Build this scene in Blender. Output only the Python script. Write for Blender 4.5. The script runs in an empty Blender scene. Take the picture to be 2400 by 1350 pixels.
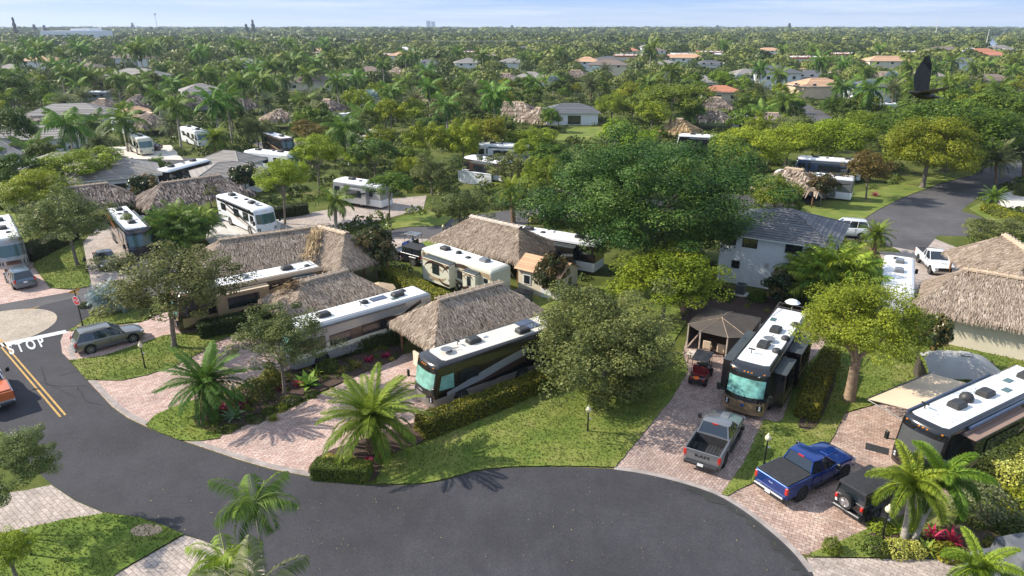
import bpy, math, random
import numpy as np
from mathutils import Vector, Matrix
import mathutils.geometry as mg

# ------------------------------------------------------------------ set-up
H = 23.0; FPX = 1600.0; TH = math.atan(615/1600.0); SN, CS = math.sin(TH), math.cos(TH)
S = bpy.context.scene
COL = S.collection
R = math.radians
random.seed(7)
RG = np.random.default_rng(11)

def P(x, y, z=0.0):
    """point of the site plan at height z under pixel x,y of the 2400x1350 survey photograph"""
    v = y-675; u = x-1200; d = FPX*SN+v*CS; h = H-z
    return Vector((h*u/d, h*(FPX*CS-v*SN)/d, z))
def Q(x, y, zc):
    u = (x-1200)*zc/FPX; v = (y-675)*zc/FPX
    return Vector((u, zc*CS-v*SN, H-(v*CS+zc*SN)))
def scale_at(p):
    return FPX/(p.y*CS+(H-p.z)*SN)
def hgt(bx, by, ty):
    q = P(bx, by); k = (ty-675)/FPX; d = (k*q.y*CS+q.y*SN)/(CS-k*SN)
    return H-d

# ------------------------------------------------------------------ materials
def nt(name):
    m = bpy.data.materials.new(name); m.use_nodes = True
    t = m.node_tree; b = t.nodes['Principled BSDF']
    return m, t, b
def nd(t, typ, **kw):
    n = t.nodes.new(typ)
    for k, v in kw.items():
        if k.startswith('i_'):
            n.inputs[k[2:].replace('_', ' ')].default_value = v
        else: setattr(n, k, v)
    return n
def ramp(t, stops):
    n = t.nodes.new('ShaderNodeValToRGB'); cr = n.color_ramp
    while len(cr.elements) < len(stops): cr.elements.new(0.5)
    for e, (p, c) in zip(cr.elements, stops):
        e.position = p; e.color = (*c, 1) if len(c) == 3 else c
    return n
def rgb(h):
    return tuple(h)
def pm(name, col, rough=.55, metal=0., var=.12, scale=2.5, bump=0., coat=0., spec=.5):
    m, t, b = nt(name)
    tc = nd(t, 'ShaderNodeTexCoord'); no = nd(t, 'ShaderNodeTexNoise', i_Scale=scale, i_Detail=5.)
    t.links.new(tc.outputs['Object'], no.inputs['Vector'])
    lo = tuple(max(0, c*(1-var)) for c in col); hi = tuple(min(1, c*(1+var)) for c in col)
    r = ramp(t, [(.3, lo), (.7, hi)])
    t.links.new(no.outputs['Fac'], r.inputs[0]); t.links.new(r.outputs[0], b.inputs['Base Color'])
    b.inputs['Roughness'].default_value = rough; b.inputs['Metallic'].default_value = metal
    b.inputs['Coat Weight'].default_value = coat; b.inputs['Coat Roughness'].default_value = .05
    b.inputs['Specular IOR Level'].default_value = spec
    if bump:
        n2 = nd(t, 'ShaderNodeTexNoise', i_Scale=scale*8, i_Detail=4.)
        t.links.new(tc.outputs['Object'], n2.inputs['Vector'])
        bp = nd(t, 'ShaderNodeBump', i_Strength=bump, i_Distance=.03)
        t.links.new(n2.outputs['Fac'], bp.inputs['Height']); t.links.new(bp.outputs[0], b.inputs['Normal'])
    return m
def emis_off(b): pass
def foliage(name, dark, mid, light, trans=.25, rough=.5, hue=.03):
    m, t, b = nt(name)
    at = nd(t, 'ShaderNodeAttribute', attribute_name='tint')
    r = ramp(t, [(0., dark), (.5, mid), (1., light)])
    t.links.new(at.outputs['Fac'], r.inputs[0])
    oi = nd(t, 'ShaderNodeObjectInfo')
    hs = nd(t, 'ShaderNodeHueSaturation')
    m1 = nd(t, 'ShaderNodeMapRange'); m1.inputs['To Min'].default_value = .5-hue; m1.inputs['To Max'].default_value = .5+hue*.5
    m2 = nd(t, 'ShaderNodeMapRange'); m2.inputs['To Min'].default_value = .78; m2.inputs['To Max'].default_value = 1.2
    mm = nd(t, 'ShaderNodeMath', operation='FRACT'); mu = nd(t, 'ShaderNodeMath', operation='MULTIPLY'); mu.inputs[1].default_value = 7.13
    t.links.new(oi.outputs['Random'], m1.inputs['Value']); t.links.new(oi.outputs['Random'], mu.inputs[0])
    t.links.new(mu.outputs[0], mm.inputs[0]); t.links.new(mm.outputs[0], m2.inputs['Value'])
    t.links.new(m1.outputs[0], hs.inputs['Hue']); t.links.new(m2.outputs[0], hs.inputs['Value'])
    t.links.new(r.outputs[0], hs.inputs['Color'])
    t.links.new(hs.outputs[0], b.inputs['Base Color']); b.inputs['Roughness'].default_value = rough
    b.inputs['Specular IOR Level'].default_value = .2
    tr = nd(t, 'ShaderNodeBsdfTranslucent'); mx = nd(t, 'ShaderNodeMixShader'); mx.inputs[0].default_value = trans
    t.links.new(hs.outputs[0], tr.inputs['Color'])
    out = t.nodes['Material Output']
    t.links.new(b.outputs[0], mx.inputs[1]); t.links.new(tr.outputs[0], mx.inputs[2]); t.links.new(mx.outputs[0], out.inputs['Surface'])
    return m
def tinted(name, stops, rough=.8, bump=.0):
    m, t, b = nt(name)
    at = nd(t, 'ShaderNodeAttribute', attribute_name='tint')
    tc = nd(t, 'ShaderNodeTexCoord'); no = nd(t, 'ShaderNodeTexNoise', i_Scale=.9, i_Detail=5.)
    t.links.new(tc.outputs['Object'], no.inputs['Vector'])
    ma = nd(t, 'ShaderNodeMath', operation='MULTIPLY_ADD'); ma.inputs[1].default_value = .5; ma.inputs[2].default_value = -.25
    t.links.new(no.outputs['Fac'], ma.inputs[0])
    ad = nd(t, 'ShaderNodeMath', operation='ADD'); t.links.new(at.outputs['Fac'], ad.inputs[0]); t.links.new(ma.outputs[0], ad.inputs[1])
    r = ramp(t, stops); t.links.new(ad.outputs[0], r.inputs[0]); t.links.new(r.outputs[0], b.inputs['Base Color'])
    b.inputs['Roughness'].default_value = rough; b.inputs['Specular IOR Level'].default_value = .25
    return m
def asphalt(name, col, rough=.85):
    m, t, b = nt(name)
    tc = nd(t, 'ShaderNodeTexCoord')
    a = nd(t, 'ShaderNodeTexNoise', i_Scale=.16, i_Detail=6., i_Roughness=.6); f = nd(t, 'ShaderNodeTexNoise', i_Scale=24., i_Detail=3.)
    s = nd(t, 'ShaderNodeTexNoise', i_Scale=1.3, i_Detail=5., i_Roughness=.7)
    for n in (a, f, s): t.links.new(tc.outputs['Object'], n.inputs['Vector'])
    r1 = ramp(t, [(.32, tuple(c*.78 for c in col)), (.68, tuple(c*1.28 for c in col))]); t.links.new(a.outputs['Fac'], r1.inputs[0])
    r2 = ramp(t, [(.35, (.72, .72, .72)), (.65, (1.28, 1.28, 1.28))]); t.links.new(f.outputs['Fac'], r2.inputs[0])
    r3 = ramp(t, [(.3, (.88, .88, .9)), (.7, (1.12, 1.12, 1.1))]); t.links.new(s.outputs['Fac'], r3.inputs[0])
    x = nd(t, 'ShaderNodeMix', data_type='RGBA', blend_type='MULTIPLY'); x.inputs[0].default_value = 1
    y = nd(t, 'ShaderNodeMix', data_type='RGBA', blend_type='MULTIPLY'); y.inputs[0].default_value = 1
    t.links.new(r1.outputs[0], x.inputs[6]); t.links.new(r2.outputs[0], x.inputs[7])
    t.links.new(x.outputs[2], y.inputs[6]); t.links.new(r3.outputs[0], y.inputs[7])
    # hairline cracks
    vo = nd(t, 'ShaderNodeTexVoronoi', feature='DISTANCE_TO_EDGE', i_Scale=.16)
    wv = nd(t, 'ShaderNodeTexNoise', i_Scale=.7, i_Detail=4.); t.links.new(tc.outputs['Object'], wv.inputs['Vector'])
    va = nd(t, 'ShaderNodeVectorMath', operation='MULTIPLY_ADD'); va.inputs[1].default_value = (2.4, 2.4, 0); t.links.new(wv.outputs['Color'], va.inputs[0])
    t.links.new(tc.outputs['Object'], va.inputs[2]); t.links.new(va.outputs[0], vo.inputs['Vector'])
    rc = ramp(t, [(.0, (.45, .45, .45)), (.006, (1, 1, 1))]); t.links.new(vo.outputs['Distance'], rc.inputs[0])
    z = nd(t, 'ShaderNodeMix', data_type='RGBA', blend_type='MULTIPLY'); z.inputs[0].default_value = .25
    t.links.new(y.outputs[2], z.inputs[6]); t.links.new(rc.outputs[0], z.inputs[7])
    t.links.new(z.outputs[2], b.inputs['Base Color']); b.inputs['Roughness'].default_value = rough
    b.inputs['Specular IOR Level'].default_value = .3
    bp = nd(t, 'ShaderNodeBump', i_Strength=.25, i_Distance=.01); t.links.new(f.outputs['Fac'], bp.inputs['Height']); t.links.new(bp.outputs[0], b.inputs['Normal'])
    return m
def pavers(name, c1, c2, mortar, ang, bw=.3, bh=.15, stain=.3):
    m, t, b = nt(name)
    tc = nd(t, 'ShaderNodeTexCoord'); mp = nd(t, 'ShaderNodeMapping'); mp.inputs['Rotation'].default_value = (0, 0, ang)
    t.links.new(tc.outputs['Object'], mp.inputs['Vector'])
    br = nd(t, 'ShaderNodeTexBrick'); br.inputs['Scale'].default_value = 1.; br.inputs['Brick Width'].default_value = bw; br.inputs['Row Height'].default_value = bh
    br.inputs['Mortar Size'].default_value = .012; br.inputs['Mortar Smooth'].default_value = .3; br.inputs['Bias'].default_value = 0
    br.inputs['Color1'].default_value = (*c1, 1); br.inputs['Color2'].default_value = (*c2, 1); br.inputs['Mortar'].default_value = (*mortar, 1)
    t.links.new(mp.outputs[0], br.inputs['Vector'])
    n = nd(t, 'ShaderNodeTexNoise', i_Scale=.45, i_Detail=7., i_Roughness=.65); t.links.new(tc.outputs['Object'], n.inputs['Vector'])
    r = ramp(t, [(.3, (1-stain, 1-stain, 1-stain)), (.65, (1.12, 1.1, 1.08))]); t.links.new(n.outputs['Fac'], r.inputs[0])
    n2 = nd(t, 'ShaderNodeTexNoise', i_Scale=7., i_Detail=3.); t.links.new(tc.outputs['Object'], n2.inputs['Vector'])
    r2 = ramp(t, [(.35, (.8, .8, .8)), (.65, (1.18, 1.18, 1.18))]); t.links.new(n2.outputs['Fac'], r2.inputs[0])
    x = nd(t, 'ShaderNodeMix', data_type='RGBA', blend_type='MULTIPLY'); x.inputs[0].default_value = 1
    y = nd(t, 'ShaderNodeMix', data_type='RGBA', blend_type='MULTIPLY'); y.inputs[0].default_value = 1
    t.links.new(br.outputs['Color'], x.inputs[6]); t.links.new(r.outputs[0], x.inputs[7])
    t.links.new(x.outputs[2], y.inputs[6]); t.links.new(r2.outputs[0], y.inputs[7]); t.links.new(y.outputs[2], b.inputs['Base Color'])
    b.inputs['Roughness'].default_value = .85
    bp = nd(t, 'ShaderNodeBump', i_Strength=.3, i_Distance=.01, invert=True); t.links.new(br.outputs['Fac'], bp.inputs['Height']); t.links.new(bp.outputs[0], b.inputs['Normal'])
    return m
def grassmat(name, cols, sc=1.):
    m, t, b = nt(name)
    tc = nd(t, 'ShaderNodeTexCoord')
    a = nd(t, 'ShaderNodeTexNoise', i_Scale=.35*sc, i_Detail=6., i_Roughness=.65); f = nd(t, 'ShaderNodeTexNoise', i_Scale=8.*sc, i_Detail=6., i_Roughness=.8)
    for n in (a, f): t.links.new(tc.outputs['Object'], n.inputs['Vector'])
    r = ramp(t, [(.28, cols[0]), (.42, cols[1]), (.55, cols[2]), (.72, cols[3])]); t.links.new(a.outputs['Fac'], r.inputs[0])
    r2 = ramp(t, [(.3, (.74, .78, .8)), (.7, (1.27, 1.24, 1.18))]); t.links.new(f.outputs['Fac'], r2.inputs[0])
    x = nd(t, 'ShaderNodeMix', data_type='RGBA', blend_type='MULTIPLY'); x.inputs[0].default_value = 1
    t.links.new(r.outputs[0], x.inputs[6]); t.links.new(r2.outputs[0], x.inputs[7]); t.links.new(x.outputs[2], b.inputs['Base Color'])
    b.inputs['Roughness'].default_value = .9; b.inputs['Specular IOR Level'].default_value = .15
    bp = nd(t, 'ShaderNodeBump', i_Strength=.4, i_Distance=.05); t.links.new(f.outputs['Fac'], bp.inputs['Height']); t.links.new(bp.outputs[0], b.inputs['Normal'])
    return m
def tilemat(name, col, pitch=.34):
    m, t, b = nt(name)
    at = nd(t, 'ShaderNodeAttribute', attribute_name='tint')
    tc = nd(t, 'ShaderNodeTexCoord'); no = nd(t, 'ShaderNodeTexNoise', i_Scale=1.2, i_Detail=6.)
    t.links.new(tc.outputs['Object'], no.inputs['Vector'])
    ad = nd(t, 'ShaderNodeMath', operation='ADD'); t.links.new(at.outputs['Fac'], ad.inputs[0]); t.links.new(no.outputs['Fac'], ad.inputs[1])
    r = ramp(t, [(.5, tuple(c*.7 for c in col)), (1., col), (1.5, tuple(min(1, c*1.12) for c in col))])
    md = nd(t, 'ShaderNodeMath', operation='MULTIPLY'); md.inputs[1].default_value = .66
    t.links.new(ad.outputs[0], md.inputs[0]); t.links.new(md.outputs[0], r.inputs[0])
    r.color_ramp.elements[0].position = .2; r.color_ramp.elements[1].position = .55; r.color_ramp.elements[2].position = .95
    t.links.new(r.outputs[0], b.inputs['Base Color']); b.inputs['Roughness'].default_value = .75
    return m
def glassmat(name, col, rough=.08, spec=.8):
    m, t, b = nt(name)
    b.inputs['Base Color'].default_value = (*col, 1); b.inputs['Roughness'].default_value = rough
    b.inputs['Specular IOR Level'].default_value = spec; b.inputs['Coat Weight'].default_value = .6; b.inputs['Coat Roughness'].default_value = .03
    return m

M = {}
M['asphalt'] = asphalt('asphalt_new', (.046, .0445, .049)); M['asphalt_old'] = asphalt('asphalt_old', (.088, .082, .082))
M['asphalt_dark'] = asphalt('asphalt_dark', (.036, .036, .034)); M['asphalt_mid'] = asphalt('asphalt_mid', (.058, .055, .057))
M['paver_pink'] = pavers('paver_pink', (.44, .29, .24), (.58, .44, .375), (.21, .135, .11), R(-38), .34, .17, .28)
M['paver_right'] = pavers('paver_right', (.39, .26, .20), (.56, .42, .34), (.13, .09, .075), R(28), .34, .2, .42)
M['paver_grey'] = pavers('paver_grey', (.36, .295, .25), (.48, .40, .345), (.17, .145, .13), R(38), .46, .23, .25)
M['paver_H'] = pavers('paver_mauve', (.35, .245, .205), (.48, .36, .305), (.14, .105, .095), R(-52), .3, .16, .3)
M['paver_tan'] = pavers('paver_tan', (.40, .33, .25), (.46, .39, .31), (.16, .12, .09), R(-60), .3, .16, .2)
M['lawn'] = grassmat('lawn', [(.075, .12, .022), (.125, .17, .032), (.175, .20, .045), (.26, .24, .085)])
M['lawn_green'] = grassmat('lawn_green', [(.07, .115, .02), (.115, .17, .028), (.16, .21, .038), (.21, .215, .05)])
M['ground'] = grassmat('ground', [(.04, .06, .012), (.065, .085, .016), (.095, .11, .022), (.17, .15, .06)], .5)
M['mulch'] = pm('mulch', (.075, .045, .032), .95, var=.5, scale=9, bump=.8)
M['gutter'] = pm('gutter', (.30, .26, .235), .85, var=.25, scale=1.4, bump=.2)
M['concrete'] = pm('concrete', (.5, .47, .42), .85, var=.15, scale=1.2, bump=.15)
M['sand'] = pm('sand', (.62, .56, .48), .9, var=.15, scale=.8)
M['yellow'] = pm('road_yellow', (.46, .27, .07), .7, var=.25, scale=6)
M['white_paint'] = pm('road_white', (.54, .54, .54), .7, var=.2, scale=6)
M['thatch'] = tinted('thatch', [(0., (.11, .082, .056)), (.35, (.27, .20, .145)), (.7, (.45, .355, .27)), (1., (.68, .56, .45))], .9)
M['thatch_gold'] = tinted('thatch_gold', [(0., (.13, .08, .04)), (.4, (.32, .22, .11)), (1., (.55, .40, .22))], .9)
M['thatch_dark'] = tinted('thatch_dark', [(0., (.08, .06, .05)), (.4, (.18, .14, .115)), (.7, (.30, .24, .20)), (1., (.46, .38, .32))], .9)
M['ridgewood'] = pm('ridge_wood', (.46, .33, .21), .7, var=.3, scale=5)
M['palewood'] = pm('pale_wood', (.50, .42, .34), .8, var=.25, scale=5)
M['post'] = pm('timber_post', (.22, .11, .05), .75, var=.3, scale=5)
M['wall_white'] = pm('wall_white', (.74, .75, .76), .8, var=.05, scale=1, bump=.1)
M['wall_cream'] = pm('wall_cream', (.66, .58, .44), .85, var=.06, scale=1, bump=.15)
M['wall_tan'] = pm('wall_tan', (.60, .47, .33), .85, var=.08, scale=1)
M['tile_grey'] = tilemat('tile_grey', (.115, .118, .125)); M['tile_taupe'] = tilemat('tile_taupe', (.26, .235, .21))
M['tile_brown'] = tilemat('tile_brown', (.20, .15, .12)); M['tile_terra'] = tilemat('tile_terra', (.48, .20, .11)); M['tile_peach'] = tilemat('tile_peach', (.56, .34, .2))
M['flat_white'] = pm('flat_roof_white', (.62, .6, .58), .8, var=.12, scale=.3)
M['trim'] = pm('trim_white', (.72, .72, .7), .6, var=.04)
M['dark_trim'] = pm('dark_trim', (.03, .028, .027), .5)
M['glass'] = glassmat('window_glass', (.015, .02, .025))
M['glass_teal'] = glassmat('glass_teal', (.05, .11, .10), .15)
M['shade'] = pm('windshield_shade', (.21, .44, .36), .22, var=.35, scale=2, coat=.8)
M['curtain'] = pm('windshield_curtain', (.18, .42, .36), .35, var=.55, scale=2.4, coat=.8)
M['rv_white'] = pm('rv_white', (.78, .79, .80), .4, var=.04, scale=.8, coat=.2)
M['rv_roof'] = pm('rv_roof', (.72, .715, .70), .5, var=.12, scale=.7)
M['rv_roof_cream'] = pm('rv_roof_cream', (.60, .56, .49), .55, var=.07, scale=.9)
M['rv_black'] = pm('rv_black', (.012, .012, .013), .2, coat=.8, var=.2)
M['rv_brownblack'] = pm('rv_brownblack', (.022, .018, .015), .2, coat=.8, var=.2)
M['rv_taupe'] = pm('rv_taupe', (.25, .225, .20), .3, coat=.7, var=.05)
M['rv_silver'] = pm('rv_silver', (.36, .37, .37), .3, metal=.3, coat=.6, var=.05)
M['rv_brown'] = pm('rv_brown', (.06, .036, .028), .25, coat=.7)
M['rv_tan'] = pm('rv_tan', (.36, .255, .15), .3, coat=.7, var=.05)
M['rv_gold'] = pm('rv_gold', (.30, .21, .12), .3, metal=.35, coat=.7, var=.05)
M['rv_cream'] = pm('rv_cream', (.62, .60, .47), .35, coat=.5, var=.04)
M['rv_orange'] = pm('rv_orange', (.42, .13, .04), .3, coat=.7)
M['rv_grey'] = pm('rv_grey', (.13, .135, .14), .35, coat=.5)
M['rv_blue'] = pm('rv_blue', (.03, .05, .10), .3, coat=.6)
M['cover_black'] = pm('vent_cover', (.035, .034, .033), .5, var=.2)
M['awning_dark'] = pm('awning_dark', (.05, .06, .062), .6, var=.15)
M['awning_tan'] = pm('awning_tan', (.62, .48, .33), .8, var=.05, scale=.7)
M['awning_brown'] = pm('awning_brown', (.26, .17, .13), .8, var=.08, scale=.7)
M['canopy_brown'] = pm('canopy_brown', (.068, .054, .042), .75, var=.18, scale=.8)
M['canopy_grey'] = pm('canopy_grey', (.33, .32, .30), .85, var=.12, scale=.7)
M['mesh_screen'] = pm('screen_mesh', (.055, .058, .058), .6, var=.1)
M['chrome'] = pm('chrome', (.6, .6, .6), .18, metal=1, var=.1)
M['tyre'] = pm('tyre', (.018, .018, .018), .85, var=.2)
M['rim'] = pm('rim', (.45, .45, .46), .3, metal=.8)
M['rim_dark'] = pm('rim_dark', (.06, .06, .062), .35, metal=.6)
M['well'] = pm('wheel_well', (.008, .008, .008), .9)
M['solar'] = pm('solar_panel', (.02, .03, .07), .2, coat=.8)
M['amber'] = pm('amber_lens', (.65, .22, .02), .3); M['red_lens'] = pm('red_lens', (.5, .02, .015), .25, coat=.6)
M['lens'] = pm('headlamp_lens', (.55, .57, .6), .12, coat=.8)
M['car_grey'] = pm('car_grey', (.22, .21, .185), .28, metal=.5, coat=1., var=.03)
M['car_ram'] = pm('car_gunmetal', (.22, .22, .225), .3, metal=.5, coat=1., var=.03)
M['car_blue'] = pm('car_blue', (.006, .04, .22), .22, metal=.45, coat=1., var=.05)
M['car_black'] = pm('car_black', (.014, .013, .018), .25, coat=1., var=.05)
M['car_bluegrey'] = pm('car_bluegrey', (.11, .15, .18), .3, metal=.5, coat=1., var=.03)
M['car_white'] = pm('car_white', (.75, .76, .78), .3, coat=1., var=.02)
M['car_red'] = pm('car_red', (.35, .02, .015), .3, coat=1.); M['car_orange'] = pm('car_orange', (.55, .13, .03), .4, coat=.8)
M['bedliner'] = pm('bedliner', (.025, .025, .027), .8, var=.3, scale=5, bump=.3)
M['plate'] = pm('plate', (.7, .72, .68), .5)
M['red'] = pm('sign_red', (.55, .012, .02), .5, var=.03); M['sign_white'] = pm('sign_white', (.8, .8, .8), .5, var=.02)
M['black_metal'] = pm('black_metal', (.01, .014, .012), .4)
M['globe'] = pm('lamp_globe', (.72, .64, .42), .35, var=.08)
M['sign_gold'] = pm('sign_gold', (.5, .25, .04), .5)
M['stone'] = pm('stone', (.45, .32, .2), .9, var=.3, scale=5)
M['umbrella'] = pm('umbrella_tan', (.56, .40, .24), .8, var=.08)
M['cover_cloth'] = pm('cover_cloth', (.115, .12, .128), .85, var=.2, scale=1.5, bump=.5)
M['bark'] = pm('bark', (.19, .155, .125), .9, var=.35, scale=6, bump=.6)
M['bark_tan'] = pm('bark_tan', (.27, .19, .12), .9, var=.35, scale=5, bump=.6)
M['palmtrunk'] = pm('palm_trunk', (.34, .30, .26), .85, var=.3, scale=5, bump=.4)
M['palmboot'] = pm('palm_boot', (.24, .155, .09), .95, var=.6, scale=9, bump=1.)
M['crownshaft'] = pm('crownshaft', (.13, .2, .05), .5, var=.15)
M['skin'] = pm('skin', (.42, .25, .17), .6); M['shirt'] = pm('shirt_blue', (.25, .35, .5), .8); M['trousers'] = pm('trousers', (.08, .09, .12), .8)
M['hair'] = pm('hair', (.25, .22, .2), .8)
M['bird'] = pm('bird_feathers', (.030, .025, .021), .55, var=.5, scale=30)
M['seat_red'] = pm('seat_red', (.22, .02, .02), .5)
M['hot_orange'] = pm('flag_orange', (.9, .16, .02), .6)
M['blue_oval'] = pm('oval_blue', (.01, .05, .22), .3)
M['water'] = pm('canal_water', (.08, .11, .12), .08, spec=.8)
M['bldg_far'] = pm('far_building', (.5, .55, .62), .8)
# foliage kinds
F = {}
F['oak'] = foliage('leaf_oak', (.055, .082, .02), (.14, .175, .048), (.265, .29, .09))
F['ficus'] = foliage('leaf_ficus', (.016, .05, .008), (.055, .12, .018), (.18, .25, .05), trans=.15)
F['green'] = foliage('leaf_green', (.05, .095, .010), (.125, .20, .020), (.26, .33, .04))
F['lime'] = foliage('leaf_lime', (.09, .145, .010), (.215, .295, .02), (.38, .46, .04))
F['gold'] = foliage('leaf_gold', (.10, .135, .010), (.235, .285, .02), (.39, .43, .05))
F['rust'] = foliage('leaf_rust', (.085, .075, .015), (.20, .17, .03), (.31, .28, .06))
F['magnolia'] = foliage('leaf_magnolia', (.022, .04, .014), (.06, .09, .028), (.30, .2, .07), rough=.3)
F['dense'] = foliage('leaf_dense', (.042, .078, .014), (.10, .155, .026), (.20, .255, .05))
F['palm'] = foliage('leaf_palm', (.045, .095, .015), (.115, .205, .028), (.24, .34, .055), rough=.6)
F['datepalm'] = foliage('leaf_date', (.07, .13, .012), (.19, .29, .028), (.38, .47, .07), rough=.6, trans=.3)
F['foxtail'] = foliage('leaf_foxtail', (.05, .10, .01), (.14, .235, .02), (.33, .41, .04), trans=.15, rough=.55)
F['greypalm'] = foliage('leaf_dusty_palm', (.07, .095, .035), (.16, .19, .08), (.30, .32, .15), rough=.6)
F['silver'] = foliage('leaf_silver', (.14, .20, .19), (.28, .37, .36), (.5, .58, .57), rough=.4)
F['hedge'] = foliage('leaf_hedge', (.05, .075, .010), (.16, .19, .018), (.40, .37, .03))
F['hedge_dark'] = foliage('leaf_hedge_dark', (.025, .045, .010), (.06, .09, .015), (.13, .15, .03))
F['trim'] = foliage('leaf_trimmed', (.035, .06, .01), (.085, .135, .018), (.16, .22, .03))
F['red'] = foliage('leaf_red', (.10, .005, .015), (.32, .012, .04), (.6, .05, .12))
F['yellow'] = foliage('leaf_yellow', (.25, .24, .03), (.5, .48, .09), (.72, .68, .22))
F['far'] = foliage('leaf_far', (.045, .082, .02), (.11, .16, .034), (.24, .285, .06), trans=.1)
F['agave'] = foliage('leaf_agave', (.12, .2, .1), (.2, .3, .15), (.35, .45, .25), rough=.4)
F['pine'] = foliage('leaf_pine', (.02, .035, .016), (.045, .065, .03), (.08, .10, .045))
F['magenta'] = foliage('leaf_magenta', (.3, .01, .12), (.5, .02, .22), (.7, .08, .35))

# ------------------------------------------------------------------ object helpers
def link(o, parent=None):
    COL.objects.link(o)
    if parent is not None: o.parent = parent
    return o
def tag(o, label=None, cat=None, group=None, kind=None):
    if label: o['label'] = label
    if cat: o['category'] = cat
    if group: o['group'] = group
    if kind: o['kind'] = kind
    return o
OCC = []          # footprints already in use
def occ(x, y, r): OCC.append((x, y, r))
def empty(name, loc, rz=0., label=None, cat=None, group=None, r=None):
    o = bpy.data.objects.new(name, None); o.location = loc; o.rotation_euler = (0, 0, rz); o.empty_display_size = .3
    link(o); tag(o, label, cat, group)
    if r: occ(loc[0], loc[1], r)
    return o
def multi(root, name, mat, boxes):
    for (c, d, ch) in boxes:
        b = MB(); b.box(c, d, ch=ch); b.build(name, M[mat], root)
class MB:
    def __init__(s): s.v = []; s.f = []; s.m = []; s.t = []
    def add(s, vs, fs, m=0, t=.5):
        n = len(s.v); s.v += [tuple(v) for v in vs]
        for f in fs: s.f.append([i+n for i in f]); s.m.append(m); s.t.append(t)
        return s
    def box(s, c, d, rz=0., m=0, ry=0., rx=0., taper=1., ch=0.):
        x, y, z = d[0]/2, d[1]/2, d[2]/2
        rot = Matrix.Rotation(rz, 3, 'Z') @ Matrix.Rotation(ry, 3, 'Y') @ Matrix.Rotation(rx, 3, 'X'); c = Vector(c)
        if ch <= 0:
            vs = [(-x, -y, -z), (x, -y, -z), (x, y, -z), (-x, y, -z), (-x*taper, -y*taper, z), (x*taper, -y*taper, z), (x*taper, y*taper, z), (-x*taper, y*taper, z)]
            fs = [(0, 3, 2, 1), (4, 5, 6, 7), (0, 1, 5, 4), (1, 2, 6, 5), (2, 3, 7, 6), (3, 0, 4, 7)]
        else:
            a = ch
            def ring(k, zz, ins):
                X, Y = x*k-ins, y*k-ins
                return [(-X+a, -Y, zz), (X-a, -Y, zz), (X, -Y+a, zz), (X, Y-a, zz), (X-a, Y, zz), (-X+a, Y, zz), (-X, Y-a, zz), (-X, -Y+a, zz)]
            vs = ring(1, -z, 0)+ring((1+taper)/2 if taper != 1 else 1, z-a, 0)+ring(taper, z, a)
            fs = [tuple(range(7, -1, -1)), tuple(range(16, 24))]
            for k in (0, 8):
                for i in range(8): fs.append((k+i, k+(i+1) % 8, k+8+(i+1) % 8, k+8+i))
        return s.add([rot @ Vector(v)+c for v in vs], fs, m)
    def prism(s, poly, z0, z1, m=0, side_m=None):
        n = len(poly); vs = [(p[0], p[1], z0) for p in poly]+[(p[0], p[1], z1) for p in poly]
        tris = mg.tessellate_polygon([[Vector((p[0], p[1], 0)) for p in poly]])
        top = []
        for t in tris:
            a, b, c = (Vector(poly[i][:2]) for i in t)
            if (b-a).cross(c-a) < 0: t = (t[0], t[2], t[1])
            top.append((t[0]+n, t[1]+n, t[2]+n))
        s.add(vs, top, m)
        k = len(s.v)-2*n
        for i in range(n):
            j = (i+1) % n; s.f.append([k+i, k+j, k+n+j, k+n+i]); s.m.append(m if side_m is None else side_m); s.t.append(.5)
        return s
    def tube(s, pts, rad, n=8, m=0, cap=True, t=.5):
        pts = [Vector(p) for p in pts]; rings = []
        for i, p in enumerate(pts):
            d = (pts[min(i+1, len(pts)-1)]-pts[max(i-1, 0)]).normalized()
            a = d.orthogonal().normalized() if abs(d.z) > .95 or i == 0 else None
            if i == 0:
                ref = Vector((1, 0, 0)) if abs(d.x) < .9 else Vector((0, 1, 0))
            u = (ref-d*ref.dot(d)).normalized(); w = d.cross(u); r = rad[i] if hasattr(rad, '__len__') else rad
            rings.append([p+(u*math.cos(2*math.pi*k/n)+w*math.sin(2*math.pi*k/n))*r for k in range(n)])
        vs = [q for rr in rings for q in rr]; fs = []
        for i in range(len(pts)-1):
            for k in range(n): fs.append((i*n+k, i*n+(k+1) % n, (i+1)*n+(k+1) % n, (i+1)*n+k))
        if cap: fs += [tuple(range(n-1, -1, -1)), tuple((len(pts)-1)*n+k for k in range(n))]
        return s.add(vs, fs, m, t)
    def lathe(s, c, prof, n=16, axis='Z', m=0):
        c = Vector(c); vs = []
        for r, h in prof:
            for k in range(n):
                a = 2*math.pi*k/n; x, y = r*math.cos(a), r*math.sin(a)
                vs.append(c+(Vector((x, y, h)) if axis == 'Z' else Vector((x, h, y)) if axis == 'Y' else Vector((h, x, y))))
        fs = []
        for i in range(len(prof)-1):
            for k in range(n): fs.append((i*n+k, i*n+(k+1) % n, (i+1)*n+(k+1) % n, (i+1)*n+k))
        fs += [tuple(range(n)), tuple((len(prof)-1)*n+k for k in range(n-1, -1, -1))]
        return s.add(vs, fs, m)
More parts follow.
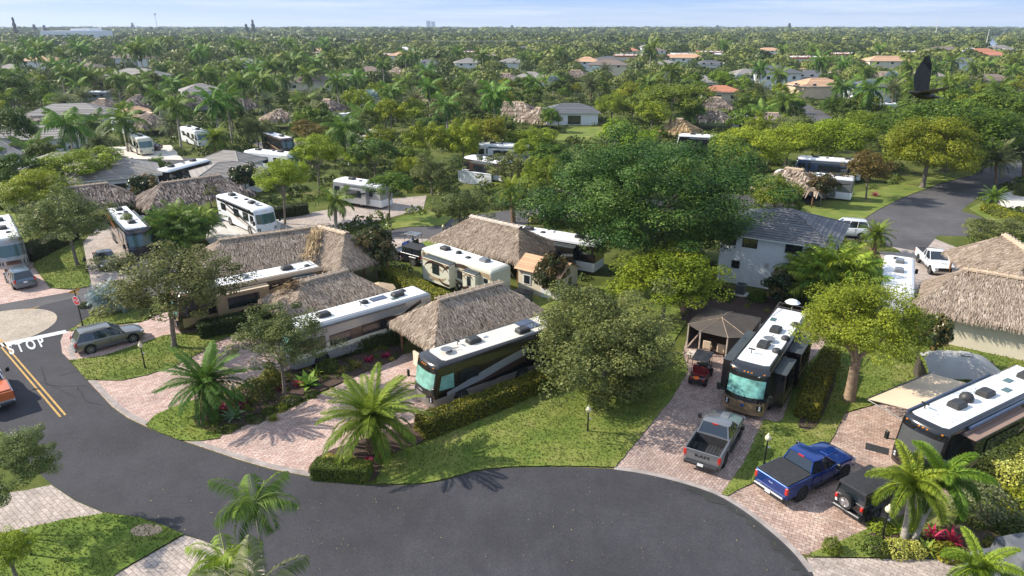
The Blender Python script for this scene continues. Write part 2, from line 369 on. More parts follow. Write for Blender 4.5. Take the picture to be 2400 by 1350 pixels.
    def build(s, name, mats, parent=None, smooth=False, bevel=0., loc=None):
        me = bpy.data.meshes.new(name); me.from_pydata(s.v, [], s.f)
        if not isinstance(mats, (list, tuple)): mats = [mats]
        for mt in mats: me.materials.append(mt)
        if len(mats) > 1: me.polygons.foreach_set('material_index', s.m)
        a = me.attributes.new('tint', 'FLOAT', 'FACE'); a.data.foreach_set('value', s.t)
        import bmesh
        if bevel:
            bm = bmesh.new(); bm.from_mesh(me)
            es = [e for e in bm.edges if len(e.link_faces) == 2 and e.calc_face_angle(0) > .5]
            bmesh.ops.bevel(bm, geom=es, offset=bevel, segments=2, affect='EDGES', profile=.5)
            bm.to_mesh(me); bm.free()
        bm = bmesh.new(); bm.from_mesh(me); bmesh.ops.recalc_face_normals(bm, faces=bm.faces); bm.to_mesh(me); bm.free()
        if smooth:
            me.polygons.foreach_set('use_smooth', [True]*len(me.polygons))
            try: me.set_sharp_from_angle(angle=R(40))
            except Exception: pass
        me.update(); o = bpy.data.objects.new(name, me)
        if loc is not None: o.location = loc
        return link(o, parent)
def np_mesh(name, V, tint, mats, parent=None, nv=4, smooth=False):
    """V: (N, nv, 3) separate polygons"""
    N = V.shape[0]; me = bpy.data.meshes.new(name)
    me.vertices.add(N*nv); me.vertices.foreach_set('co', V.reshape(-1).astype(np.float32))
    me.loops.add(N*nv); me.loops.foreach_set('vertex_index', np.arange(N*nv, dtype=np.int32))
    me.polygons.add(N); me.polygons.foreach_set('loop_start', np.arange(0, N*nv, nv, dtype=np.int32))
    a = me.attributes.new('tint', 'FLOAT', 'FACE'); a.data.foreach_set('value', np.clip(tint, 0, 1).astype(np.float32))
    me.update(calc_edges=True)
    for mt in (mats if isinstance(mats, (list, tuple)) else [mats]): me.materials.append(mt)
    return me
def meshobj(name, me, parent=None, **kw):
    o = bpy.data.objects.new(name, me); link(o, parent); return o
def text_obj(name, txt, size, mat, parent, mtx, ext=.004, sx=1., bold=0.):
    cu = bpy.data.curves.new(name, 'FONT'); cu.body = txt; cu.size = size; cu.extrude = ext; cu.offset = bold; cu.align_x = 'CENTER'; cu.align_y = 'CENTER'
    tmp = bpy.data.objects.new('tmp', cu); COL.objects.link(tmp)
    dg = bpy.context.evaluated_depsgraph_get(); me = bpy.data.meshes.new_from_object(tmp.evaluated_get(dg))
    bpy.data.objects.remove(tmp); bpy.data.curves.remove(cu)
    me.transform(Matrix.Diagonal((sx, 1, 1, 1))); me.transform(mtx); me.materials.clear(); me.materials.append(mat)
    me.name = name
    return meshobj(name, me, parent)
AUTO = []
def autolabel(o, desc, group): AUTO.append((o, desc)); o['group'] = group
LAND = []
def landmark(txt, p): LAND.append((txt, p[0], p[1]))
def in_poly(x, y, poly):
    c = False; n = len(poly); j = n-1
    for i in range(n):
        a, b = poly[i], poly[j]
        if (a[1] > y) != (b[1] > y) and x < (b[0]-a[0])*(y-a[1])/(b[1]-a[1])+a[0]: c = not c
        j = i
    return c
def smooth_poly(pts, it=2, keep=()):
    """Chaikin on a closed outline"""
    for _ in range(it):
        out = []
        n = len(pts)
        for i in range(n):
            a, b = Vector(pts[i]), Vector(pts[(i+1) % n]); out += [a*.75+b*.25, a*.25+b*.75]
        pts = out
    return pts
HAZE = 0.00011; EXPO = 0.58
# ------------------------------------------------------------------ vegetation
def unit(v): return v/np.maximum(np.linalg.norm(v, axis=-1, keepdims=True), 1e-9)
def leaf_quads(rng, C, Nrm, size, aspect=.62, bend=.25):
    """diamond shaped leaf clumps with a fold"""
    n = len(C); a = unit(np.cross(Nrm, unit(rng.normal(size=(n, 3))))); b = np.cross(Nrm, a)
    s = size[:, None]*.5
    V = np.stack([C-a*s, C-b*s*aspect+Nrm*s*bend, C+a*s, C+b*s*aspect+Nrm*s*bend], 1)
    return V
def crown_arrays(rng, R_=1., amp=.16, fq=5., rz=.8, nclump=60, nleaf=120, leaf=.06, clump=.3, low=-.55, hollow=.55, droop=0., spread=1.):
    d = unit(rng.normal(size=(nclump*3, 3))); d = d[d[:, 2] > low][:nclump]; k = len(d)
    rad = hollow+(1-hollow)*rng.random((k, 1))**.6
    bump = 1-amp*.4+amp*np.sin(d[:, :1]*fq+rng.random()*6)*np.cos(d[:, 1:2]*(fq-1)+rng.random()*6)+amp*.7*np.sin(d[:, 2:]*6+d[:, :1]*3+rng.random()*6)
    cc = d*rad*bump*np.array([1, 1, rz])*spread
    cr = clump*(.6+.7*rng.random((k, 1)))
    ct = rng.random(k)
    dd = unit(rng.normal(size=(k, nleaf, 3))); rr = (.45+.55*rng.random((k, nleaf, 1))**.5)
    pts = cc[:, None]+dd*rr*cr[:, None]*np.array([1, 1, .72]); pts[..., 2] -= droop*rng.random((k, nleaf))
    nr = unit(dd*.8+np.array([0, 0, .55])+rng.normal(size=dd.shape)*.45)
    tint = np.clip(ct[:, None]*.6+rng.random((k, nleaf))*.42, 0, 1)
    pts = pts.reshape(-1, 3); nr = nr.reshape(-1, 3); tint = tint.reshape(-1)
    V = leaf_quads(rng, pts, nr, leaf*(.6+.8*rng.random(len(pts))))
    return V*R_, tint, cc*R_
KIND = { # crown style: rz, clumps, leaves, leaf size (unit), clump, low, hollow
 'oak': dict(nclump=95, nleaf=210, leaf=.042, clump=.2, low=-.8, hollow=.38, amp=.3),
 'oakfull': dict(nclump=160, nleaf=210, leaf=.038, clump=.19, low=-1., hollow=.35, amp=.32),
 'ficus': dict(nclump=190, nleaf=270, leaf=.033, clump=.17, low=-.95, hollow=.7, amp=.3, fq=6.),
 'green': dict(nclump=80, nleaf=180, leaf=.06, clump=.25, low=-.45, hollow=.5),
 'lime': dict(nclump=90, nleaf=240, leaf=.048, clump=.25, low=-.5, hollow=.45),
 'gold': dict(nclump=95, nleaf=270, leaf=.045, clump=.25, low=-.5, hollow=.4),
 'rust': dict(nclump=70, nleaf=150, leaf=.06, clump=.25, low=-.4, hollow=.45),
 'magnolia': dict(nclump=70, nleaf=90, leaf=.13, clump=.3, low=-.8, hollow=.3),
 'dense': dict(nclump=90, nleaf=170, leaf=.06, clump=.24, low=-.35, hollow=.62),
}
F['oakfull'] = F['oak']
CACHE = {}
def crown_mesh(kind, var, lod=1.):
    key = (kind, var, lod)
    if key not in CACHE:
        k = dict(KIND[kind]); k['nclump'] = int(k['nclump']*(lod**.5)); k['nleaf'] = int(k['nleaf']*(lod**.5)); k['leaf'] = k['leaf']/(lod**.42)
        rng = np.random.default_rng(abs(hash(kind)) % 1000 if False else sum(map(ord, kind))*7+var*31)
        V, t, cc = crown_arrays(rng, **k)
        CACHE[key] = (np_mesh('crown', V, t, F[kind]), cc)
    return CACHE[key]
def limbs_mesh(kind, var, cc, base_h, R_, rz, lean=(0, 0), r0=.16, nl=7):
    mb = MB(); rng = random.Random(var*13+5)
    top = base_h*.55; fork = Vector((lean[0]*.4, lean[1]*.4, top))
    mb.tube([(0, 0, -.1), (lean[0]*.1, lean[1]*.1, top*.15), (lean[0]*.25, lean[1]*.2, top*.6), fork], [r0*1.45, r0*1.05, r0*.9, r0*.8], 9)
    ids = list(range(len(cc))); rng.shuffle(ids)
    for i in ids[:nl]:
        e = Vector(cc[i])*.8; e = Vector((e.x*R_, e.y*R_, e.z*R_+base_h))
        if e.z < top+.3: e.z = top+.5
        mid = fork.lerp(e, .45)+Vector((rng.uniform(-.2, .2)*R_*.3, rng.uniform(-.2, .2)*R_*.3, R_*.08))
        mb.tube([fork-Vector((0, 0, .1)), mid, e], [r0*.5, r0*.3, r0*.1], 6)
    return mb
def tree(kind, cx, cy, hw, hh, zc=None, label=None, cat='tree', var=None, base=None, lod=None, name=None, group=None, bark='bark', leaf_mat=None, r0=None, pos=None, rad=None, auto=None, nl=7):
    """crown centre at pixel cx,cy with half sizes in pixels; zc crown centre height"""
    if pos is not None: X, Y = pos; Rr = rad; rz_m = hh; sc = scale_at(Vector((X, Y, zc)))
    else:
        if base is not None:
            b = P(*base); h = hgt(base[0], base[1], cy); zc = h
            c = P(cx, cy, zc)
            sc = scale_at(c); X, Y = b.x, b.y; Rr = hw/sc/1.1; rz_m = hh/sc/1.06
            off = (c.x-b.x, c.y-b.y)
        else:
            c = P(cx, cy, zc); sc = scale_at(c); X, Y = c.x, c.y; Rr = hw/sc/1.1; rz_m = hh/sc/1.06
    var = random.randint(0, 2) if var is None else var
    if lod is None: lod = 1. if sc > 17 else (.45 if sc > 8 else .2)
    me, cc = crown_mesh(kind, var, lod)
    root = empty(name or 'broadleaf_tree', (X, Y, 0), 0, label, cat, group, r=Rr*.55)
    cr = meshobj('crown', me, root); rot = random.uniform(0, 6.28)
    off2 = off if (pos is None and base is not None) else (0, 0)
    cr.location = (off2[0], off2[1], zc); cr.scale = (Rr, Rr, rz_m); cr.rotation_euler = (0, 0, rot)
    if leaf_mat is not None:
        cr.material_slots[0].link = 'OBJECT'; cr.material_slots[0].material = leaf_mat
    rm = Matrix.Rotation(rot, 3, 'Z'); cc2 = [rm @ Vector((q[0], q[1], q[2]*rz_m/Rr)) + Vector((off2[0]/Rr, off2[1]/Rr, 0)) for q in cc]
    if lod >= .4:
        tb = limbs_mesh(kind, var, cc2, zc, Rr, 1, off2, r0 or max(.09, Rr*.038), nl)
        tb.build('trunk', M[bark], root, smooth=True)
    else:
        key = ('tk', bark)
        if key not in CACHE:
            mb = MB(); mb.tube([(0, 0, 0), (.03, 0, .5), (0, .02, 1)], [.045, .03, .022], 6)
            o = mb.build('trunk', M[bark], root, smooth=True); CACHE[key] = o.data
        else: o = meshobj('trunk', CACHE[key], root)
        o.scale = (zc, zc, zc*.95)
    if auto: autolabel(root, auto, group)
    return root

def frond_arrays(rng, L, n, curve, ll, lw, droopleaf, az, el, fwd=.55, plume=False, t0=.12, back=0.):
    """one pinnate frond as triangles-quads; returns V (2n,4,3)"""
    t = np.linspace(t0, 1, n); s = L*t
    ang = el-curve*t**1.4
    dt = L/n
    x = np.cumsum(np.cos(ang))*dt; z = np.cumsum(np.sin(ang))*dt
    ca, sa = math.cos(az), math.sin(az)
    dirv = np.stack([np.cos(ang)*ca, np.cos(ang)*sa, np.sin(ang)], 1)
    base = np.stack([x*ca, x*sa, z], 1)
    side = np.array([-sa, ca, 0.]); up = np.cross(dirv, side); up = -up if up[n//2, 2] < 0 else up
    prof = np.sin(np.clip(t*.9+.12, 0, 1)*math.pi)**.55*.85+.15
    out = []
    for sg in (-1, 1):
        for rep in range(3 if plume else 1):
            th = rng.uniform(-1.3, 1.3, n) if plume else rng.normal(0, .12, n)
            lift = (np.sin(th) if plume else (.25-droopleaf+th))[:, None]
            dl = unit(side*sg*(np.cos(th)[:, None] if plume else 1)+up*lift+dirv*(fwd+.35*t[:, None]))
            l = (ll*prof*(.85+.3*rng.random(n)))[:, None]
            tip = base+dl*l; tip[:, 2] -= droopleaf*l[:, 0]*.5
            mid = base+dl*l*.5
            w = dirv*lw*.5
            out.append(np.stack([base-w*.5, mid-w, tip, mid+w], 1))
    return np.concatenate(out)
def palm_crown(kind, seed, L=1., nf=22, n=22, ll=.32, lw=.035, el=(-.5, 1.35), curve=1.3, droop=.5, plume=False, fwd=.55, mat='palm', rachis=.012, dead=0):
    key = ('palm', kind)
    if key in CACHE: return CACHE[key]
    rng = np.random.default_rng(seed); Vs = []; T = []
    for i in range(nf):
        f = (i+.5)/nf; e = el[0]+(el[1]-el[0])*f**.8+rng.normal(0, .08); az = i*2.399+rng.normal(0, .15)
        l = L*(.85+.25*rng.random()); cv = curve*(1.15-.5*f)
        V = frond_arrays(rng, l, n, cv, ll*L, lw*L, droop, az, e, plume=plume, fwd=fwd)
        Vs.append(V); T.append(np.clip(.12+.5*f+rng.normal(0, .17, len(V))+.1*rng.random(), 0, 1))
        # rachis
        t = np.linspace(0, 1, 9); ang = e-cv*t**1.4; x = np.concatenate([[0], np.cumsum(np.cos(ang))[:-1]])*l/9; z = np.concatenate([[0], np.cumsum(np.sin(ang))[:-1]])*l/9
        ca, sa = math.cos(az), math.sin(az); pts = np.stack([x*ca, x*sa, z], 1); side = np.array([-sa, ca, 0])*rachis*L; up = np.array([0, 0, 1])*rachis*L*.8
        for k in range(8):
            w0, w1 = 1-k/9, 1-(k+1)/9
            Vs.append(np.stack([np.stack([pts[k]-side*w0, pts[k+1]-side*w1, pts[k+1]+up*w1, pts[k]+up*w0]), np.stack([pts[k]+side*w0, pts[k]+up*w0, pts[k+1]+up*w1, pts[k+1]+side*w1])])); T.append(np.array([.8, .85]))
    me = np_mesh('crown', np.concatenate(Vs), np.concatenate(T), F[mat]); CACHE[key] = me
    return me
PK = {
 'royal': dict(nf=15, n=26, ll=.30, lw=.045, el=(-.75, 1.3), curve=1.55, droop=.75, mat='palm'),
 'royal_lo': dict(nf=14, n=12, ll=.30, lw=.09, el=(-.75, 1.3), curve=1.5, droop=.7, mat='palm'),
 'date': dict(nf=46, n=60, ll=.19, lw=.026, fwd=1.0, el=(-.45, 1.3), curve=1.25, droop=.3, mat='datepalm'),
 'date_dark': dict(nf=40, n=60, ll=.20, lw=.026, fwd=.9, el=(-.75, 1.4), curve=1.15, droop=.35, mat='palm'),
 'date_lo': dict(nf=40, n=16, ll=.22, lw=.05, el=(-.7, 1.4), curve=.9, droop=.3, mat='greypalm'),
 'foxtail': dict(nf=13, n=130, ll=.17, lw=.013, el=(-.45, 1.25), curve=1.7, droop=.5, plume=True, mat='foxtail'),
 'xmas': dict(nf=12, n=34, ll=.36, lw=.03, el=(-.2, 1.3), curve=2.0, droop=.75, mat='palm'),
 'silver': dict(nf=26, n=9, ll=.5, lw=.09, el=(-.5, 1.4), curve=.2, droop=.05, mat='silver'),
 'areca': dict(nf=20, n=22, ll=.28, lw=.035, el=(.35, 1.45), curve=1.9, droop=.6, mat='foxtail'),
 'areca_dark': dict(nf=20, n=24, ll=.3, lw=.035, el=(.3, 1.45), curve=1.8, droop=.6, mat='palm'),
}
PSEED = {k: i*7+3 for i, k in enumerate(PK)}
def fan_crown():
    if 'fan' in CACHE: return CACHE['fan']
    rng = np.random.default_rng(5); Vs = []; T = []
    for i in range(30):
        az = i*2.399; e = -.5+1.9*(i/30)**.8; d = np.array([math.cos(az)*math.cos(e), math.sin(az)*math.cos(e), math.sin(e)]); side = np.array([-math.sin(az), math.cos(az), 0]); up = np.cross(side, d)*-1
        c = d*.5
        for a in np.linspace(-1.9, 1.9, 22):
            dd = d*math.cos(a)+side*math.sin(a); l = .48*(.75+.25*math.cos(a)); w = np.cross(dd, up)*.022; tip = c+dd*l-np.array([0, 0, .06])
            Vs.append(np.stack([c, c+dd*l*.6-w, tip, c+dd*l*.6+w])); T.append(.3+.5*rng.random())
        w = side*.015; Vs.append(np.stack([-w, c-w, c+w, w])); T.append(.6)
    CACHE['fan'] = np_mesh('crown', np.array(Vs), np.array(T), F['silver']); return CACHE['fan']
def palm(kind, base=None, crown=None, h=None, L=None, label=None, name='palm_tree', cat='palm tree', group=None, auto=None, pos=None, tr=None, lean=None, mat=None, rot=None, skirt=False, sq=1.):
    """kind of palm; base px and crown px or explicit height"""
    if pos is not None: X, Y = pos
    elif base is not None:
        b = P(*base); X, Y = b.x, b.y
        if h is None: h = hgt(base[0], base[1], crown[1])
    else: c = P(crown[0], crown[1], h); X, Y = c.x, c.y
    if lean is None:
        lean = (0, 0)
        if base is not None and crown is not None:
            c = P(crown[0], crown[1], h); lean = (max(-1.8, min(1.8, c.x-X)), max(-.6, min(.6, c.y-Y)))
    root = empty(name, (X, Y, 0), 0, label, cat, group, r=.8)
    me = fan_crown() if kind == 'fan' else palm_crown(kind, PSEED[kind], **PK[kind])
    tr = tr or {'royal': .2, 'royal_lo': .2, 'date': .24, 'date_dark': .26, 'foxtail': .15, 'xmas': .09}.get(kind, .16)
    c = meshobj('crown', me, root); L = L or {'royal': 3.4, 'royal_lo': 3.4, 'date': 2.6, 'date_dark': 2.6, 'foxtail': 2.3, 'fan': 1.8}.get(kind, 2.2)
    c.location = (lean[0], lean[1], h); c.scale = (L, L, L*sq); c.rotation_euler = (0, 0, random.uniform(0, 6.28) if rot is None else rot)
    if mat: c.material_slots[0].link = 'OBJECT'; c.material_slots[0].material = F[mat]
    royal = kind in ('royal', 'royal_lo', 'foxtail', 'xmas')
    key = ('ptrunk', kind, round(h/2) if abs(lean[0]) < .3 else (base, h))
    tm = MB(); g = lean
    pts = [(0, 0, -.1), (g[0]*.08, g[1]*.08, h*.12), (g[0]*.3, g[1]*.3, h*.4), (g[0]*.66, g[1]*.66, h*.72), (g[0], g[1], h)]
    rad = [tr*1.5, tr*1.1, tr, tr*.95, tr*.8] if not kind.startswith('date') else [tr*1.1, tr*1.2, tr*1.1, tr*1.15, tr*1.2]
    tm.tube(pts, rad, 10 if kind in ('date', 'date_dark', 'foxtail') else 7, m=0)
    if kind.startswith('date') and kind != 'date_lo':      # boots
        rr = random.Random(3)
        for i in range(int(h*26)):
            z = .15+(h-.2)*i/(h*26); a = i*2.4; f = z/h; px, py = g[0]*f, g[1]*f
            tm.box((px+math.cos(a)*tr*1.2, py+math.sin(a)*tr*1.2, z), (.1, .12, .12), rz=a, ry=-.6)
    tm.build('trunk', M['palmboot'] if kind.startswith('date') else M['palmtrunk'], root, smooth=True)
    if royal and (kind != 'royal_lo'):
        cs = MB(); f = .86
        cs.tube([(g[0]*f, g[1]*f, h*f), (g[0]*.95, g[1]*.95, h*.94), (g[0], g[1], h+.15)], [tr*1.15, tr*1.05, tr*.55], 9); cs.build('crownshaft', M['crownshaft'], root, smooth=True)
    if auto: autolabel(root, auto, group)
    return root
def clump_palm(crown, h, n, spread, L, label, kind='areca', base=None, mat=None):
    c = P(crown[0], crown[1], h*.8) if base is None else P(*base)
    root = empty('clump_palm', (c.x, c.y, 0), 0, label, 'palm tree', None, r=spread)
    me = palm_crown(kind, PSEED[kind], **PK[kind]); rr = random.Random(int(crown[0]))
    for i in range(n):
        a = i*2.399; q = spread*math.sqrt((i+.3)/n); x, y = q*math.cos(a), q*math.sin(a); hh = h*(1-.35*(q/spread)**2)*rr.uniform(.8, 1.)
        o = meshobj('stem_crown', me, root); o.location = (x, y, hh-L*.45); o.scale = (L, L, L); o.rotation_euler = (rr.uniform(-.2, .2)+y*.08, rr.uniform(-.2, .2)+x*.08, rr.uniform(0, 6))
        if mat: o.material_slots[0].link = 'OBJECT'; o.material_slots[0].material = F[mat]
        tm = MB(); tm.tube([(x*.35, y*.35, -.05), (x*.8, y*.8, hh*.5), (x, y, hh-L*.4)], [.07, .055, .045], 6); tm.build('stem', M['crownshaft'], root, smooth=True)
    return root
def scatter_on(rng, tris, n):
    """random points on triangles, area weighted -> pts, normals"""
    T = np.array(tris, float); a = T[:, 1]-T[:, 0]; b = T[:, 2]-T[:, 0]; cr = np.cross(a, b); ar = np.linalg.norm(cr, axis=1)/2
    idx = rng.choice(len(T), n, p=ar/ar.sum()); u = rng.random((n, 1)); v = rng.random((n, 1)); m = (u+v) > 1; u = np.where(m, 1-u, u); v = np.where(m, 1-v, v)
    return T[idx, 0]+a[idx]*u+b[idx]*v, unit(cr[idx])
def hedge(pxpath, w, h, mat, label, dens=260, leaf=.13, round_=.12, ends=True, z0=0., world=None, name='hedge'):
    pts = world or [P(*p) for p in pxpath]; c = sum((Vector((p[0], p[1], 0)) for p in pts), Vector())/len(pts)
    root = empty(name, (c.x, c.y, 0), 0, label, 'hedge'); rng = np.random.default_rng(int(abs(c.x*10))+3)
    tris = []; core = MB()
    for a, b in zip(pts[:-1], pts[1:]):
        a, b = Vector((a[0], a[1], 0))-c, Vector((b[0], b[1], 0))-c; L = (b-a).length; d = (b-a)/L; s = Vector((-d.y, d.x, 0)); k = max(1, int(L/1.2))
        for i in range(k):
            p0, p1 = a+d*L*i/k, a+d*L*(i+1)/k
            q = [p0+s*w/2, p0-s*w/2, p1-s*w/2, p1+s*w/2]; u = [v+Vector((0, 0, h*(1+.05*math.sin(i*1.7+v.x)))) for v in [p0+s*w*.44, p0-s*w*.44, p1-s*w*.44, p1+s*w*.44]]
            tris += [(u[0], u[1], u[2]), (u[0], u[2], u[3]), (q[1], q[2], u[2]), (q[1], u[2], u[1]), (q[3], q[0], u[0]), (q[3], u[0], u[3])]
            if i == 0: tris += [(q[0], q[1], u[1]), (q[0], u[1], u[0])]
            if i == k-1: tris += [(q[2], q[3], u[3]), (q[2], u[3], u[2])]
        core.box(tuple((a+b)/2+Vector((0, 0, h*.46))), (L-.1, w*.8, h*.88), rz=math.atan2(d.y, d.x))
    area = sum((Vector(t[1])-Vector(t[0])).cross(Vector(t[2])-Vector(t[0])).length/2 for t in tris)
    n = int(area*dens); p, nr = scatter_on(rng, [[tuple(v) for v in t] for t in tris], n)
    p = p+nr*rng.normal(0, round_*.45, (n, 1)); nr = unit(nr*.7+np.array([0, 0, .35])+rng.normal(size=nr.shape)*.6)
    low = np.sin(p[:, 0]*1.3)*np.cos(p[:, 1]*1.1+1)*.15
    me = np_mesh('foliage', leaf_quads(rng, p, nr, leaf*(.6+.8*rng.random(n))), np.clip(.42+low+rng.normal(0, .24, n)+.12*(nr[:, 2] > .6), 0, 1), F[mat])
    meshobj('foliage', me, root); core.build('inner_branches', M['hedge_core'], root)
    return root
M['hedge_core'] = pm('hedge_core', (.03, .035, .012), .95, var=.4, scale=6)
def shrub(px, r, h, mat, label, leaf=.12, n=None, name='shrub', cat='shrub', pos=None, flat=True, group=None):
    c = P(*px) if pos is None else Vector((pos[0], pos[1], 0)); rng = np.random.default_rng(int(abs(c.x*37)+abs(c.y*11)))
    n = n or int(900*r*h+500); d = unit(rng.normal(size=(n, 3))); d[:, 2] = np.abs(d[:, 2])*1.-.25*(rng.random(n)); rr = (.7+.3*rng.random((n, 1))**.5)*(1+.12*np.sin(d[:, :1]*6+1)*np.cos(d[:, 1:2]*5))
    p = d*rr*np.array([r, r, h*.85])+np.array([0, 0, h*.22]); p[:, 2] = np.maximum(p[:, 2], .03)
    nr = unit(d+np.array([0, 0, .3])+rng.normal(size=d.shape)*.5)
    me = np_mesh('foliage', leaf_quads(rng, p, nr, leaf*(.6+.8*rng.random(n))), rng.random(n)*.8+.1+.1*np.sin(d[:, 0]*5), F[mat])
    root = empty(name, (c.x, c.y, 0), 0, label, cat, group); meshobj('foliage', me, root)
    mb = MB()
    for k in range(5):
        a = k*1.25; mb.tube([(0, 0, 0), (math.cos(a)*r*.3, math.sin(a)*r*.3, h*.4), (math.cos(a)*r*.6, math.sin(a)*r*.6, h*.75)], [.03, .02, .01], 5)
    mb.build('stem', M['bark'], root)
    return root
def spiky(px, r, h, mat, label, nl=26, w=.07, name='spiky_plant', up=.7, group=None, pos=None, cat='plant', stem=0.):
    """cordyline / agave / fern: strap leaves from one point"""
    c = P(*px) if pos is None else Vector((pos[0], pos[1], 0)); rng = np.random.default_rng(int(abs(c.x*53)+abs(c.y*17))); Vs = []; T = []
    for i in range(nl):
        az = i*2.399; e = up*(.25+1.1*(i/nl)); l = r*(.8+.4*rng.random())/max(.35, math.cos(min(e, 1.2))); l = min(l, max(r, h)*1.15)
        d = np.array([math.cos(az)*math.cos(e), math.sin(az)*math.cos(e), math.sin(e)]); s = np.array([-math.sin(az), math.cos(az), 0])*w
        b = np.array([0, 0, .05+stem]); m1 = b+d*l*.5; tip = b+d*l-np.array([0, 0, l*.18])
        Vs.append(np.stack([b-s*.4, m1-s, m1+s, b+s*.4])); Vs.append(np.stack([m1-s, tip-s*.05, tip+s*.05, m1+s])); T += [.2+.6*rng.random(), .3+.7*rng.random()]
    root = empty(name, (c.x, c.y, .0), 0, label, cat, group); meshobj('leaves', np_mesh('leaves', np.array(Vs), np.array(T), F[mat]), root)
    mb = MB(); mb.tube([(0, 0, -.02), (0, 0, .1+stem)], [.05, .04], 6); mb.build('stem', M['bark'], root)
    return root
# ------------------------------------------------------------------ vehicles
WHEELC = {}; CORR = []
def wheel(parent, x, y, r, w, side, rim='rim', spokes=7, z=None):
    key = (r, w, rim, spokes)
    if key not in WHEELC:
        t = MB(); t.lathe((0, 0, 0), [(r*.3, -w*.1), (r*.62, -w*.1), (r*.64, -w/2), (r*.93, -w/2), (r, -w*.36), (r, w*.36), (r*.93, w/2), (r*.66, w/2), (r*.64, w*.1), (r*.3, w*.1)], 24, 'Y'); to = t.build('tyre', M['tyre'], parent, smooth=True)
        m = MB(); m.lathe((0, 0, 0), [(r*.64, w*.30), (r*.64, w*.46), (r*.58, w*.46), (r*.56, w*.32), (r*.1, w*.33)], 24, 'Y')
        for i in range(spokes):
            a = 2*math.pi*i/spokes; m.box((math.cos(a)*r*.34, w*.4, math.sin(a)*r*.34), (r*.52, w*.12, r*.13), ry=-a)
        m.lathe((0, 0, 0), [(r*.16, w*.3), (r*.15, w*.5), (r*.02, w*.52)], 12, 'Y')
        ro = m.build('rim', M[rim], to, smooth=True)
        WHEELC[key] = (to.data, ro.data); tyre, rimo = to, ro
    else:
        tyre = meshobj('tyre', WHEELC[key][0], parent); rimo = meshobj('rim', WHEELC[key][1], tyre)
    tyre.location = (x, y, r if z is None else z); tyre.name = 'wheel'
    if side < 0: tyre.rotation_euler = (0, 0, math.pi)
    return tyre

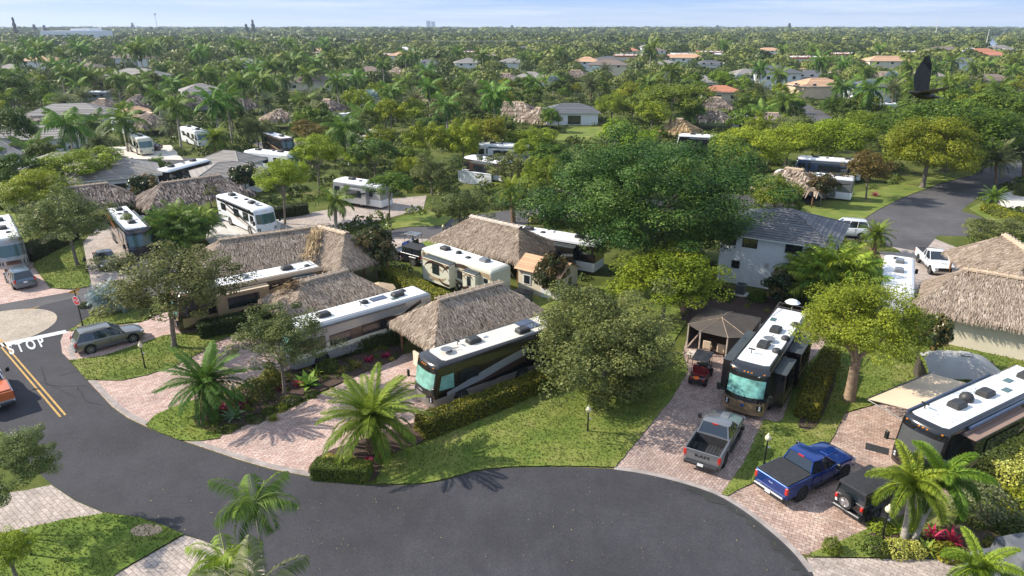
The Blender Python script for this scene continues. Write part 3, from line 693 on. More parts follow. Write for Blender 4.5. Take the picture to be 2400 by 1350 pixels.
def motorhome(label, front, head, L=11., low='rv_taupe', up='rv_black', roof='rv_roof', cap='rv_black', split=1.35, bands=(), acs=(), slides=(), awn=None, wind='shade', windp=True,
              hp=3.55, W=2.5, windows=(), rims='rim', mirrors=True, extras=(), grille=None, group=None, name='motorhome', cat='motorhome', text=None, side_both=True, bumper=None, kind='A', solar=False, brow=.2, rail=None, lod=1, rear=None, conceal=False):
    """front = site position under the middle of the front; head = heading angle; local +x forward"""
    root = empty(name, (front[0], front[1], 0), head, label, cat, group)
    hw = W/2; n = 0
    if front[1] > 90: CORR.append((front[0]-math.cos(head)*L*.5, front[1]-math.sin(head)*L*.5, 4.))
    for k in range(5): occ(front[0]-math.cos(head)*L*(k+.5)/5, front[1]-math.sin(head)*L*(k+.5)/5, 2.)
    if kind == 'A':
        def fz(z):
            if z < 1.25: return .06*(1.25-z)**2
            if z < 2.95: return .34*(z-1.25)/1.7
            return .34+.75*((z-2.95)/.6)**2
        cv = .30
    else:
        def fz(z): return .02+.10*max(0, z-2.9)
        cv = .08
    def xf(y, z, i=0.): return -fz(z)-i-cv*(abs(y)/hw)**3.2
    levels = [(.34, .05), (.50, .0), (.95, .0), (1.25, .0), (split+.0, .0), (2.2, .0), (2.9, .0), (hp-.32, .0), (hp-.18, .03), (hp-.08, .10), (hp-.02, .2)]
    ys = [-1, -.93, -.78, -.5, -.2, .2, .5, .78, .93, 1]
    mb = MB(); rings = []
    for z, i in levels:
        ring = [(xf(yy*(hw-i), z, i*.6), yy*(hw-i), z) for yy in ys]
        rx = -L+i+(.0 if z < 2.9 else .12*(z-2.9)**2*3)
        ring += [(rx+.12, hw-i, z), (rx, hw-i-.12, z), (rx, 0, z), (rx, -(hw-i-.12), z), (rx+.12, -(hw-i), z)]
        rings.append(ring)
    nn = len(rings[0]); vs = [v for r_ in rings for v in r_]
    for k in range(len(levels)-1):
        zmid = (levels[k][0]+levels[k+1][0])/2
        m = 0 if zmid < split else (1 if zmid < hp-.3 else 2)
        for i in range(nn): mb.add([], []) if False else None
        mb_f = [(k*nn+i, k*nn+(i+1) % nn, (k+1)*nn+(i+1) % nn, (k+1)*nn+i) for i in range(nn)]
        if k == 0: mb.v += vs
        for f in mb_f: mb.f.append(list(f)); mb.m.append(m); mb.t.append(.5)
    mb.f.append([(len(levels)-1)*nn+i for i in range(nn)]); mb.m.append(2); mb.t.append(.5)
    mb.f.append([nn-1-i for i in range(nn)]); mb.m.append(0); mb.t.append(.5)
    mb.build('body', [M[low], M[up], M[cap]], root, smooth=True)
    # roof membrane
    r_ = MB(); x0 = xf(0, hp-.02)-brow if kind == 'A' else -.25
    r_.prism([(x0-.15, hw-.26), (x0, hw-.5), (x0, -hw+.5), (x0-.15, -hw+.26), (-L+.35, -hw+.26), (-L+.35, hw-.26)], hp-.03, hp+.012); r_.build('roof', M[roof], root)
    # side bands
    bm_ = {}
    for bi, (mt, pts) in enumerate(bands):
        off = .006+.004*bi
        for sg in (-1, 1):
            b = bm_.setdefault((mt, sg), MB())
            y = sg*(hw+off); prev = None
            for (x, zl, zh) in pts:
                cur = ((x, y, zl), (x, y, zh))
                if prev: b.add([prev[0], cur[0], cur[1], prev[1]], [(0, 1, 2, 3)])
                prev = cur
    for (mt, sg), b in bm_.items(): b.build('livery', M[mt], root)
    def patch(y0, y1, z0, z1, off=.012, ny=9, nz=4, zb=None):
        p = MB(); v = []
        for j in range(nz+1):
            for i in range(ny+1):
                y = y0+(y1-y0)*i/ny; zz = z0+(z1-z0)*j/nz
                if zb: zz += zb*(1-abs(2*i/ny-1)**2)*(1-j/nz)
                v.append((xf(y, zz)+off, y, zz))
        p.add(v, [(j*(ny+1)+i, j*(ny+1)+i+1, (j+1)*(ny+1)+i+1, (j+1)*(ny+1)+i) for j in range(nz) for i in range(ny)]); return p
    if kind == 'A':
        if windp:
            patch(-hw*.985, hw*.985, 1.22, hp-.5, .006, 12, 5).build('front_mask', M[cap], root, smooth=True)
            patch(-hw*.90, hw*.90, 1.58, 2.66, .016, 12, 5, zb=-.06).build('windshield', M[wind], root, smooth=True)
            for sg in (-1, 1):
                wp = MB(); wp.tube([(xf(sg*.15, 1.36)+.05, sg*.15, 1.36), (xf(sg*.75, 1.55)+.05, sg*.75, 1.62)], .012, 5); wp.build('wiper', M['black_metal'], root)
        patch(-.62, .62, .72, 1.12, .014, 6, 2).build('grille', M[grille or low], root, smooth=True)
        for sg in (-1, 1):
            a, b = (hw*.68, hw*.93) if sg > 0 else (-hw*.93, -hw*.68)
            patch(a, b, .72, 1.08, .02, 3, 2).build('headlight_bezel', M['black_metal'], root)
            for zz in (.82, .99):
                l = MB(); l.lathe((xf((a+b)/2, zz)+.02, (a+b)/2, zz), [(.075, 0), (.07, .02), (.02, .03)], 12, 'X'); l.build('headlight', M['lens'], root, smooth=True)
        patch(-hw*.97, hw*.97, .36, .62, .03, 10, 1).build('bumper', M[bumper or low], root, smooth=True)
        multi(root, 'marker_light', 'amber', [((xf(yy, hp-.3), yy, hp-.28), (.08, .1, .045), 0) for yy in (-.95, -.22, 0, .22, .95)])
        for sg in (-1, 1):    # cab side windows
            b = MB(); y = sg*(hw+.02); b.add([(-.62, y, 1.5), (-1.75, y, 1.42), (-1.75, y, 2.45), (-.85, y, 2.45)], [(0, 1, 2, 3)]); b.build('side_window', M[wind if wind in ('shade', ) else 'glass'], root)
        if mirrors:
            for sg in (-1, 1):
                b = MB(); b.tube([(xf(sg*hw, 1.5)-.05, sg*(hw-.02), 1.55), (xf(sg*hw, 1.5)+.3, sg*(hw+.28), 1.58)], .03, 6); b.box((xf(sg*hw, 1.5)+.33, sg*(hw+.33), 1.8), (.14, .24, .46), rz=sg*.2, ch=.03); b.build('mirror', M['black_metal'], root)
    wn = windows if windows else ((-3.6, -2.2, 1.6, 2.5), (-6.2, -4.8, 1.6, 2.5), (-L+2.8, -L+1.4, 1.7, 2.5))
    for (a, b_, z0, z1) in wn:
        for sg in (-1, 1):
            w = MB(); y = sg*(hw+.035); w.add([(a, y, z0), (b_, y, z0), (b_, y, z1), (a, y, z1)], [(0, 1, 2, 3)])
            w.add([(a-.04, y-sg*.008, z0-.04), (b_+.04, y-sg*.008, z0-.04), (b_+.04, y-sg*.008, z1+.04), (a-.04, y-sg*.008, z1+.04)], [(0, 1, 2, 3)], 1); w.build('side_window', [M['glass'], M['black_metal']], root)
    for ai, a in enumerate(acs):   # (kind, x, y)
        k, x, y = a[:3]; b = MB()
        if k == 'ac': b.box((x, y, hp+.17), (.98, .72, .30), ch=.07, taper=.86); mt = a[3] if len(a) > 3 else 'cover_black'; b.build('air_conditioner', M[mt], root)
        elif k == 'acl': b.box((x, y, hp+.17), (.98, .72, .30), ch=.07, taper=.86); b.build('air_conditioner', M['rv_roof_cream'], root)
        elif k == 'vent': b.box((x, y, hp+.07), (.46, .46, .14), ch=.04, taper=.85); b.build('roof_vent', M['cover_black'], root)
        elif k == 'ventw': b.box((x, y, hp+.07), (.42, .42, .14), ch=.04, taper=.85); b.build('roof_vent', M['rv_white'], root)
        elif k == 'hood': b.lathe((x, y, hp), [(.30, 0), (.30, .1), (.22, .22), (.05, .27)], 12); b.build('vent_hood', M['cover_black'], root, smooth=True)
        elif k == 'dome': b.lathe((x, y, hp), [(.36, 0), (.38, .1), (.37, .24), (.28, .4), (.12, .5), (.01, .52)], 18); b.build('satellite_dome', M[a[3] if len(a) > 3 else 'rv_white'], root, smooth=True)
        elif k == 'dish':
            b.tube([(x, y, hp), (x, y, hp+.12)], .16, 10); b.tube([(x-.1, y, hp+.14), (x-.65, y+.1, hp+.16)], .025, 6)
            dv = [(0., 0.), (.12, .01), (.25, .05), (.38, .12)]
            b.lathe((x+.28, y, hp+.14), [(r0 or .01, h0) for r0, h0 in dv], 18); b.build('satellite_dish', M['rv_grey'], root, smooth=True)
        elif k == 'ant':
            b.tube([(x, y, hp), (x, y, hp+.3)], .03, 6); b.box((x, y, hp+.32), (.1, .42, .06)); b.build('antenna', M['black_metal'], root)
        elif k == 'rack':
            b.tube([(x-.3, y-.2, hp+.02), (x, y, hp+.16), (x+.3, y-.2, hp+.02)], .015, 5); b.tube([(x-.3, y+.2, hp+.02), (x, y, hp+.16), (x+.3, y+.2, hp+.02)], .015, 5); b.tube([(x, y-.22, hp+.17), (x, y+.22, hp+.17)], .02, 5); b.build('horn', M['chrome'], root)
        elif k == 'sky': b.box((x, y, hp+.03), (.6, .38, .05), ch=.015); b.build('skylight', M['glass_teal'], root)
        elif k == 'solar':
            b.box((x, y, hp+.05), (1.3, .68, .035)); 
            b.add([(x-.65+.0, y+yy-.006, hp+.0705) for yy in ()], []) 
            b.build('solar_panel', M['solar'], root)
            g = MB()
            for q in range(1, 8): g.box((x-.65+q*.1625, y, hp+.071), (.012, .66, .004))
            for q in range(1, 4): g.box((x, y-.34+q*.17, hp+.0715), (1.28, .012, .004))
            g.build('cell_grid', M['chrome'], root)
    for (sg, xa, xb, z0, z1, dep, mt, top) in slides:
        b = MB(); xm = (xa+xb)/2; b.box((xm, sg*(hw+dep/2), (z0+z1)/2), (abs(xb-xa), dep, z1-z0), ch=.03)
        so = b.build('slide_out', [M[mt]], root)
        t = MB(); t.box((xm, sg*(hw+dep*.48), z1+.03), (abs(xb-xa)+.08, dep*1.04, .045)); t.tube([(xa, sg*(hw+.06), z1+.1), (xb, sg*(hw+.06), z1+.1)], .07, 8); t.build('slide_topper', M[top], so)
        w = MB(); wl = abs(xb-xa)*(.6 if up != 'rv_cream' else .25); y = sg*(hw+dep+.045); w.add([(xm-wl/2, y, z0+(z1-z0)*.42), (xm+wl/2, y, z0+(z1-z0)*.42), (xm+wl/2, y, z1-.28), (xm-wl/2, y, z1-.28)], [(0, 1, 2, 3)]); w.build('window', M['glass'], so)
        xl, xr = min(xa, xb)+.02, max(xa, xb)-.02
        for bi, (bmt, pts) in enumerate(bands):
            w = MB(); y = sg*(hw+dep+.005+.003*bi)
            for (p0, p1) in zip(pts[:-1], pts[1:]):
                a0_, a1_ = sorted((p0, p1)); f0 = max(xl, a0_[0]); f1 = min(xr, a1_[0])
                if f1-f0 < .01: continue
                def at_(x): f = (x-a0_[0])/max(1e-6, a1_[0]-a0_[0]); return [min(z1-.03, max(z0+.03, a0_[k]+(a1_[k]-a0_[k])*f)) for k in (1, 2)]
                l0, l1 = at_(f0), at_(f1)
                if l0[1]-l0[0] < .004 and l1[1]-l1[0] < .004: continue
                w.add([(f0, y, l0[0]), (f1, y, l1[0]), (f1, y, l1[1]), (f0, y, l0[1])], [(0, 1, 2, 3)])
            if w.f: w.build('livery', M[bmt], so)
    if awn:     # rolled case along the roof edge; (side, xa, xb)
        for (sg, xa, xb, mt) in awn:
            b = MB(); b.tube([(xa, sg*(hw+.10), hp-.22), (xb, sg*(hw+.10), hp-.22)], .10, 10); b.build('awning_roll', M[mt], root, smooth=True)
    if rail:
        b = MB()
        for x in (-L+.1, -L+.9): b.tube([(x, -hw*.8, hp+.35), (x, hw*.8, hp+.35)], .03, 6)
        for yy in (-hw*.8, hw*.8): b.tube([(-L+.0, yy, hp+.35), (-L+2.2, yy, hp+.1)], .03, 6); b.tube([(-L+.1, yy, hp), (-L+.1, yy, hp+.35)], .025, 6)
        b.build('roof_rail', M[rail], root)
    # wheels
    if kind == 'A': ax = [(-2.25, .49), (-L+3.55, .49)]+([(-L+2.45, .49)] if L > 11.4 else [])
    elif kind == 'T': ax = [(-L*.52, .38), (-L*.52-.85, .38)]
    for x, r in ax:
        for sg in (-1, 1):
            a = MB(); a.lathe((x, sg*(hw-.14), r+.02), [(r*1.16, 0), (r*1.16, sg*.146)], 20, 'Y'); a.build('wheel_arch', M['well'], root)
            wheel(root, x, sg*(hw-.10), r, .26, sg, rims)
    if text:
        for (tx, size, x, z, mt, where) in text:
            if where == 'front':
                m = Matrix.Translation((xf(0, z)+.035, 0, z)) @ Matrix(((0, 0, 1, 0), (1, 0, 0, 0), (0, 1, 0, 0), (0, 0, 0, 1)))
                text_obj('lettering', tx, size, M[mt], root, m)
            elif where == 'cap':
                m = Matrix.Translation((x, z[1], z[0])) @ Matrix.Rotation(z[2], 4, 'Y') @ Matrix(((0, 0, 1, 0), (1, 0, 0, 0), (0, 1, 0, 0), (0, 0, 0, 1)))
                text_obj('lettering', tx, size, M[mt], root, m)
            else:
                m = Matrix.Translation((x, -(hw+.04), z)) @ Matrix.Rotation(math.pi/2, 4, 'X')
                text_obj('lettering', tx, size, M[mt], root, m)
    root['hw'] = hw
    del root['hw']
    return root

def loft(st, hood=False):
    """st: list of (x, halfwidth, zbottom, zbelt, ztop)"""
    mb = MB(); rs = []
    for (x, w, zb, zl, zt) in st:
        half = [(0, zb), (w*.9, zb), (w*.985, zb+.14), (w, zb+(zl-zb)*.5), (w*.985, zl-.04), (w*.93, zl+(zt-zl)*.5), (w*.72, zt-.01), (0, zt+.015)]
        ring = [(x, y, z) for y, z in half]+[(x, -y, z) for y, z in half[-2:0:-1]]
        rs.append(ring)
    n = len(rs[0]); mb.v = [v for r_ in rs for v in r_]
    for k in range(len(rs)-1):
        for i in range(n): mb.f.append([k*n+i, k*n+(i+1) % n, (k+1)*n+(i+1) % n, (k+1)*n+i]); mb.m.append(0); mb.t.append(.5)
    mb.f.append(list(range(n-1, -1, -1))); mb.f.append([(len(rs)-1)*n+i for i in range(n)]); mb.m += [0, 0]; mb.t += [.5, .5]
    return mb
def greenhouse(root, st, paint, roofmat=None, pillars=(), rack=None):
    """st: (x, half width, z) bottom stations & top: list of (xb, xt) with widths; 4 sided cabin"""
    (x0, x1, wb, zb), (t0, t1, wt, zt) = st
    g = MB(); N = 6
    def pt(f, side, up):
        xb = x0+(x1-x0)*f; xt = t0+(t1-t0)*f
        taper = 1-.10*abs(2*f-1)**2.5
        return (xt, side*wt*taper, zt) if up else (xb, side*wb*taper, zb)
    for side in (-1, 1):
        for k in range(N):
            a, b = k/N, (k+1)/N; g.add([pt(a, side, 0), pt(b, side, 0), pt(b, side, 1), pt(a, side, 1)], [(0, 1, 2, 3)])
    g.add([pt(0, -1, 0), pt(0, 1, 0), pt(0, 1, 1), pt(0, -1, 1)], [(0, 1, 2, 3)]); g.add([pt(1, -1, 0), pt(1, 1, 0), pt(1, 1, 1), pt(1, -1, 1)], [(0, 1, 2, 3)])
    g.build('window', M['glass'], root)
    r_ = MB(); ring = []; 
    out = [pt(k/N, -1, 1) for k in range(N+1)]+[pt(1-k/N, 1, 1) for k in range(N+1)]
    c = Vector(((t0+t1)/2, 0, 0))
    def sc(p, s, dz): return (c.x+(p[0]-c.x)*s, p[1]*s, p[2]+dz)
    r1 = [sc(p, 1.012, -.05) for p in out]; r2 = [sc(p, 1.0, .03) for p in out]; r3 = [sc(p, .86, .065) for p in out]; n = len(out)
    r_.v = r1+r2+r3
    for k in (0, 1):
        for i in range(n): r_.f.append([k*n+i, k*n+(i+1) % n, (k+1)*n+(i+1) % n, (k+1)*n+i]); r_.m.append(0); r_.t.append(.5)
    r_.f.append([2*n+i for i in range(n)]); r_.m.append(0); r_.t.append(.5)
    for side in (-1, 1):
        for f, w in [(0., .09), (1., .07)]+list(pillars):
            a, b = Vector(pt(f, side, 0)), Vector(pt(f, side, 1)); r_.tube([a, b], [w*.55, w*.45], 5)
    r_.build('cabin_roof', M[roofmat or paint], root, smooth=True)
    if rack:
        k = MB()
        for side in (-1, 1): k.tube([(t0+.2, side*wt*.82, zt+.1), (t1-.3, side*wt*.82, zt+.1)], .02, 5)
        k.build('roof_rack', M[rack], root)
    return root
def put_wheels(root, xs, hw, r, w=.24, rim='rim', spokes=7):
    for x in xs:
        for sg in (-1, 1):
            a = MB(); a.lathe((x, sg*(hw-.2), r+.03), [(r*1.2, 0), (r*1.2, sg*.206)], 20, 'Y'); a.build('wheel_arch', M['well'], root)
            wheel(root, x, sg*(hw-w*.42), r, w, sg, rim, spokes)
def lampbox(root, name, mat, c, d, **k):
    b = MB(); b.box(c, d, ch=min(d)*.3, **k); return b.build(name, M[mat], root)
def suv(label, a, b, paint, L=4.8, W=1.86, Hh=1.68, name='parked_car', cat='car', group=None, sedan=False, rr=.37, detail=True):
    """a,b: site positions of rear and front end of the centre line"""
    a, b = Vector(a[:2]), Vector(b[:2]); d = (b-a).normalized(); c = (a+b)/2; ang = math.atan2(d.y, d.x)
    root = empty(name, (c.x, c.y, 0), ang, label, cat, group, r=2.6); h = L/2; w = W/2
    k = Hh/1.68
    loft([(-h, w*.78, .48, .82*k, .92*k), (-h+.12, w*.92, .34, .95*k, 1.08*k), (-h+.5, w*.985, .30, 1.0*k, 1.10*k), (-h*.4, w, .28, 1.0*k, 1.07*k), (h*.2, w, .28, .97*k, 1.04*k), (h*.45, w*.99, .28, .93*k, 1.04*k), (h*.8, w*.95, .29, .82*k, .93*k), (h-.14, w*.86, .32, .72*k, .82*k), (h, w*.62, .40, .62*k, .70*k)]).build('body', M[paint], root, smooth=True)
    if sedan: st = ((-h+.55, h*.42, w*.93, 1.0*k), (-h+1.35, h*.05, w*.72, Hh*.95))
    else: st = ((-h+.16, h*.42, w*.94, 1.02*k), (-h+.55, h*.08, w*.76, Hh*.97))
    greenhouse(root, st, paint, pillars=[(.36, .06), (.68, .06)], rack=None if sedan else 'chrome')
    put_wheels(root, (-h+.95, h-.93), w, rr)
    for sg in (-1, 1):
        lampbox(root, 'tail_light', 'red_lens', (-h+.10, sg*w*.84, .93*k), (.14, .2, .36)); lampbox(root, 'headlight', 'lens', (h-.22, sg*w*.74, .74*k), (.34, .26, .14), rz=-sg*.5)
        lampbox(root, 'mirror', paint, (h*.30, sg*(w+.1), 1.1*k), (.12, .2, .14))
        if detail:
            m = MB(); m.box((0, sg*(w+.004), .36), (L*.55, .02, .1)); m.build('side_sill', M['rv_grey'], root)
            multi(root, 'door_handle', 'chrome', [((-.1, sg*(w+.002), .92*k), (.2, .03, .03), 0), ((-1.05, sg*(w+.002), .92*k), (.2, .03, .03), 0)])
    if detail: multi(root, 'door_seam', 'well', [((x, sg*(w+.001), .68*k), (.016, .01, .6*k), 0) for x in (-1.05, -.02, 1.0) for sg in (-1, 1)])
    m = MB(); m.box((h-.03, 0, .52), (.06, W*.5, .2), ch=.01); m.build('grille', M['black_metal'], root)
    m = MB(); m.box((-h-.01, 0, .78*k), (.02, .32, .15)); m.build('licence_plate', M['plate'], root)
    multi(root, 'bumper', 'rv_grey', [((-h+.03, 0, .44), (.14, W*.86, .22), .04), ((h-.05, 0, .36), (.14, W*.7, .14), .03)])
    return root
def pickup(label, a, b, paint, L=5.9, W=2.03, Hh=1.95, bed='open', name='pickup_truck', tail=None, rim='rim_dark', rr=.42, group=None, oval=False, chrome=False):
    a, b = Vector(a[:2]), Vector(b[:2]); d = (b-a).normalized(); c = (a+b)/2; ang = math.atan2(d.y, d.x)
    root = empty(name, (c.x, c.y, 0), ang, label, 'pickup truck', group, r=3.); h = L/2; w = W/2; xb = -h+1.95
    loft([(xb, w, .52, 1.22, 1.30), (xb+.3, w, .48, 1.22, 1.3), (0, w, .46, 1.21, 1.28), (h*.36, w, .46, 1.20, 1.27), (h*.42, w, .46, 1.16, 1.27), (h*.80, w*.985, .48, 1.08, 1.20), (h-.16, w*.95, .50, 1.0, 1.10), (h, w*.84, .56, .92, 1.0)]).build('body', M[paint], root, smooth=True)
    greenhouse(root, ((xb+.02, h*.40, w*.95, 1.25), (xb+.28, h*.11, w*.78, Hh-.07)), paint, pillars=[(.44, .07)])
    bd = MB()    # bed
    for sg in (-1, 1):
        bd.box((-h+.98, sg*(w-.055), .93), (1.92, .11, .78), ch=.03)
    bd.box((-h+1.0, 0, .60), (1.9, W-.2, .12)); bd.box((xb-.05, 0, .95), (.08, W-.24, .66)); bd.build('bed', [M[paint]], root)
    lin = MB(); lin.box((-h+1., 0, .68), (1.75, W-.24, .03), ch=.01)
    for sg in (-1, 1): lin.box((-h+1., sg*(w-.125), 1.), (1.75, .02, .56)); lin.box((-h+1.15, sg*(w-.26), .80), (.7, .22, .24), ch=.04)
    lin.box((xb-.1, 0, 1.), (.02, W-.26, .56)); 
    for q in range(9): lin.box((-h+1., -w+.3+q*.18, .705), (1.7, .05, .02))
    if bed == 'open': lin.build('bed_liner', M['bedliner'], root)
    else:
        t = MB(); t.box((-h+1.0, 0, 1.345), (1.86, W-.14, .05), ch=.02); t.build('bed_cover', M['rv_grey'] if False else M['bedliner'], root)
    tg = MB(); tg.box((-h+.03, 0, .96), (.09, W-.12, .72), ch=.03); to = tg.build('tailgate', M[paint], root)
    multi(root, 'bumper', 'chrome' if chrome else 'rim_dark', [((-h-.08, 0, .56), (.2, W*.94, .2), .05), ((h-.02, 0, .58), (.16, W*.88, .24), .05)])
    m = MB(); m.box((-h-.19, 0, .58), (.02, .32, .16)); m.build('licence_plate', M['plate'], root)
    put_wheels(root, (-h+1.28, h-1.0), w, rr, .27, rim, 6)
    for sg in (-1, 1):
        lampbox(root, 'tail_light', 'red_lens', (-h+.04, sg*(w-.08), 1.05), (.13, .2, .4)); lampbox(root, 'headlight', 'lens', (h-.1, sg*w*.80, .92), (.2, .3, .18))
        b_ = MB(); b_.tube([(h*.28, sg*w*.98, 1.25), (h*.28, sg*(w+.18), 1.3)], .025, 5); b_.box((h*.28, sg*(w+.24), 1.38), (.12, .22, .28), ch=.03); b_.build('mirror', M['black_metal'] if not chrome else M['car_white'], root)
        m = MB(); m.box((.55, sg*(w+.02), .42), (2.3, .14, .05)); m.build('running_board', M['rim_dark'], root)
        multi(root, 'door_handle', 'rim_dark', [((.35, sg*(w+.004), 1.08), (.2, .03, .04), 0), ((-.55, sg*(w+.004), 1.08), (.2, .03, .04), 0)])
    multi(root, 'door_seam', 'well', [((x, sg*(w+.001), .90), (.018, .012, .66), 0) for x in (xb+.06, -.12, .98) for sg in (-1, 1)])
    m = MB(); m.box((h*.62, 0, 1.262), (.9, .5, .05), ch=.02); m.build('hood_bulge', M[paint], root)
    m = MB(); m.box((h+.0, 0, .85), (.06, W*.6, .26), ch=.02); m.build('grille', M['black_metal'], root)
    m = MB(); m.box((xb+.25, 0, Hh-.06), (.06, .34, .06)); m.build('brake_light', M['red_lens'], root)
    bk = Matrix.Translation((-h-.03, 0, 1.0)) @ Matrix(((0, 0, -1, 0), (-1, 0, 0, 0), (0, 1, 0, 0), (0, 0, 0, 1)))
    if tail: text_obj('lettering', tail, .25, M['black_metal'], root, bk, .01, 1.6)
    if oval:
        o = MB(); n = 20; o.add([(-h-.028, .17*math.cos(2*math.pi*i/n), 1.06+.07*math.sin(2*math.pi*i/n)) for i in range(n)], [tuple(range(n))]); oo = o.build('oval_badge', M['blue_oval'], root)
        text_obj('lettering', 'Ford', .1, M['sign_white'], oo, Matrix.Translation((-h-.034, 0, 1.06)) @ Matrix(((0, 0, -1, 0), (-1, 0, 0, 0), (0, 1, 0, 0), (0, 0, 0, 1))), .002, 1.2)
    return root
def jeep(label, a, b, paint='car_black', name='off_road_car'):
    a, b = Vector(a[:2]), Vector(b[:2]); d = (b-a).normalized(); c = (a+b)/2; root = empty(name, (c.x, c.y, 0), math.atan2(d.y, d.x), label, 'car', None, r=2.5)
    w = .80; h = 2.15
    m = MB(); m.box((-.75, 0, .86), (2.8, 1.6, .62), ch=.05); m.box((1.35, 0, .88), (1.5, 1.36, .5), ch=.07, taper=.94); m.build('body', M[paint], root)
    multi(root, 'fender', 'rim_dark', [((x, sg*.84, .92), (1.05, .26, .1), .04) for x in (-1.25, 1.45) for sg in (-1, 1)])
    m = MB(); m.box((-.85, 0, 1.46), (2.55, 1.52, .62), taper=.92); m.build('window', M['glass'], root)
    m = MB(); m.box((-.85, 0, 1.80), (2.5, 1.5, .09), ch=.03); m.build('hardtop', M['bedliner'], root)
    for sg in (-1, 1):
        for x in (-2.1, -1.05, -.1, .38): m = MB(); m.tube([(x, sg*.76, 1.15), (x+(.0 if x < .3 else -.15), sg*.71, 1.78)], .05, 5); m.build('pillar', M['rim_dark'], root)
    m = MB(); m.tube([(-2.12, -.72, 1.76), (-2.12, .72, 1.76)], .045, 5); m.build('rear_bar', M['rim_dark'], root)
    put_wheels(root, (-1.25, 1.3), .9, .42, .27, 'rim', 5)
    sp = wheel(root, -h-.16, .10, .40, .26, 1, 'rim', 5, z=1.02); sp.rotation_euler = (0, 0, math.pi/2); sp.name = 'spare_wheel'
    for sg in (-1, 1): lampbox(root, 'tail_light', 'red_lens', (-h-.03, sg*.68, 1.0), (.1, .16, .24)); lampbox(root, 'headlight', 'lens', (2.12, sg*.5, .92), (.06, .22, .22))
    multi(root, 'bumper', 'rim_dark', [((-h-.12, 0, .52), (.2, 1.5, .16), .04), ((2.2, 0, .55), (.2, 1.5, .16), .04)])
    m = MB(); m.box((-h-.05, .55, .78), (.02, .32, .16)); m.build('licence_plate', M['plate'], root)
    return root
def golf_cart(label, a, head, paint, seat='seat_red', roof='cover_black', flag=False):
    root = empty('golf_cart', (a[0], a[1], 0), head, label, 'golf cart', None, r=1.5)
    m = MB(); m.box((.85, 0, .55), (.75, 1.1, .42), ch=.1, taper=.8); m.box((0, 0, .32), (2.3, 1.15, .14), ch=.04); m.box((-.95, 0, .52), (.65, 1.1, .4), ch=.08); m.build('body', M[paint], root)
    m = MB(); m.box((-.15, 0, .68), (.5, 1.05, .16), ch=.05); m.box((-.42, 0, .95), (.14, 1.05, .5), ch=.05); m.box((-.72, 0, .72), (.45, 1.05, .12), ch=.04); m.build('seat', M[seat], root)
    m = MB(); 
    for sg in (-1, 1):
        m.tube([(.85, sg*.5, .7), (.5, sg*.5, 1.85)], .022, 5); m.tube([(-.95, sg*.5, .7), (-.85, sg*.5, 1.85)], .022, 5)
    m.tube([(.55, .25, .75), (.3, .25, 1.0)], .02, 5); m.lathe((.28, .25, 1.02), [(.18, 0), (.19, .02), (.17, .03)], 12); m.build('roof_frame', M['black_metal'], root)
    m = MB(); m.box((-.18, 0, 1.88), (1.75, 1.15, .06), ch=.025); m.build('canopy', M[roof], root)
    put_wheels(root, (-.85, .85), .6, .24, .2, 'rim', 5)
    for sg in (-1, 1): lampbox(root, 'tail_light', 'red_lens', (-1.28, sg*.42, .6), (.05, .16, .12))
    if flag:
        m = MB(); m.lathe((-1.3, .05, .62), [(.05, -.02), (.2, .02), (.24, .09), (.12, .16), (.02, .18)], 9); m.build('orange_bag', M['hot_orange'], root, smooth=True)
    return root
def person_seated(label, loc, head):
    import bmesh
    P_ = {'pel': (0, 0, .0, .15), 'belly': (.0, 0, .22, .14), 'chest': (-.02, 0, .42, .155), 'neck': (0, 0, .58, .06), 'headb': (.02, 0, .66, .085), 'head': (.03, 0, .76, .10), 'crown': (.02, 0, .84, .075)}
    for s, sg in (('l', 1), ('r', -1)):
        P_[s+'sh'] = (-.01, sg*.19, .50, .065); P_[s+'el'] = (.12, sg*.25, .27, .045); P_[s+'wr'] = (.36, sg*.17, .30, .03); P_[s+'ha'] = (.43, sg*.15, .32, .032)
        P_[s+'hip'] = (.03, sg*.1, -.01, .09); P_[s+'kn'] = (.43, sg*.13, .03, .065); P_[s+'an'] = (.50, sg*.13, -.36, .045); P_[s+'toe'] = (.66, sg*.14, -.40, .04)
    E_ = [('pel', 'belly'), ('belly', 'chest'), ('chest', 'neck'), ('neck', 'headb'), ('headb', 'head'), ('head', 'crown')]
    for s in 'lr': E_ += [('chest', s+'sh'), (s+'sh', s+'el'), (s+'el', s+'wr'), (s+'wr', s+'ha'), ('pel', s+'hip'), (s+'hip', s+'kn'), (s+'kn', s+'an'), (s+'an', s+'toe')]
    ks = list(P_); me = bpy.data.meshes.new('person'); me.from_pydata([P_[k][:3] for k in ks], [(ks.index(a), ks.index(b)) for a, b in E_], [])
    o = bpy.data.objects.new('person', me); link(o)
    md = o.modifiers.new('s', 'SKIN'); sv = me.skin_vertices[0].data
    for i, k in enumerate(ks): sv[i].radius = (P_[k][3], P_[k][3])
    sv[0].use_root = True
    o.modifiers.new('u', 'SUBSURF').levels = 2
    dg = bpy.context.evaluated_depsgraph_get(); m2 = bpy.data.meshes.new_from_object(o.evaluated_get(dg)); o.modifiers.clear(); o.data = m2
    for mt in ('skin', 'shirt', 'trousers', 'hair'): m2.materials.append(M[mt])
    for p in m2.polygons:
        z, x, y = p.center.z, p.center.x, abs(p.center.y)
        p.material_index = 3 if (z > .78 or (z > .68 and x < 0)) else 0 if z > .56 or (x > .2 and z > .18) else 2 if z < .08 else 1
        p.use_smooth = True
    o.location = loc; o.rotation_euler = (0, 0, head); tag(o, label, 'person')
    return o

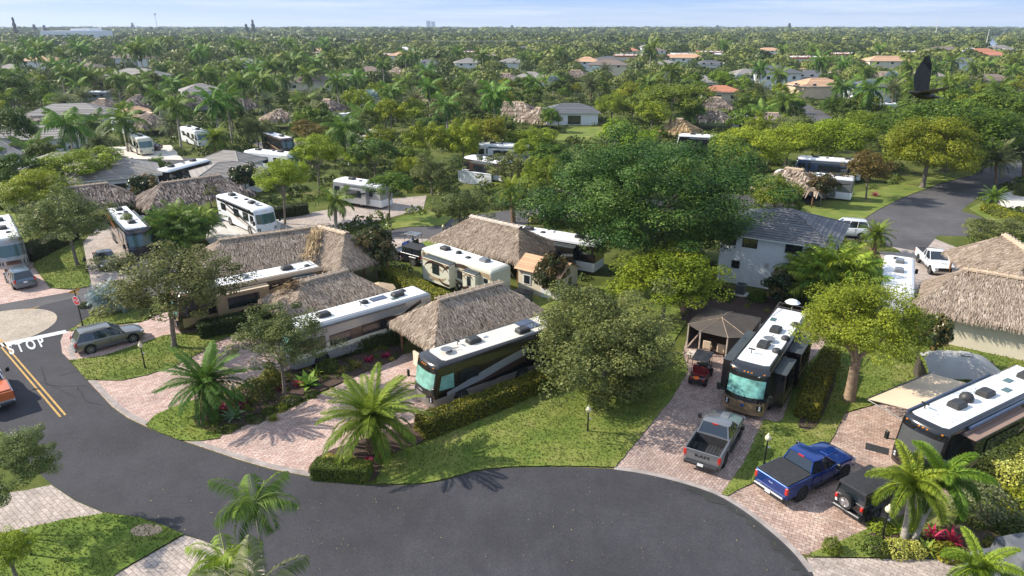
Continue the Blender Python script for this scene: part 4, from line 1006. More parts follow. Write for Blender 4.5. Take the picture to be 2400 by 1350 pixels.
# ------------------------------------------------------------------ buildings
def slope_rows(mb, a, b, c, d, pitch, lift, m=0, rnd=None, overl=1.25, seg=0.):
    """lapped rows on a roof slope; a-b eave (left,right), c-d ridge end (c above b, d above a)"""
    a, b, c, d = map(Vector, (a, b, c, d)); nrm = (b-a).cross(d-a if (d-a).length > .01 else c-a).normalized()
    if nrm.z < 0: nrm = -nrm
    Ls = ((d-a)+(c-b)).length/2; n = max(1, int(Ls/pitch))
    for i in range(n):
        f0, f1 = i/n, min(1, (i+1)/n)
        l0, r0 = a.lerp(d, f0), b.lerp(c, f0); l1, r1 = a.lerp(d, f1), b.lerp(c, f1)
        k = 1 if not seg else max(1, int((r0-l0).length/seg))
        for j in range(k):
            p0, p1 = l0.lerp(r0, j/k)+nrm*lift, l0.lerp(r0, (j+1)/k)+nrm*lift; q1, q0 = l1.lerp(r1, (j+1)/k)+nrm*.004, l1.lerp(r1, j/k)+nrm*.004
            mb.add([p0, p1, q1, q0, l0.lerp(r0, j/k)-nrm*.01, l0.lerp(r0, (j+1)/k)-nrm*.01], [(0, 1, 2, 3), (4, 5, 1, 0)], m, random.random())
def hip_faces(w, d, z0, z1, hip=None, gable=False):
    """rectangle w (x) by d (y); ridge along x"""
    if w < d: pass
    hx, hy = w/2, d/2; rx = hx-(hip if hip is not None else hy)
    rx = max(rx, .05)
    A, B, C_, D_ = (-hx, -hy, z0), (hx, -hy, z0), (hx, hy, z0), (-hx, hy, z0)
    E_, G_ = (-rx, 0, z1), (rx, 0, z1)
    return [(A, B, G_, E_), (C_, D_, E_, G_), (B, C_, G_, G_), (D_, A, E_, E_)], (E_, G_)
def house(label, c, ang, w, d, hw_, hr, roof='tile_grey', wall='wall_white', near=False, wins=None, flat=False, over=.6, auto=None, group=None, name='house', hip=None):
    root = empty(name, (c[0], c[1], 0), ang, label, 'house', group, r=max(w, d)*.55); CORR.append((c[0], c[1], w*.55))
    if auto: autolabel(root, auto, group)
    m = MB(); m.box((0, 0, hw_/2), (w, d, hw_)); m.build('wall', M[wall], root)
    if flat:
        m = MB(); m.box((0, 0, hw_+.12), (w-.9, d-.9, .3)); ro = m.build('roof', M['flat_white'], root)
        m = MB()
        for sg in (-1, 1):
            m.box((0, sg*(d/2+.1), hw_+.0), (w+.9, .6, .95), rx=sg*-.5); m.box((sg*(w/2+.1), 0, hw_+.003), (.6, d+.9, .95), ry=sg*.5)
        m.build('roof_edge', M[roof], root)
        m = MB(); rr = random.Random(int(c[0]))
        for i in range(int(w/3.5)): m.box((-w/2+2+i*3.5+rr.uniform(-.6, .6), rr.uniform(-.3, .3)*d*.6, hw_+.55), (.9, .8, .7))
        m.build('roof_unit', M['trim'], ro)
    else:
        fs, (E_, G_) = hip_faces(w+2*over, d+2*over, hw_-.12, hw_+hr, hip); m = MB()
        for f in fs: slope_rows(m, *f, .36 if near else .8, .045 if near else .06, seg=0.)
        ro = m.build('roof', M[roof], root)
        # ridge and hip caps
        cp = MB(); cp.tube([E_, G_], .09, 6)
        fs0 = fs[0]; 
        for cnr, e in ((fs0[0], E_), (fs0[1], G_), (fs[1][0], G_), (fs[1][1], E_)): cp.tube([Vector(cnr)+Vector((0, 0, .03)), Vector(e)], .08, 5)
        cp.build('ridge_cap', M[roof], ro)
        fa = MB()
        W2, D2 = w/2+over-.03, d/2+over-.03
        fa.box((0, -D2, hw_-.16), (2*W2, .05, .18)); fa.box((0, D2, hw_-.16), (2*W2, .05, .18)); fa.box((-W2, 0, hw_-.163), (.05, 2*D2, .18)); fa.box((W2, 0, hw_-.163), (.05, 2*D2, .18)); fa.build('fascia', M['trim'], root)
    ws = wins if wins is not None else [(sx, side) for side in 'fb' for sx in (-.3, .05, .33)]+[(0, 'l'), (0, 'r')]
    for wd in ws:
        sx, side = wd[:2]; ww, wh, wz = wd[2:5] if len(wd) > 2 else (1.3, 1.1, min(1.6, hw_-1.1) if hw_ < 4 else 4.3)
        f = MB(); p = MB()
        if side in 'fb':
            y = (-d/2 if side == 'f' else d/2); s = -1 if side == 'f' else 1
            f.box((sx*w, y+s*.02, wz), (ww+.16, .06, wh+.16)); p.box((sx*w, y+s*.056, wz), (ww, .02, wh)); p.box((sx*w, y+s*.07, wz), (.05, .02, wh), m=1)
        else:
            x = (-w/2 if side == 'l' else w/2); s = -1 if side == 'l' else 1
            f.box((x+s*.02, sx*d, wz), (.06, ww+.16, wh+.16)); p.box((x+s*.056, sx*d, wz), (.02, ww, wh)); p.box((x+s*.07, sx*d, wz), (.02, .05, wh), m=1)
        fo = f.build('window', M['trim' if wall != 'wall_white' or not near else 'dark_trim'], root); p.build('pane', [M['glass'], M['dark_trim']], fo)
    return root
def chickee(label, c, ang, w, d, ze=2.3, zr=5.2, hip=None, mat='thatch', lod=1., ridge=True, name='thatched_hut', auto=None, group=None, skirt=.35, wall=None, posts=True, gold=False, rsticks=True, ridge_mat='ridgewood'):
    """palm thatched hip roof; w along ridge"""
    root = empty(name, (c[0], c[1], 0), ang, label, 'thatched hut', group, r=max(w, d)*.5)
    if c[1] > 100: CORR.append((c[0], c[1], w*.4))
    if auto: autolabel(root, auto, group)
    fs, (E_, G_) = hip_faces(w, d, ze, zr, hip)
    rng = np.random.default_rng(int(abs(c[0]*31+c[1]*7))); base = MB(); Vs = []; T = []
    bw, bl, row = (.065, .42, .14) if lod == 1 else ((.2, .8, .34) if lod > .4 else (.4, 1.1, .6))
    for f in fs:
        a, b, c3, d3 = [Vector(q) for q in f]; base.add([a, b, c3, d3] if (c3-d3).length > .01 else [a, b, c3], [(0, 1, 2, 3)] if (c3-d3).length > .01 else [(0, 1, 2)], 0, .1)
        nrm = (b-a).cross(d3-a).normalized(); nrm = nrm if nrm.z > 0 else -nrm; dn = ((a+b)/2-(c3+d3)/2).normalized()
        Ls = ((a+b)/2-(c3+d3)/2).length; n = int(Ls/row)
        for i in range(-1, n+1):
            ff = min(1, (i+1)/n) if i >= 0 else 0.
            l, r_ = np.array(a.lerp(d3, ff)), np.array(b.lerp(c3, ff)); L = np.linalg.norm(r_-l); k = max(1, int(L/bw*1.25))
            if L < .1: continue
            t = rng.random((k, 1)); p = l+(r_-l)*t; nn = np.array(nrm); dd = np.array(dn); si = unit(r_-l)
            rowt = .05*math.sin(i*2.1)
            ln = bl*(.7+.6*rng.random((k, 1)))*(1. if i >= 0 else .9)
            dirn = unit(dd+si*rng.normal(0, .22, (k, 1))+nn*(.06+.08*rng.random((k, 1)))-(np.array([0, 0, .75]) if i < 1 else 0))
            wd = si*bw*(.5+.5*rng.random((k, 1)))*.6; st = p-dd*.1+nn*.03
            tip = st+dirn*ln
            Vs.append(np.stack([st-wd, tip-wd*.35, tip+wd*.35, st+wd], 1)); T.append(np.clip(.5+rowt+rng.normal(0, .22, k), 0, 1))
    me = np_mesh('thatch', np.concatenate(Vs), np.concatenate(T), M[mat]); th = meshobj('thatch_roof', me, root); base.build('roof_core', M[mat], root)
    if ridge:
        rb = MB(); e, g = Vector(E_), Vector(G_); 
        for sg in (-1, 1): rb.box((0, sg*.17, zr+.02), ((g-e).length+.5, .36, .05), rx=-sg*.55)
        rc = rb.build('ridge_cap', M[ridge_mat], root)
        if rsticks:
            sk = MB(); n = max(3, int((g-e).length/.62))
            for i in range(n+1):
                x = e.x+(g.x-e.x)*i/n
                for sg in (-1, 1): sk.tube([(x, -sg*.12, zr+.24), (x+.04, sg*.42, zr-.17)], .032, 5)
            for sg in (-1, 1): sk.tube([(e.x-.3, sg*.26, zr+.03), (g.x+.3, sg*.26, zr+.03)], .035, 5)
            sk.build('ridge_sticks', M['palewood'], rc)
    if posts:
        for sx in (-1, 1):
            for sy in (-1, 1):
                p = MB(); p.tube([(sx*(w/2-.7), sy*(d/2-.7), 0), (sx*(w/2-.7), sy*(d/2-.7), ze+.3)], .1, 8); p.build('post', M['post'], root)
    if wall:
        m = MB(); m.box((0, 0, ze*.5+.1), (w-1.5, d-1.5, ze+.2)); m.build('wall', M[wall], root)
    return root
def lamp_post(px, top=None, label='', white=True, h=None, tilt=0.):
    b = P(*px); h = h or hgt(px[0], px[1], top); root = empty('street_lamp', (b.x, b.y, 0), 0, label, 'street lamp', None)
    m = MB(); m.tube([(0, 0, -.05), (0, 0, .25)], [.075, .06], 10); m.tube([(0, 0, .2), (0, 0, h-.36)], [.05, .042], 10); m.tube([(0, 0, h-.38), (0, 0, h-.30)], [.05, .10], 10); m.build('post', M['black_metal'], root, smooth=True)
    g = MB(); g.lathe((0, 0, h-.30), [(.09, 0), (.155, .08), (.17, .17), (.14, .26), (.075, .33), (.05, .36), (.06, .39), (.045, .44), (.01, .46)], 16); g.build('globe', M['globe' if white else 'black_metal'], root, smooth=True)
    s = MB(); s.box((.12, 0, h-.75), (.12, .015, .1)); s.build('number_tag', M['sign_white'], root)
    return root
# ------------------------------------------------------------------ ground, roads, lawns
DRIVES = []
def sheet(name, poly, z, mat, kind='structure', t=.0, side=None, label=None, cat=None):
    if name in ('driveway', 'canal', 'roundel'): DRIVES.append([(p[0], p[1]) for p in poly])
    pts = [(p[0], p[1]) for p in poly]; mb = MB(); mb.prism(pts, z-(t or .003), z, 0, 1 if side else None)
    o = mb.build(name, [mat, side] if side else mat); o['kind'] = kind; return o
def pp(*a): return [P(x, y) for x, y in a]
g = MB(); ang = [R(a) for a in range(0, 360, 6)]; rad = [0, 60, 200, 700, 2000, 4500, 6600]; vs = [(0, 60, 0)]
for r_ in rad[1:]: vs += [(r_*math.sin(a), 60+r_*math.cos(a), 0) for a in ang]
n = len(ang); fs = [(0, 1+(i+1) % n, 1+i) for i in range(n)]
for k in range(len(rad)-2):
    for i in range(n): fs.append((1+k*n+i, 1+k*n+(i+1) % n, 1+(k+1)*n+(i+1) % n, 1+(k+1)*n+i))
g.add(vs, fs); o = g.build('ground', M['ground']); o['kind'] = 'structure'
# cross road and main road
def strip(pts, w, it=2):
    pts = [Vector((p.x, p.y)) for p in pts]
    for _ in range(it):
        q = [pts[0]]
        for a, b in zip(pts[:-1], pts[1:]): q += [a*.75+b*.25, a*.25+b*.75]
        pts = q+[pts[-1]]
    L, R_ = [], []
    for i, p in enumerate(pts):
        d = (pts[min(i+1, len(pts)-1)]-pts[max(i-1, 0)]).normalized(); s = Vector((-d.y, d.x)); L.append(p+s*w/2); R_.append(p-s*w/2)
    return L+R_[::-1]
ROADS = []
def road(name, poly, z, mat='asphalt'): ROADS.append([(p[0], p[1]) for p in poly]); return sheet(name, poly, z, M[mat])
cross = strip([P(-320, 800), P(60, 728), P(240, 690)-Vector((0, 0, 0)), P(560, 625), P(960, 552), P(1270, 497), P(1600, 470), P(2060, 470)], 7.0)
road('road', cross, .010, 'asphalt_old')
main = pp((20, 735), (185, 695), (212, 740), (186, 765), (158, 778), (146, 800), (148, 828), (165, 850), (205, 893), (262, 955), (300, 982), (345, 1003), (385, 1020), (430, 1036), (560, 1080), (640, 1103), (723, 1119), (800, 1130), (880, 1138), (960, 1138), (1000, 1134), (1040, 1127), (1075, 1117), (1110, 1107), (1150, 1101), (1200, 1097), (1290, 1095), (1360, 1096), (1440, 1100), (1500, 1108), (1560, 1121), (1630, 1140), (1690, 1162), (1740, 1192), (1780, 1221), (1830, 1262), (1870, 1300), (1905, 1345), (1945, 1440),
          (1500, 1700), (900, 1560), (640, 1365), (600, 1318), (475, 1266), (432, 1253), (330, 1213), (240, 1200), (175, 1172), (120, 1135), (60, 1080), (0, 1010), (-80, 950), (-160, 890), (-110, 800), (-40, 750))
road('road', main, .016, 'asphalt')
rr_ = strip([P(2070, 575), P(2150, 500), P(2215, 452), P(2330, 415), P(2460, 380)], 8.)
road('road', rr_, .012, 'asphalt_old')
cds = [P(2150, 510)+Vector((math.cos(a)*8.3, math.sin(a)*8.3, 0)) for a in np.linspace(0, 6.283, 36)[:-1]]
road('road', cds, .018, 'asphalt_old')
road('road', strip([P(1870, 245), P(1905, 262), P(1945, 292)], 6), .012, 'asphalt_old')
road('road', strip([P(250, 352), P(420, 385), P(560, 372), P(720, 340)], 8), .012, 'asphalt_old')
road('road', strip([P(2240, 700), P(2215, 600), P(2120, 560)], 7), .009, 'paver_grey')
# gutters along the main road
gl = pp((155, 815), (165, 850), (205, 893), (262, 955), (300, 982), (345, 1003), (385, 1020), (430, 1036), (560, 1080), (640, 1103), (723, 1119))
sheet('pavement', strip([p+Vector((.12, .25, 0)) for p in gl], .34, 1), .030, M['gutter'])
gl = pp((1440, 1100), (1500, 1108), (1560, 1121), (1630, 1140), (1690, 1162), (1740, 1192), (1780, 1221), (1830, 1262), (1870, 1300), (1905, 1345))
sheet('pavement', strip([p+Vector((.0, .1, 0)) for p in gl], .3, 1), .031, M['gutter'])
def ragged(pts, w, z, mat, nm='road_stain'):
    k = strip(pts, w, 2); n = len(k)//2; rr = random.Random(5); out = []
    for i, p in enumerate(k): out.append(p if i < n else p+Vector((rr.uniform(-.22, .22), rr.uniform(-.22, .22))))
    sheet(nm, out, z, mat)
ragged([p+Vector((-.42, -.18, 0)) for p in gl[3:]], .38, .0386, M['asphalt_dark'])
# driveways
sheet('driveway', pp((205, 892), (262, 953), (300, 980), (345, 1001), (470, 960), (700, 880), (1020, 760), (980, 700), (640, 800), (540, 785), (500, 800), (400, 862), (290, 893)), .022, M['paver_pink'])
sheet('driveway', pp((430, 1034), (560, 1078), (640, 1101), (723, 1117), (830, 1090), (1010, 1010), (1300, 880), (1420, 790), (1330, 730), (1000, 820), (930, 835), (700, 950), (515, 1020)), .024, M['paver_pink'])
sheet('driveway', pp((1440, 1099), (1500, 1106), (1560, 1119), (1630, 1138), (1690, 1160), (1830, 990), (1930, 850), (2010, 730), (1800, 700), (1620, 760), (1590, 860), (1560, 950)), .023, M['paver_H'])
sheet('driveway', pp((1700, 1162), (1740, 1190), (1780, 1219), (1830, 1260), (1870, 1298), (1897, 1302), (2020, 1245), (2160, 1195), (2290, 1140), (2600, 1040), (2600, 900), (2300, 915), (2070, 945), (1980, 970), (1945, 1040), (1775, 1130)), .025, M['paver_right'])
sheet('driveway', pp((1905, 1345), (1890, 1308), (2230, 1313), (2500, 1300), (2500, 1500), (1950, 1460)), .026, M['paver_grey'])
sheet('driveway', pp((-60, 1165), (60, 1150), (120, 1137), (175, 1174), (240, 1202), (250, 1207), (75, 1240), (-60, 1262)), .022, M['paver_grey'])
sheet('driveway', pp((270, 1348), (432, 1255), (475, 1268), (600, 1320), (650, 1375), (560, 1460), (200, 1430)), .022, M['paver_grey'])
sheet('driveway', pp((150, 780), (142, 800), (146, 828), (163, 845), (240, 842), (345, 812), (560, 790), (640, 690), (520, 700), (380, 735), (330, 757), (158, 777)), .028, M['paver_pink'])
sheet('driveway', pp((-120, 640), (75, 590), (120, 676), (180, 682), (-120, 735)), .022, M['paver_pink'])
sheet('driveway', pp((195, 570), (250, 500), (400, 560), (440, 640), (300, 664), (215, 676), (208, 640)), .022, M['paver_grey'])
sheet('driveway', pp((620, 520), (720, 500), (900, 468), (1000, 458), (992, 490), (860, 524), (690, 560), (630, 570)), .022, M['paver_grey'])
sheet('driveway', pp((520, 600), (480, 560), (500, 500), (680, 480), (650, 545)), .023, M['concrete'])
sheet('driveway', pp((870, 600), (900, 560), (1030, 560), (1100, 600), (1010, 620)), .0225, M['paver_grey'])
sheet('driveway', pp((2080, 640), (2060, 590), (2300, 600), (2350, 700), (2140, 720)), .022, M['paver_grey'])
sheet('driveway', pp((2300, 465), (2450, 430), (2500, 520), (2370, 490)), .022, M['sand'])
sheet('driveway', pp((800, 315), (880, 300), (900, 330), (820, 345)), .022, M['concrete'])
sheet('driveway', pp((250, 345), (400, 340), (430, 375), (300, 372)), .024, M['sand'])
sheet('driveway', pp((590, 335), (700, 325), (740, 345), (650, 372)), .022, M['paver_grey'])
# paver roundel in the crossing
cc = P(-5, 770); sheet('roundel', [cc+Vector((math.cos(a)*4.1, math.sin(a)*4.1, 0)) for a in np.linspace(0, 6.283, 48)[:-1]], .034, M['paver_tan'])
# markings
def mark(poly, mat): return sheet('road_marking', poly, .0405, M[mat])
mark(pp((0, 806), (0, 815), (158, 781), (154, 774)), 'white_paint')
a0, a1 = P(-28, 770), P(148, 976)
for off in (-.14, .14):
    d = (a1-a0).normalized(); s = Vector((-d.y, d.x, 0)); A, B = a0.lerp(a1, .14)+s*off, a1+s*off
    mark([A+s*.06, B+s*.06, B-s*.06, A-s*.06], 'yellow')
d0, d1 = P(58, 729), P(92, 719); s = Vector((-(d1-d0).y, (d1-d0).x, 0)).normalized()*.06; mark([d0+s, d1+s, d1-s, d0-s], 'yellow')
u = (P(110, 795)-P(18, 817)).normalized(); v = Vector((-u.y, u.x, 0)); c = P(62, 812)
mt = Matrix.Translation((c.x, c.y, .043)) @ Matrix(((u.x, v.x, 0, 0), (u.y, v.y, 0, 0), (0, 0, 1, 0), (0, 0, 0, 1)))
to = text_obj('road_marking', 'S T O P', 1.55, M['white_paint'], None, Matrix.Identity(4), .002, .62, .045)
sx = (P(103, 797)-P(20, 818)).length/to.dimensions.x if to.dimensions.x > 0 else 1
sy = 2.25/max(.1, max(v_.co.y for v_ in to.data.vertices)-min(v_.co.y for v_ in to.data.vertices))
xs_ = [v_.co.x for v_ in to.data.vertices]; sx = (P(103, 797)-P(20, 818)).length/(max(xs_)-min(xs_))
to.data.transform(mt @ Matrix.Diagonal((sx, sy, 1, 1))); to['kind'] = 'structure'
# cracks and stains of the older asphalt
def crack(pts, w=.022):
    pts = pp(*pts); out = [pts[0]]
    for a, b in zip(pts[:-1], pts[1:]):
        k = max(2, int((b-a).length/.35)); out += [a.lerp(b, (i+1)/k)+Vector((random.uniform(-.07, .07), random.uniform(-.07, .07), 0)) for i in range(k)]
    sheet('road_crack', strip(out, w, 0), .0385, M['crack'])
M['crack'] = pm('crack', (.022, .021, .021), .95, var=.3)
for c_ in (((60, 880), (120, 905), (200, 905), (240, 925)), ((95, 860), (110, 900), (180, 935)), ((140, 880), (190, 870)), ((180, 905), (200, 940), (240, 950))): crack(c_)
# lawns (slabs with a cut soil edge)
LAWNS = {
 'a': pp((163, 846), (205, 891), (285, 893), (345, 880), (405, 861), (470, 828), (508, 803), (545, 786), (640, 765), (560, 768), (385, 787), (340, 803), (240, 836)),
 'b': pp((341, 998), (365, 974), (430, 945), (520, 925), (620, 880), (660, 880), (600, 950), (480, 1000), (520, 1020), (512, 1030), (470, 1035), (425, 1034), (380, 1017)),
 'c': pp((882, 1136), (890, 1075), (1010, 1035), (1180, 965), (1270, 920), (1420, 840), (1600, 830), (1612, 870), (1575, 935), (1441, 1097), (1360, 1094), (1290, 1093), (1200, 1095), (1150, 1099), (1110, 1105), (1075, 1115), (1040, 1125), (1000, 1132), (960, 1136)),
 'd': pp((1692, 1160), (1745, 1082), (1789, 985), (1818, 991), (1835, 985), (1860, 900), (1905, 840), (1960, 780), (2140, 770), (2300, 800), (2500, 830), (2500, 890), (2280, 905), (2070, 943), (1982, 968), (1960, 1010), (1945, 1040), (1830, 1098), (1775, 1128), (1703, 1163)),
 'e': pp((1896, 1300), (1960, 1275), (2030, 1243), (2100, 1215), (2180, 1182), (2270, 1148), (2420, 1100), (2500, 1150), (2500, 1300), (2225, 1312), (1905, 1307)),
 'f': pp((-60, 1265), (75, 1237), (160, 1218), (240, 1206), (330, 1215), (390, 1236), (430, 1254), (350, 1300), (270, 1348), (190, 1430), (-60, 1450)),
 'g': pp((162, 775), (176, 768), (205, 745), (230, 738), (300, 735), (390, 725), (345, 752), (240, 764), (165, 778)),
 'h': pp((78, 625), (90, 590), (180, 560), (196, 600), (208, 640), (214, 672), (175, 678), (118, 676)),
 'i': pp((850, 545), (880, 528), (950, 507), (1002, 496), (1060, 510), (1040, 530), (960, 532), (905, 540)),
 'j': pp((900, 600), (940, 585), (1055, 548), (1120, 535), (1075, 570), (960, 600)),
 'k': pp((1850, 520), (1890, 478), (2020, 450), (2280, 392), (2290, 408), (2200, 432), (2120, 462), (2062, 490), (2020, 517), (1990, 535)),
 'l': pp((2270, 490), (2300, 475), (2420, 520), (2380, 560), (2320, 520)),
 'm': pp((1320, 300), (1430, 297), (1460, 330), (1300, 330)),
 'n': pp((1000, 770), (1250, 690), (1500, 660), (1620, 740), (1560, 830), (1440, 840), (1300, 740), (1180, 720)),
 'o': pp((-60, 500), (30, 490), (60, 560), (-60, 560)),
}
M['soil_edge'] = pm('soil_edge', (.045, .032, .022), .95, var=.4, scale=8)
grng = np.random.default_rng(4); blades = []; bt = []
for k, poly in LAWNS.items():
    fine = []
    for a, b in zip(poly, poly[1:]+poly[:1]):
        n = max(1, int((b-a).length/.35))
        for i in range(n):
            q = a.lerp(b, i/n); fine.append(q+Vector((random.uniform(-.035, .035), random.uniform(-.035, .035), 0)) if k in 'abcdefg' else q)
    sheet('lawn', fine, .07, M['lawn_green' if k in 'fbj' else 'lawn'], t=.055, side=M['soil_edge'])
    if k in 'abcdefgh':
        tr = [[tuple(poly[i]) for i in t] for t in mg.tessellate_polygon([[Vector((p.x, p.y, 0)) for p in poly]])]
        ar = sum((Vector(t[1])-Vector(t[0])).cross(Vector(t[2])-Vector(t[0])).length/2 for t in tr); n = int(min(ar*60, 12000)); p, _ = scatter_on(grng, tr, n); p[:, 2] = .07
        az = grng.random((n, 1))*6.28; s = np.concatenate([np.cos(az), np.sin(az), az*0], 1)*.035; hh = .05+.07*grng.random((n, 1)); lean = np.concatenate([grng.normal(0, .04, (n, 2)), hh], 1)
        blades.append(np.stack([p-s, p+s, p+lean+s*.2, p+lean-s*.2], 1)); bt.append(np.clip(grng.normal(.5, .22, n), 0, 1))
F['grass'] = foliage('grass_blades', (.09, .125, .02), (.155, .20, .032), (.26, .27, .07), trans=.2, hue=0)
o = meshobj('grass_tufts', np_mesh('grass_tufts', np.concatenate(blades), np.concatenate(bt), F['grass'])); o['kind'] = 'stuff'
# mulch beds
BEDS = [smooth_poly(pp((450, 985), (470, 955), (540, 925), (610, 885), (740, 855), (935, 805), (950, 835), (870, 868), (760, 915), (650, 965), (560, 1005), (515, 1020), (470, 1005)), 1),
        smooth_poly(pp((725, 1092), (760, 1062), (840, 1035), (985, 985), (1010, 1005), (1005, 1030), (900, 1075), (885, 1130), (800, 1135), (722, 1115)), 1),
        smooth_poly(pp((2020, 1300), (2015, 1270), (2050, 1245), (2150, 1250), (2260, 1220), (2420, 1180), (2450, 1290), (2230, 1308), (2100, 1311)), 1),
        smooth_poly(pp((1590, 700), (1700, 690), (1880, 700), (1900, 740), (1800, 760), (1600, 770)), 1),
        smooth_poly(pp((1865, 1000), (1905, 900), (1945, 860), (1965, 880), (1920, 1000), (1890, 1012)), 1)]
for b in BEDS: sheet('planting_bed', b, .085, M['mulch'], t=.07)
sheet('bare_patch', smooth_poly(pp((305, 1245), (330, 1230), (375, 1232), (385, 1250), (340, 1262), (310, 1256)), 2), .0745, M['stone'], t=.004)
sheet('canal', strip([P(2330, 112), P(2300, 86), P(2285, 76)], 26), .03, M['water'])

# low planting inside the beds, fallen leaves on the hard ground
rng = np.random.default_rng(15); Vs = []; T = []
for bi, cnt in ((0, 95), (1, 10), (2, 30), (3, 22)):
    tr = [[(BEDS[bi][i][0], BEDS[bi][i][1], .085) for i in t] for t in mg.tessellate_polygon([[Vector((p[0], p[1], 0)) for p in BEDS[bi]]])]; pt_, _ = scatter_on(rng, tr, cnt)
    for c_ in pt_:
        r_ = rng.uniform(.16, .42); nq = 70; d = unit(rng.normal(size=(nq, 3))); d[:, 2] = np.abs(d[:, 2]); p = d*(.6+.45*rng.random((nq, 1)))*np.array([r_, r_, r_*.9])+c_
        Vs.append(leaf_quads(rng, p, unit(d+rng.normal(size=d.shape)*.5), .09*(.7+.8*rng.random(nq)))); T.append(np.clip(rng.random()*.7+rng.random(nq)*.35, 0, 1))
F['bed'] = foliage('leaf_bed_mix', (.03, .06, .012), (.10, .15, .02), (.34, .33, .04))
o = meshobj('border_planting', np_mesh('border_planting', np.concatenate(Vs), np.concatenate(T), F['bed'])); tag(o, 'mixed low plants filling the mulch beds', 'plants', kind='stuff')
M['litter'] = tinted('dry_leaf', [(0., (.07, .04, .02)), (.5, (.22, .14, .06)), (1., (.45, .38, .15))], .9)
pts_ = []
for pl in ([(163, 846), (1441, 1100), (1700, 1165), (1890, 1310)], ):
    pass
for k_ in range(2600):
    x_, y_ = rng.uniform(100, 2200), rng.uniform(800, 1340); q = P(x_, y_); near = rng.random()
    if near < .45 and in_poly(q.x, q.y, ROADS[1]): continue
    pts_.append((q.x, q.y, .052 if not any(in_poly(q.x, q.y, [(v.x, v.y) for v in LAWNS[k]]) for k in 'abcdef') else .085))
pts_ = np.array(pts_); nn_ = unit(np.array([0, 0, 1.])+rng.normal(size=pts_.shape)*.3)
o = meshobj('fallen_leaves', np_mesh('fallen_leaves', leaf_quads(rng, pts_, nn_, rng.uniform(.03, .075, len(pts_))), rng.random(len(pts_)), M['litter'])); tag(o, 'dry leaves scattered over drives and grass', 'leaf litter', kind='stuff')
# ------------------------------------------------------------------ motorhomes
def sw(x0, x1, zl0, zl1, th0, th1, n=10, p=1.8, th_mid=None):
    """swoosh band from x0 to x1, height zl0->zl1 with power curve"""
    out = []
    for i in range(n+1):
        f = i/n; z = zl0+(zl1-zl0)*f**p; t = th0+(th1-th0)*f
        if th_mid: t += th_mid*math.sin(math.pi*f)
        out.append((x0+(x1-x0)*f, z, z+t))
    return out
def hx(deg): return R(deg)
A_b = [('rv_silver', sw(-1.2, -10.4, .95, 2.35, .25, .5, p=1.3, th_mid=.35)), ('rv_brown', sw(-3.2, -10.4, 1.0, 2.0, .08, .2, p=1.3, th_mid=.3)), ('rv_black', sw(-4.2, -10.4, .85, 1.75, .03, .05, p=1.2, th_mid=.1))]
motorhome('black and taupe motorhome with green windshield shade and aerials on its cream roof', (-5.85, 38.45), hx(217), 10.8, 'rv_taupe', 'rv_brownblack', 'rv_roof_cream', 'rv_brownblack', 1.0, A_b, hp=3.3, brow=.65,
          acs=[('ac', -4.3, -.25), ('ac', -7.9, .45), ('rack', -2.2, .3), ('rack', -2.5, -.2), ('dish', -2.3, 0), ('ant', -3.2, -.5), ('ventw', -5.3, -.5), ('solar', -8.9, .1), ('solar', -8.9, -.65)], windows=[(-3.6, -2.2, 1.7, 2.4), (-8.6, -7.6, 1.4, 2.7)], wind='shade',
          text=[('ITASCA', .16, 0, 1.32, 'sign_white', 'front')], awn=[(-1, -2, -9.5, 'awning_dark')])
B_b = [('rv_cream', sw(-.3, -11.2, 1.05, 1.05, .35, 1.6, p=1, n=3)), ('rv_brown', [(-3.0, 1.35, 2.2), (-8.0, 1.5, 2.35), (-8.8, 1.6, 2.2), (-9.4, 1.75, 1.9)]), ('rv_brownblack', sw(-7.6, -10.8, 1.2, 2.7, .25, .3, p=.8)), ('rv_silver', sw(-.3, -11.2, .95, 1.05, .06, .06))]
motorhome('silver and beige motorhome with white roof behind the rounded olive oak', (-16.2, 43.6), hx(220), 11.8, 'rv_silver', 'rv_silver', 'rv_roof', 'rv_silver', 1.1, B_b, hp=3.3,
          acs=[('ac', -3.2, .1), ('ac', -9.4, .1), ('solar', -7.9, -.3), ('hood', -6.7, -.2), ('ant', -6.2, .1), ('vent', -10.2, -.5), ('sky', -8.9, .5), ('rack', -4.6, -.4)], awn=[(1, -1.5, -9.3, 'rv_grey')], windows=[(-7.6, -5.6, 1.5, 2.15), (-4.6, -3.0, 1.5, 2.15), (-2.6, -1.9, 1.4, 2.3)], wind='curtain')
C_b = [('rv_tan', [(-.6, .55, 1.3), (-4, .6, 1.2), (-8, 1.3, 2.3), (-11.5, 1.7, 2.8)]), ('rv_brown', sw(-1, -11.5, .5, 1.7, .15, .2, p=1.5, th_mid=.25)), ('rv_black', sw(-5.5, -11.5, 1.4, 2.4, .05, .12, p=1.2, th_mid=.12)), ('rv_tan', sw(-2.5, -9, .55, 1.0, .05, .05)), ('rv_orange', sw(-3.5, -10, .6, 1.3, .04, .06, p=1.5))]
motorhome('long brown and gold motorhome with dark roof edge beside the L shaped thatched hut', (-27.3, 50.2), hx(216), 12.4, 'rv_brown', 'rv_brownblack', 'rv_roof', 'rv_tan', 1.1, C_b, hp=3.3,
          acs=[('ac', -9.6, .1), ('ant', -7, 0), ('dish', -6.2, .1), ('rack', -5.2, .2), ('ac', -3.2, 0), ('vent', -11.3, .3)], slides=[(1, -7.4, -3.2, .6, 2.75, .55, 'rv_tan', 'awning_tan'), (1, -11.4, -9.6, .9, 2.85, .5, 'rv_tan', 'awning_dark')], wind='curtain', rail='rv_black')
D_b = [('rv_tan', [(-.2, 2.5, 2.8), (-9.5, 2.45, 2.8)])]
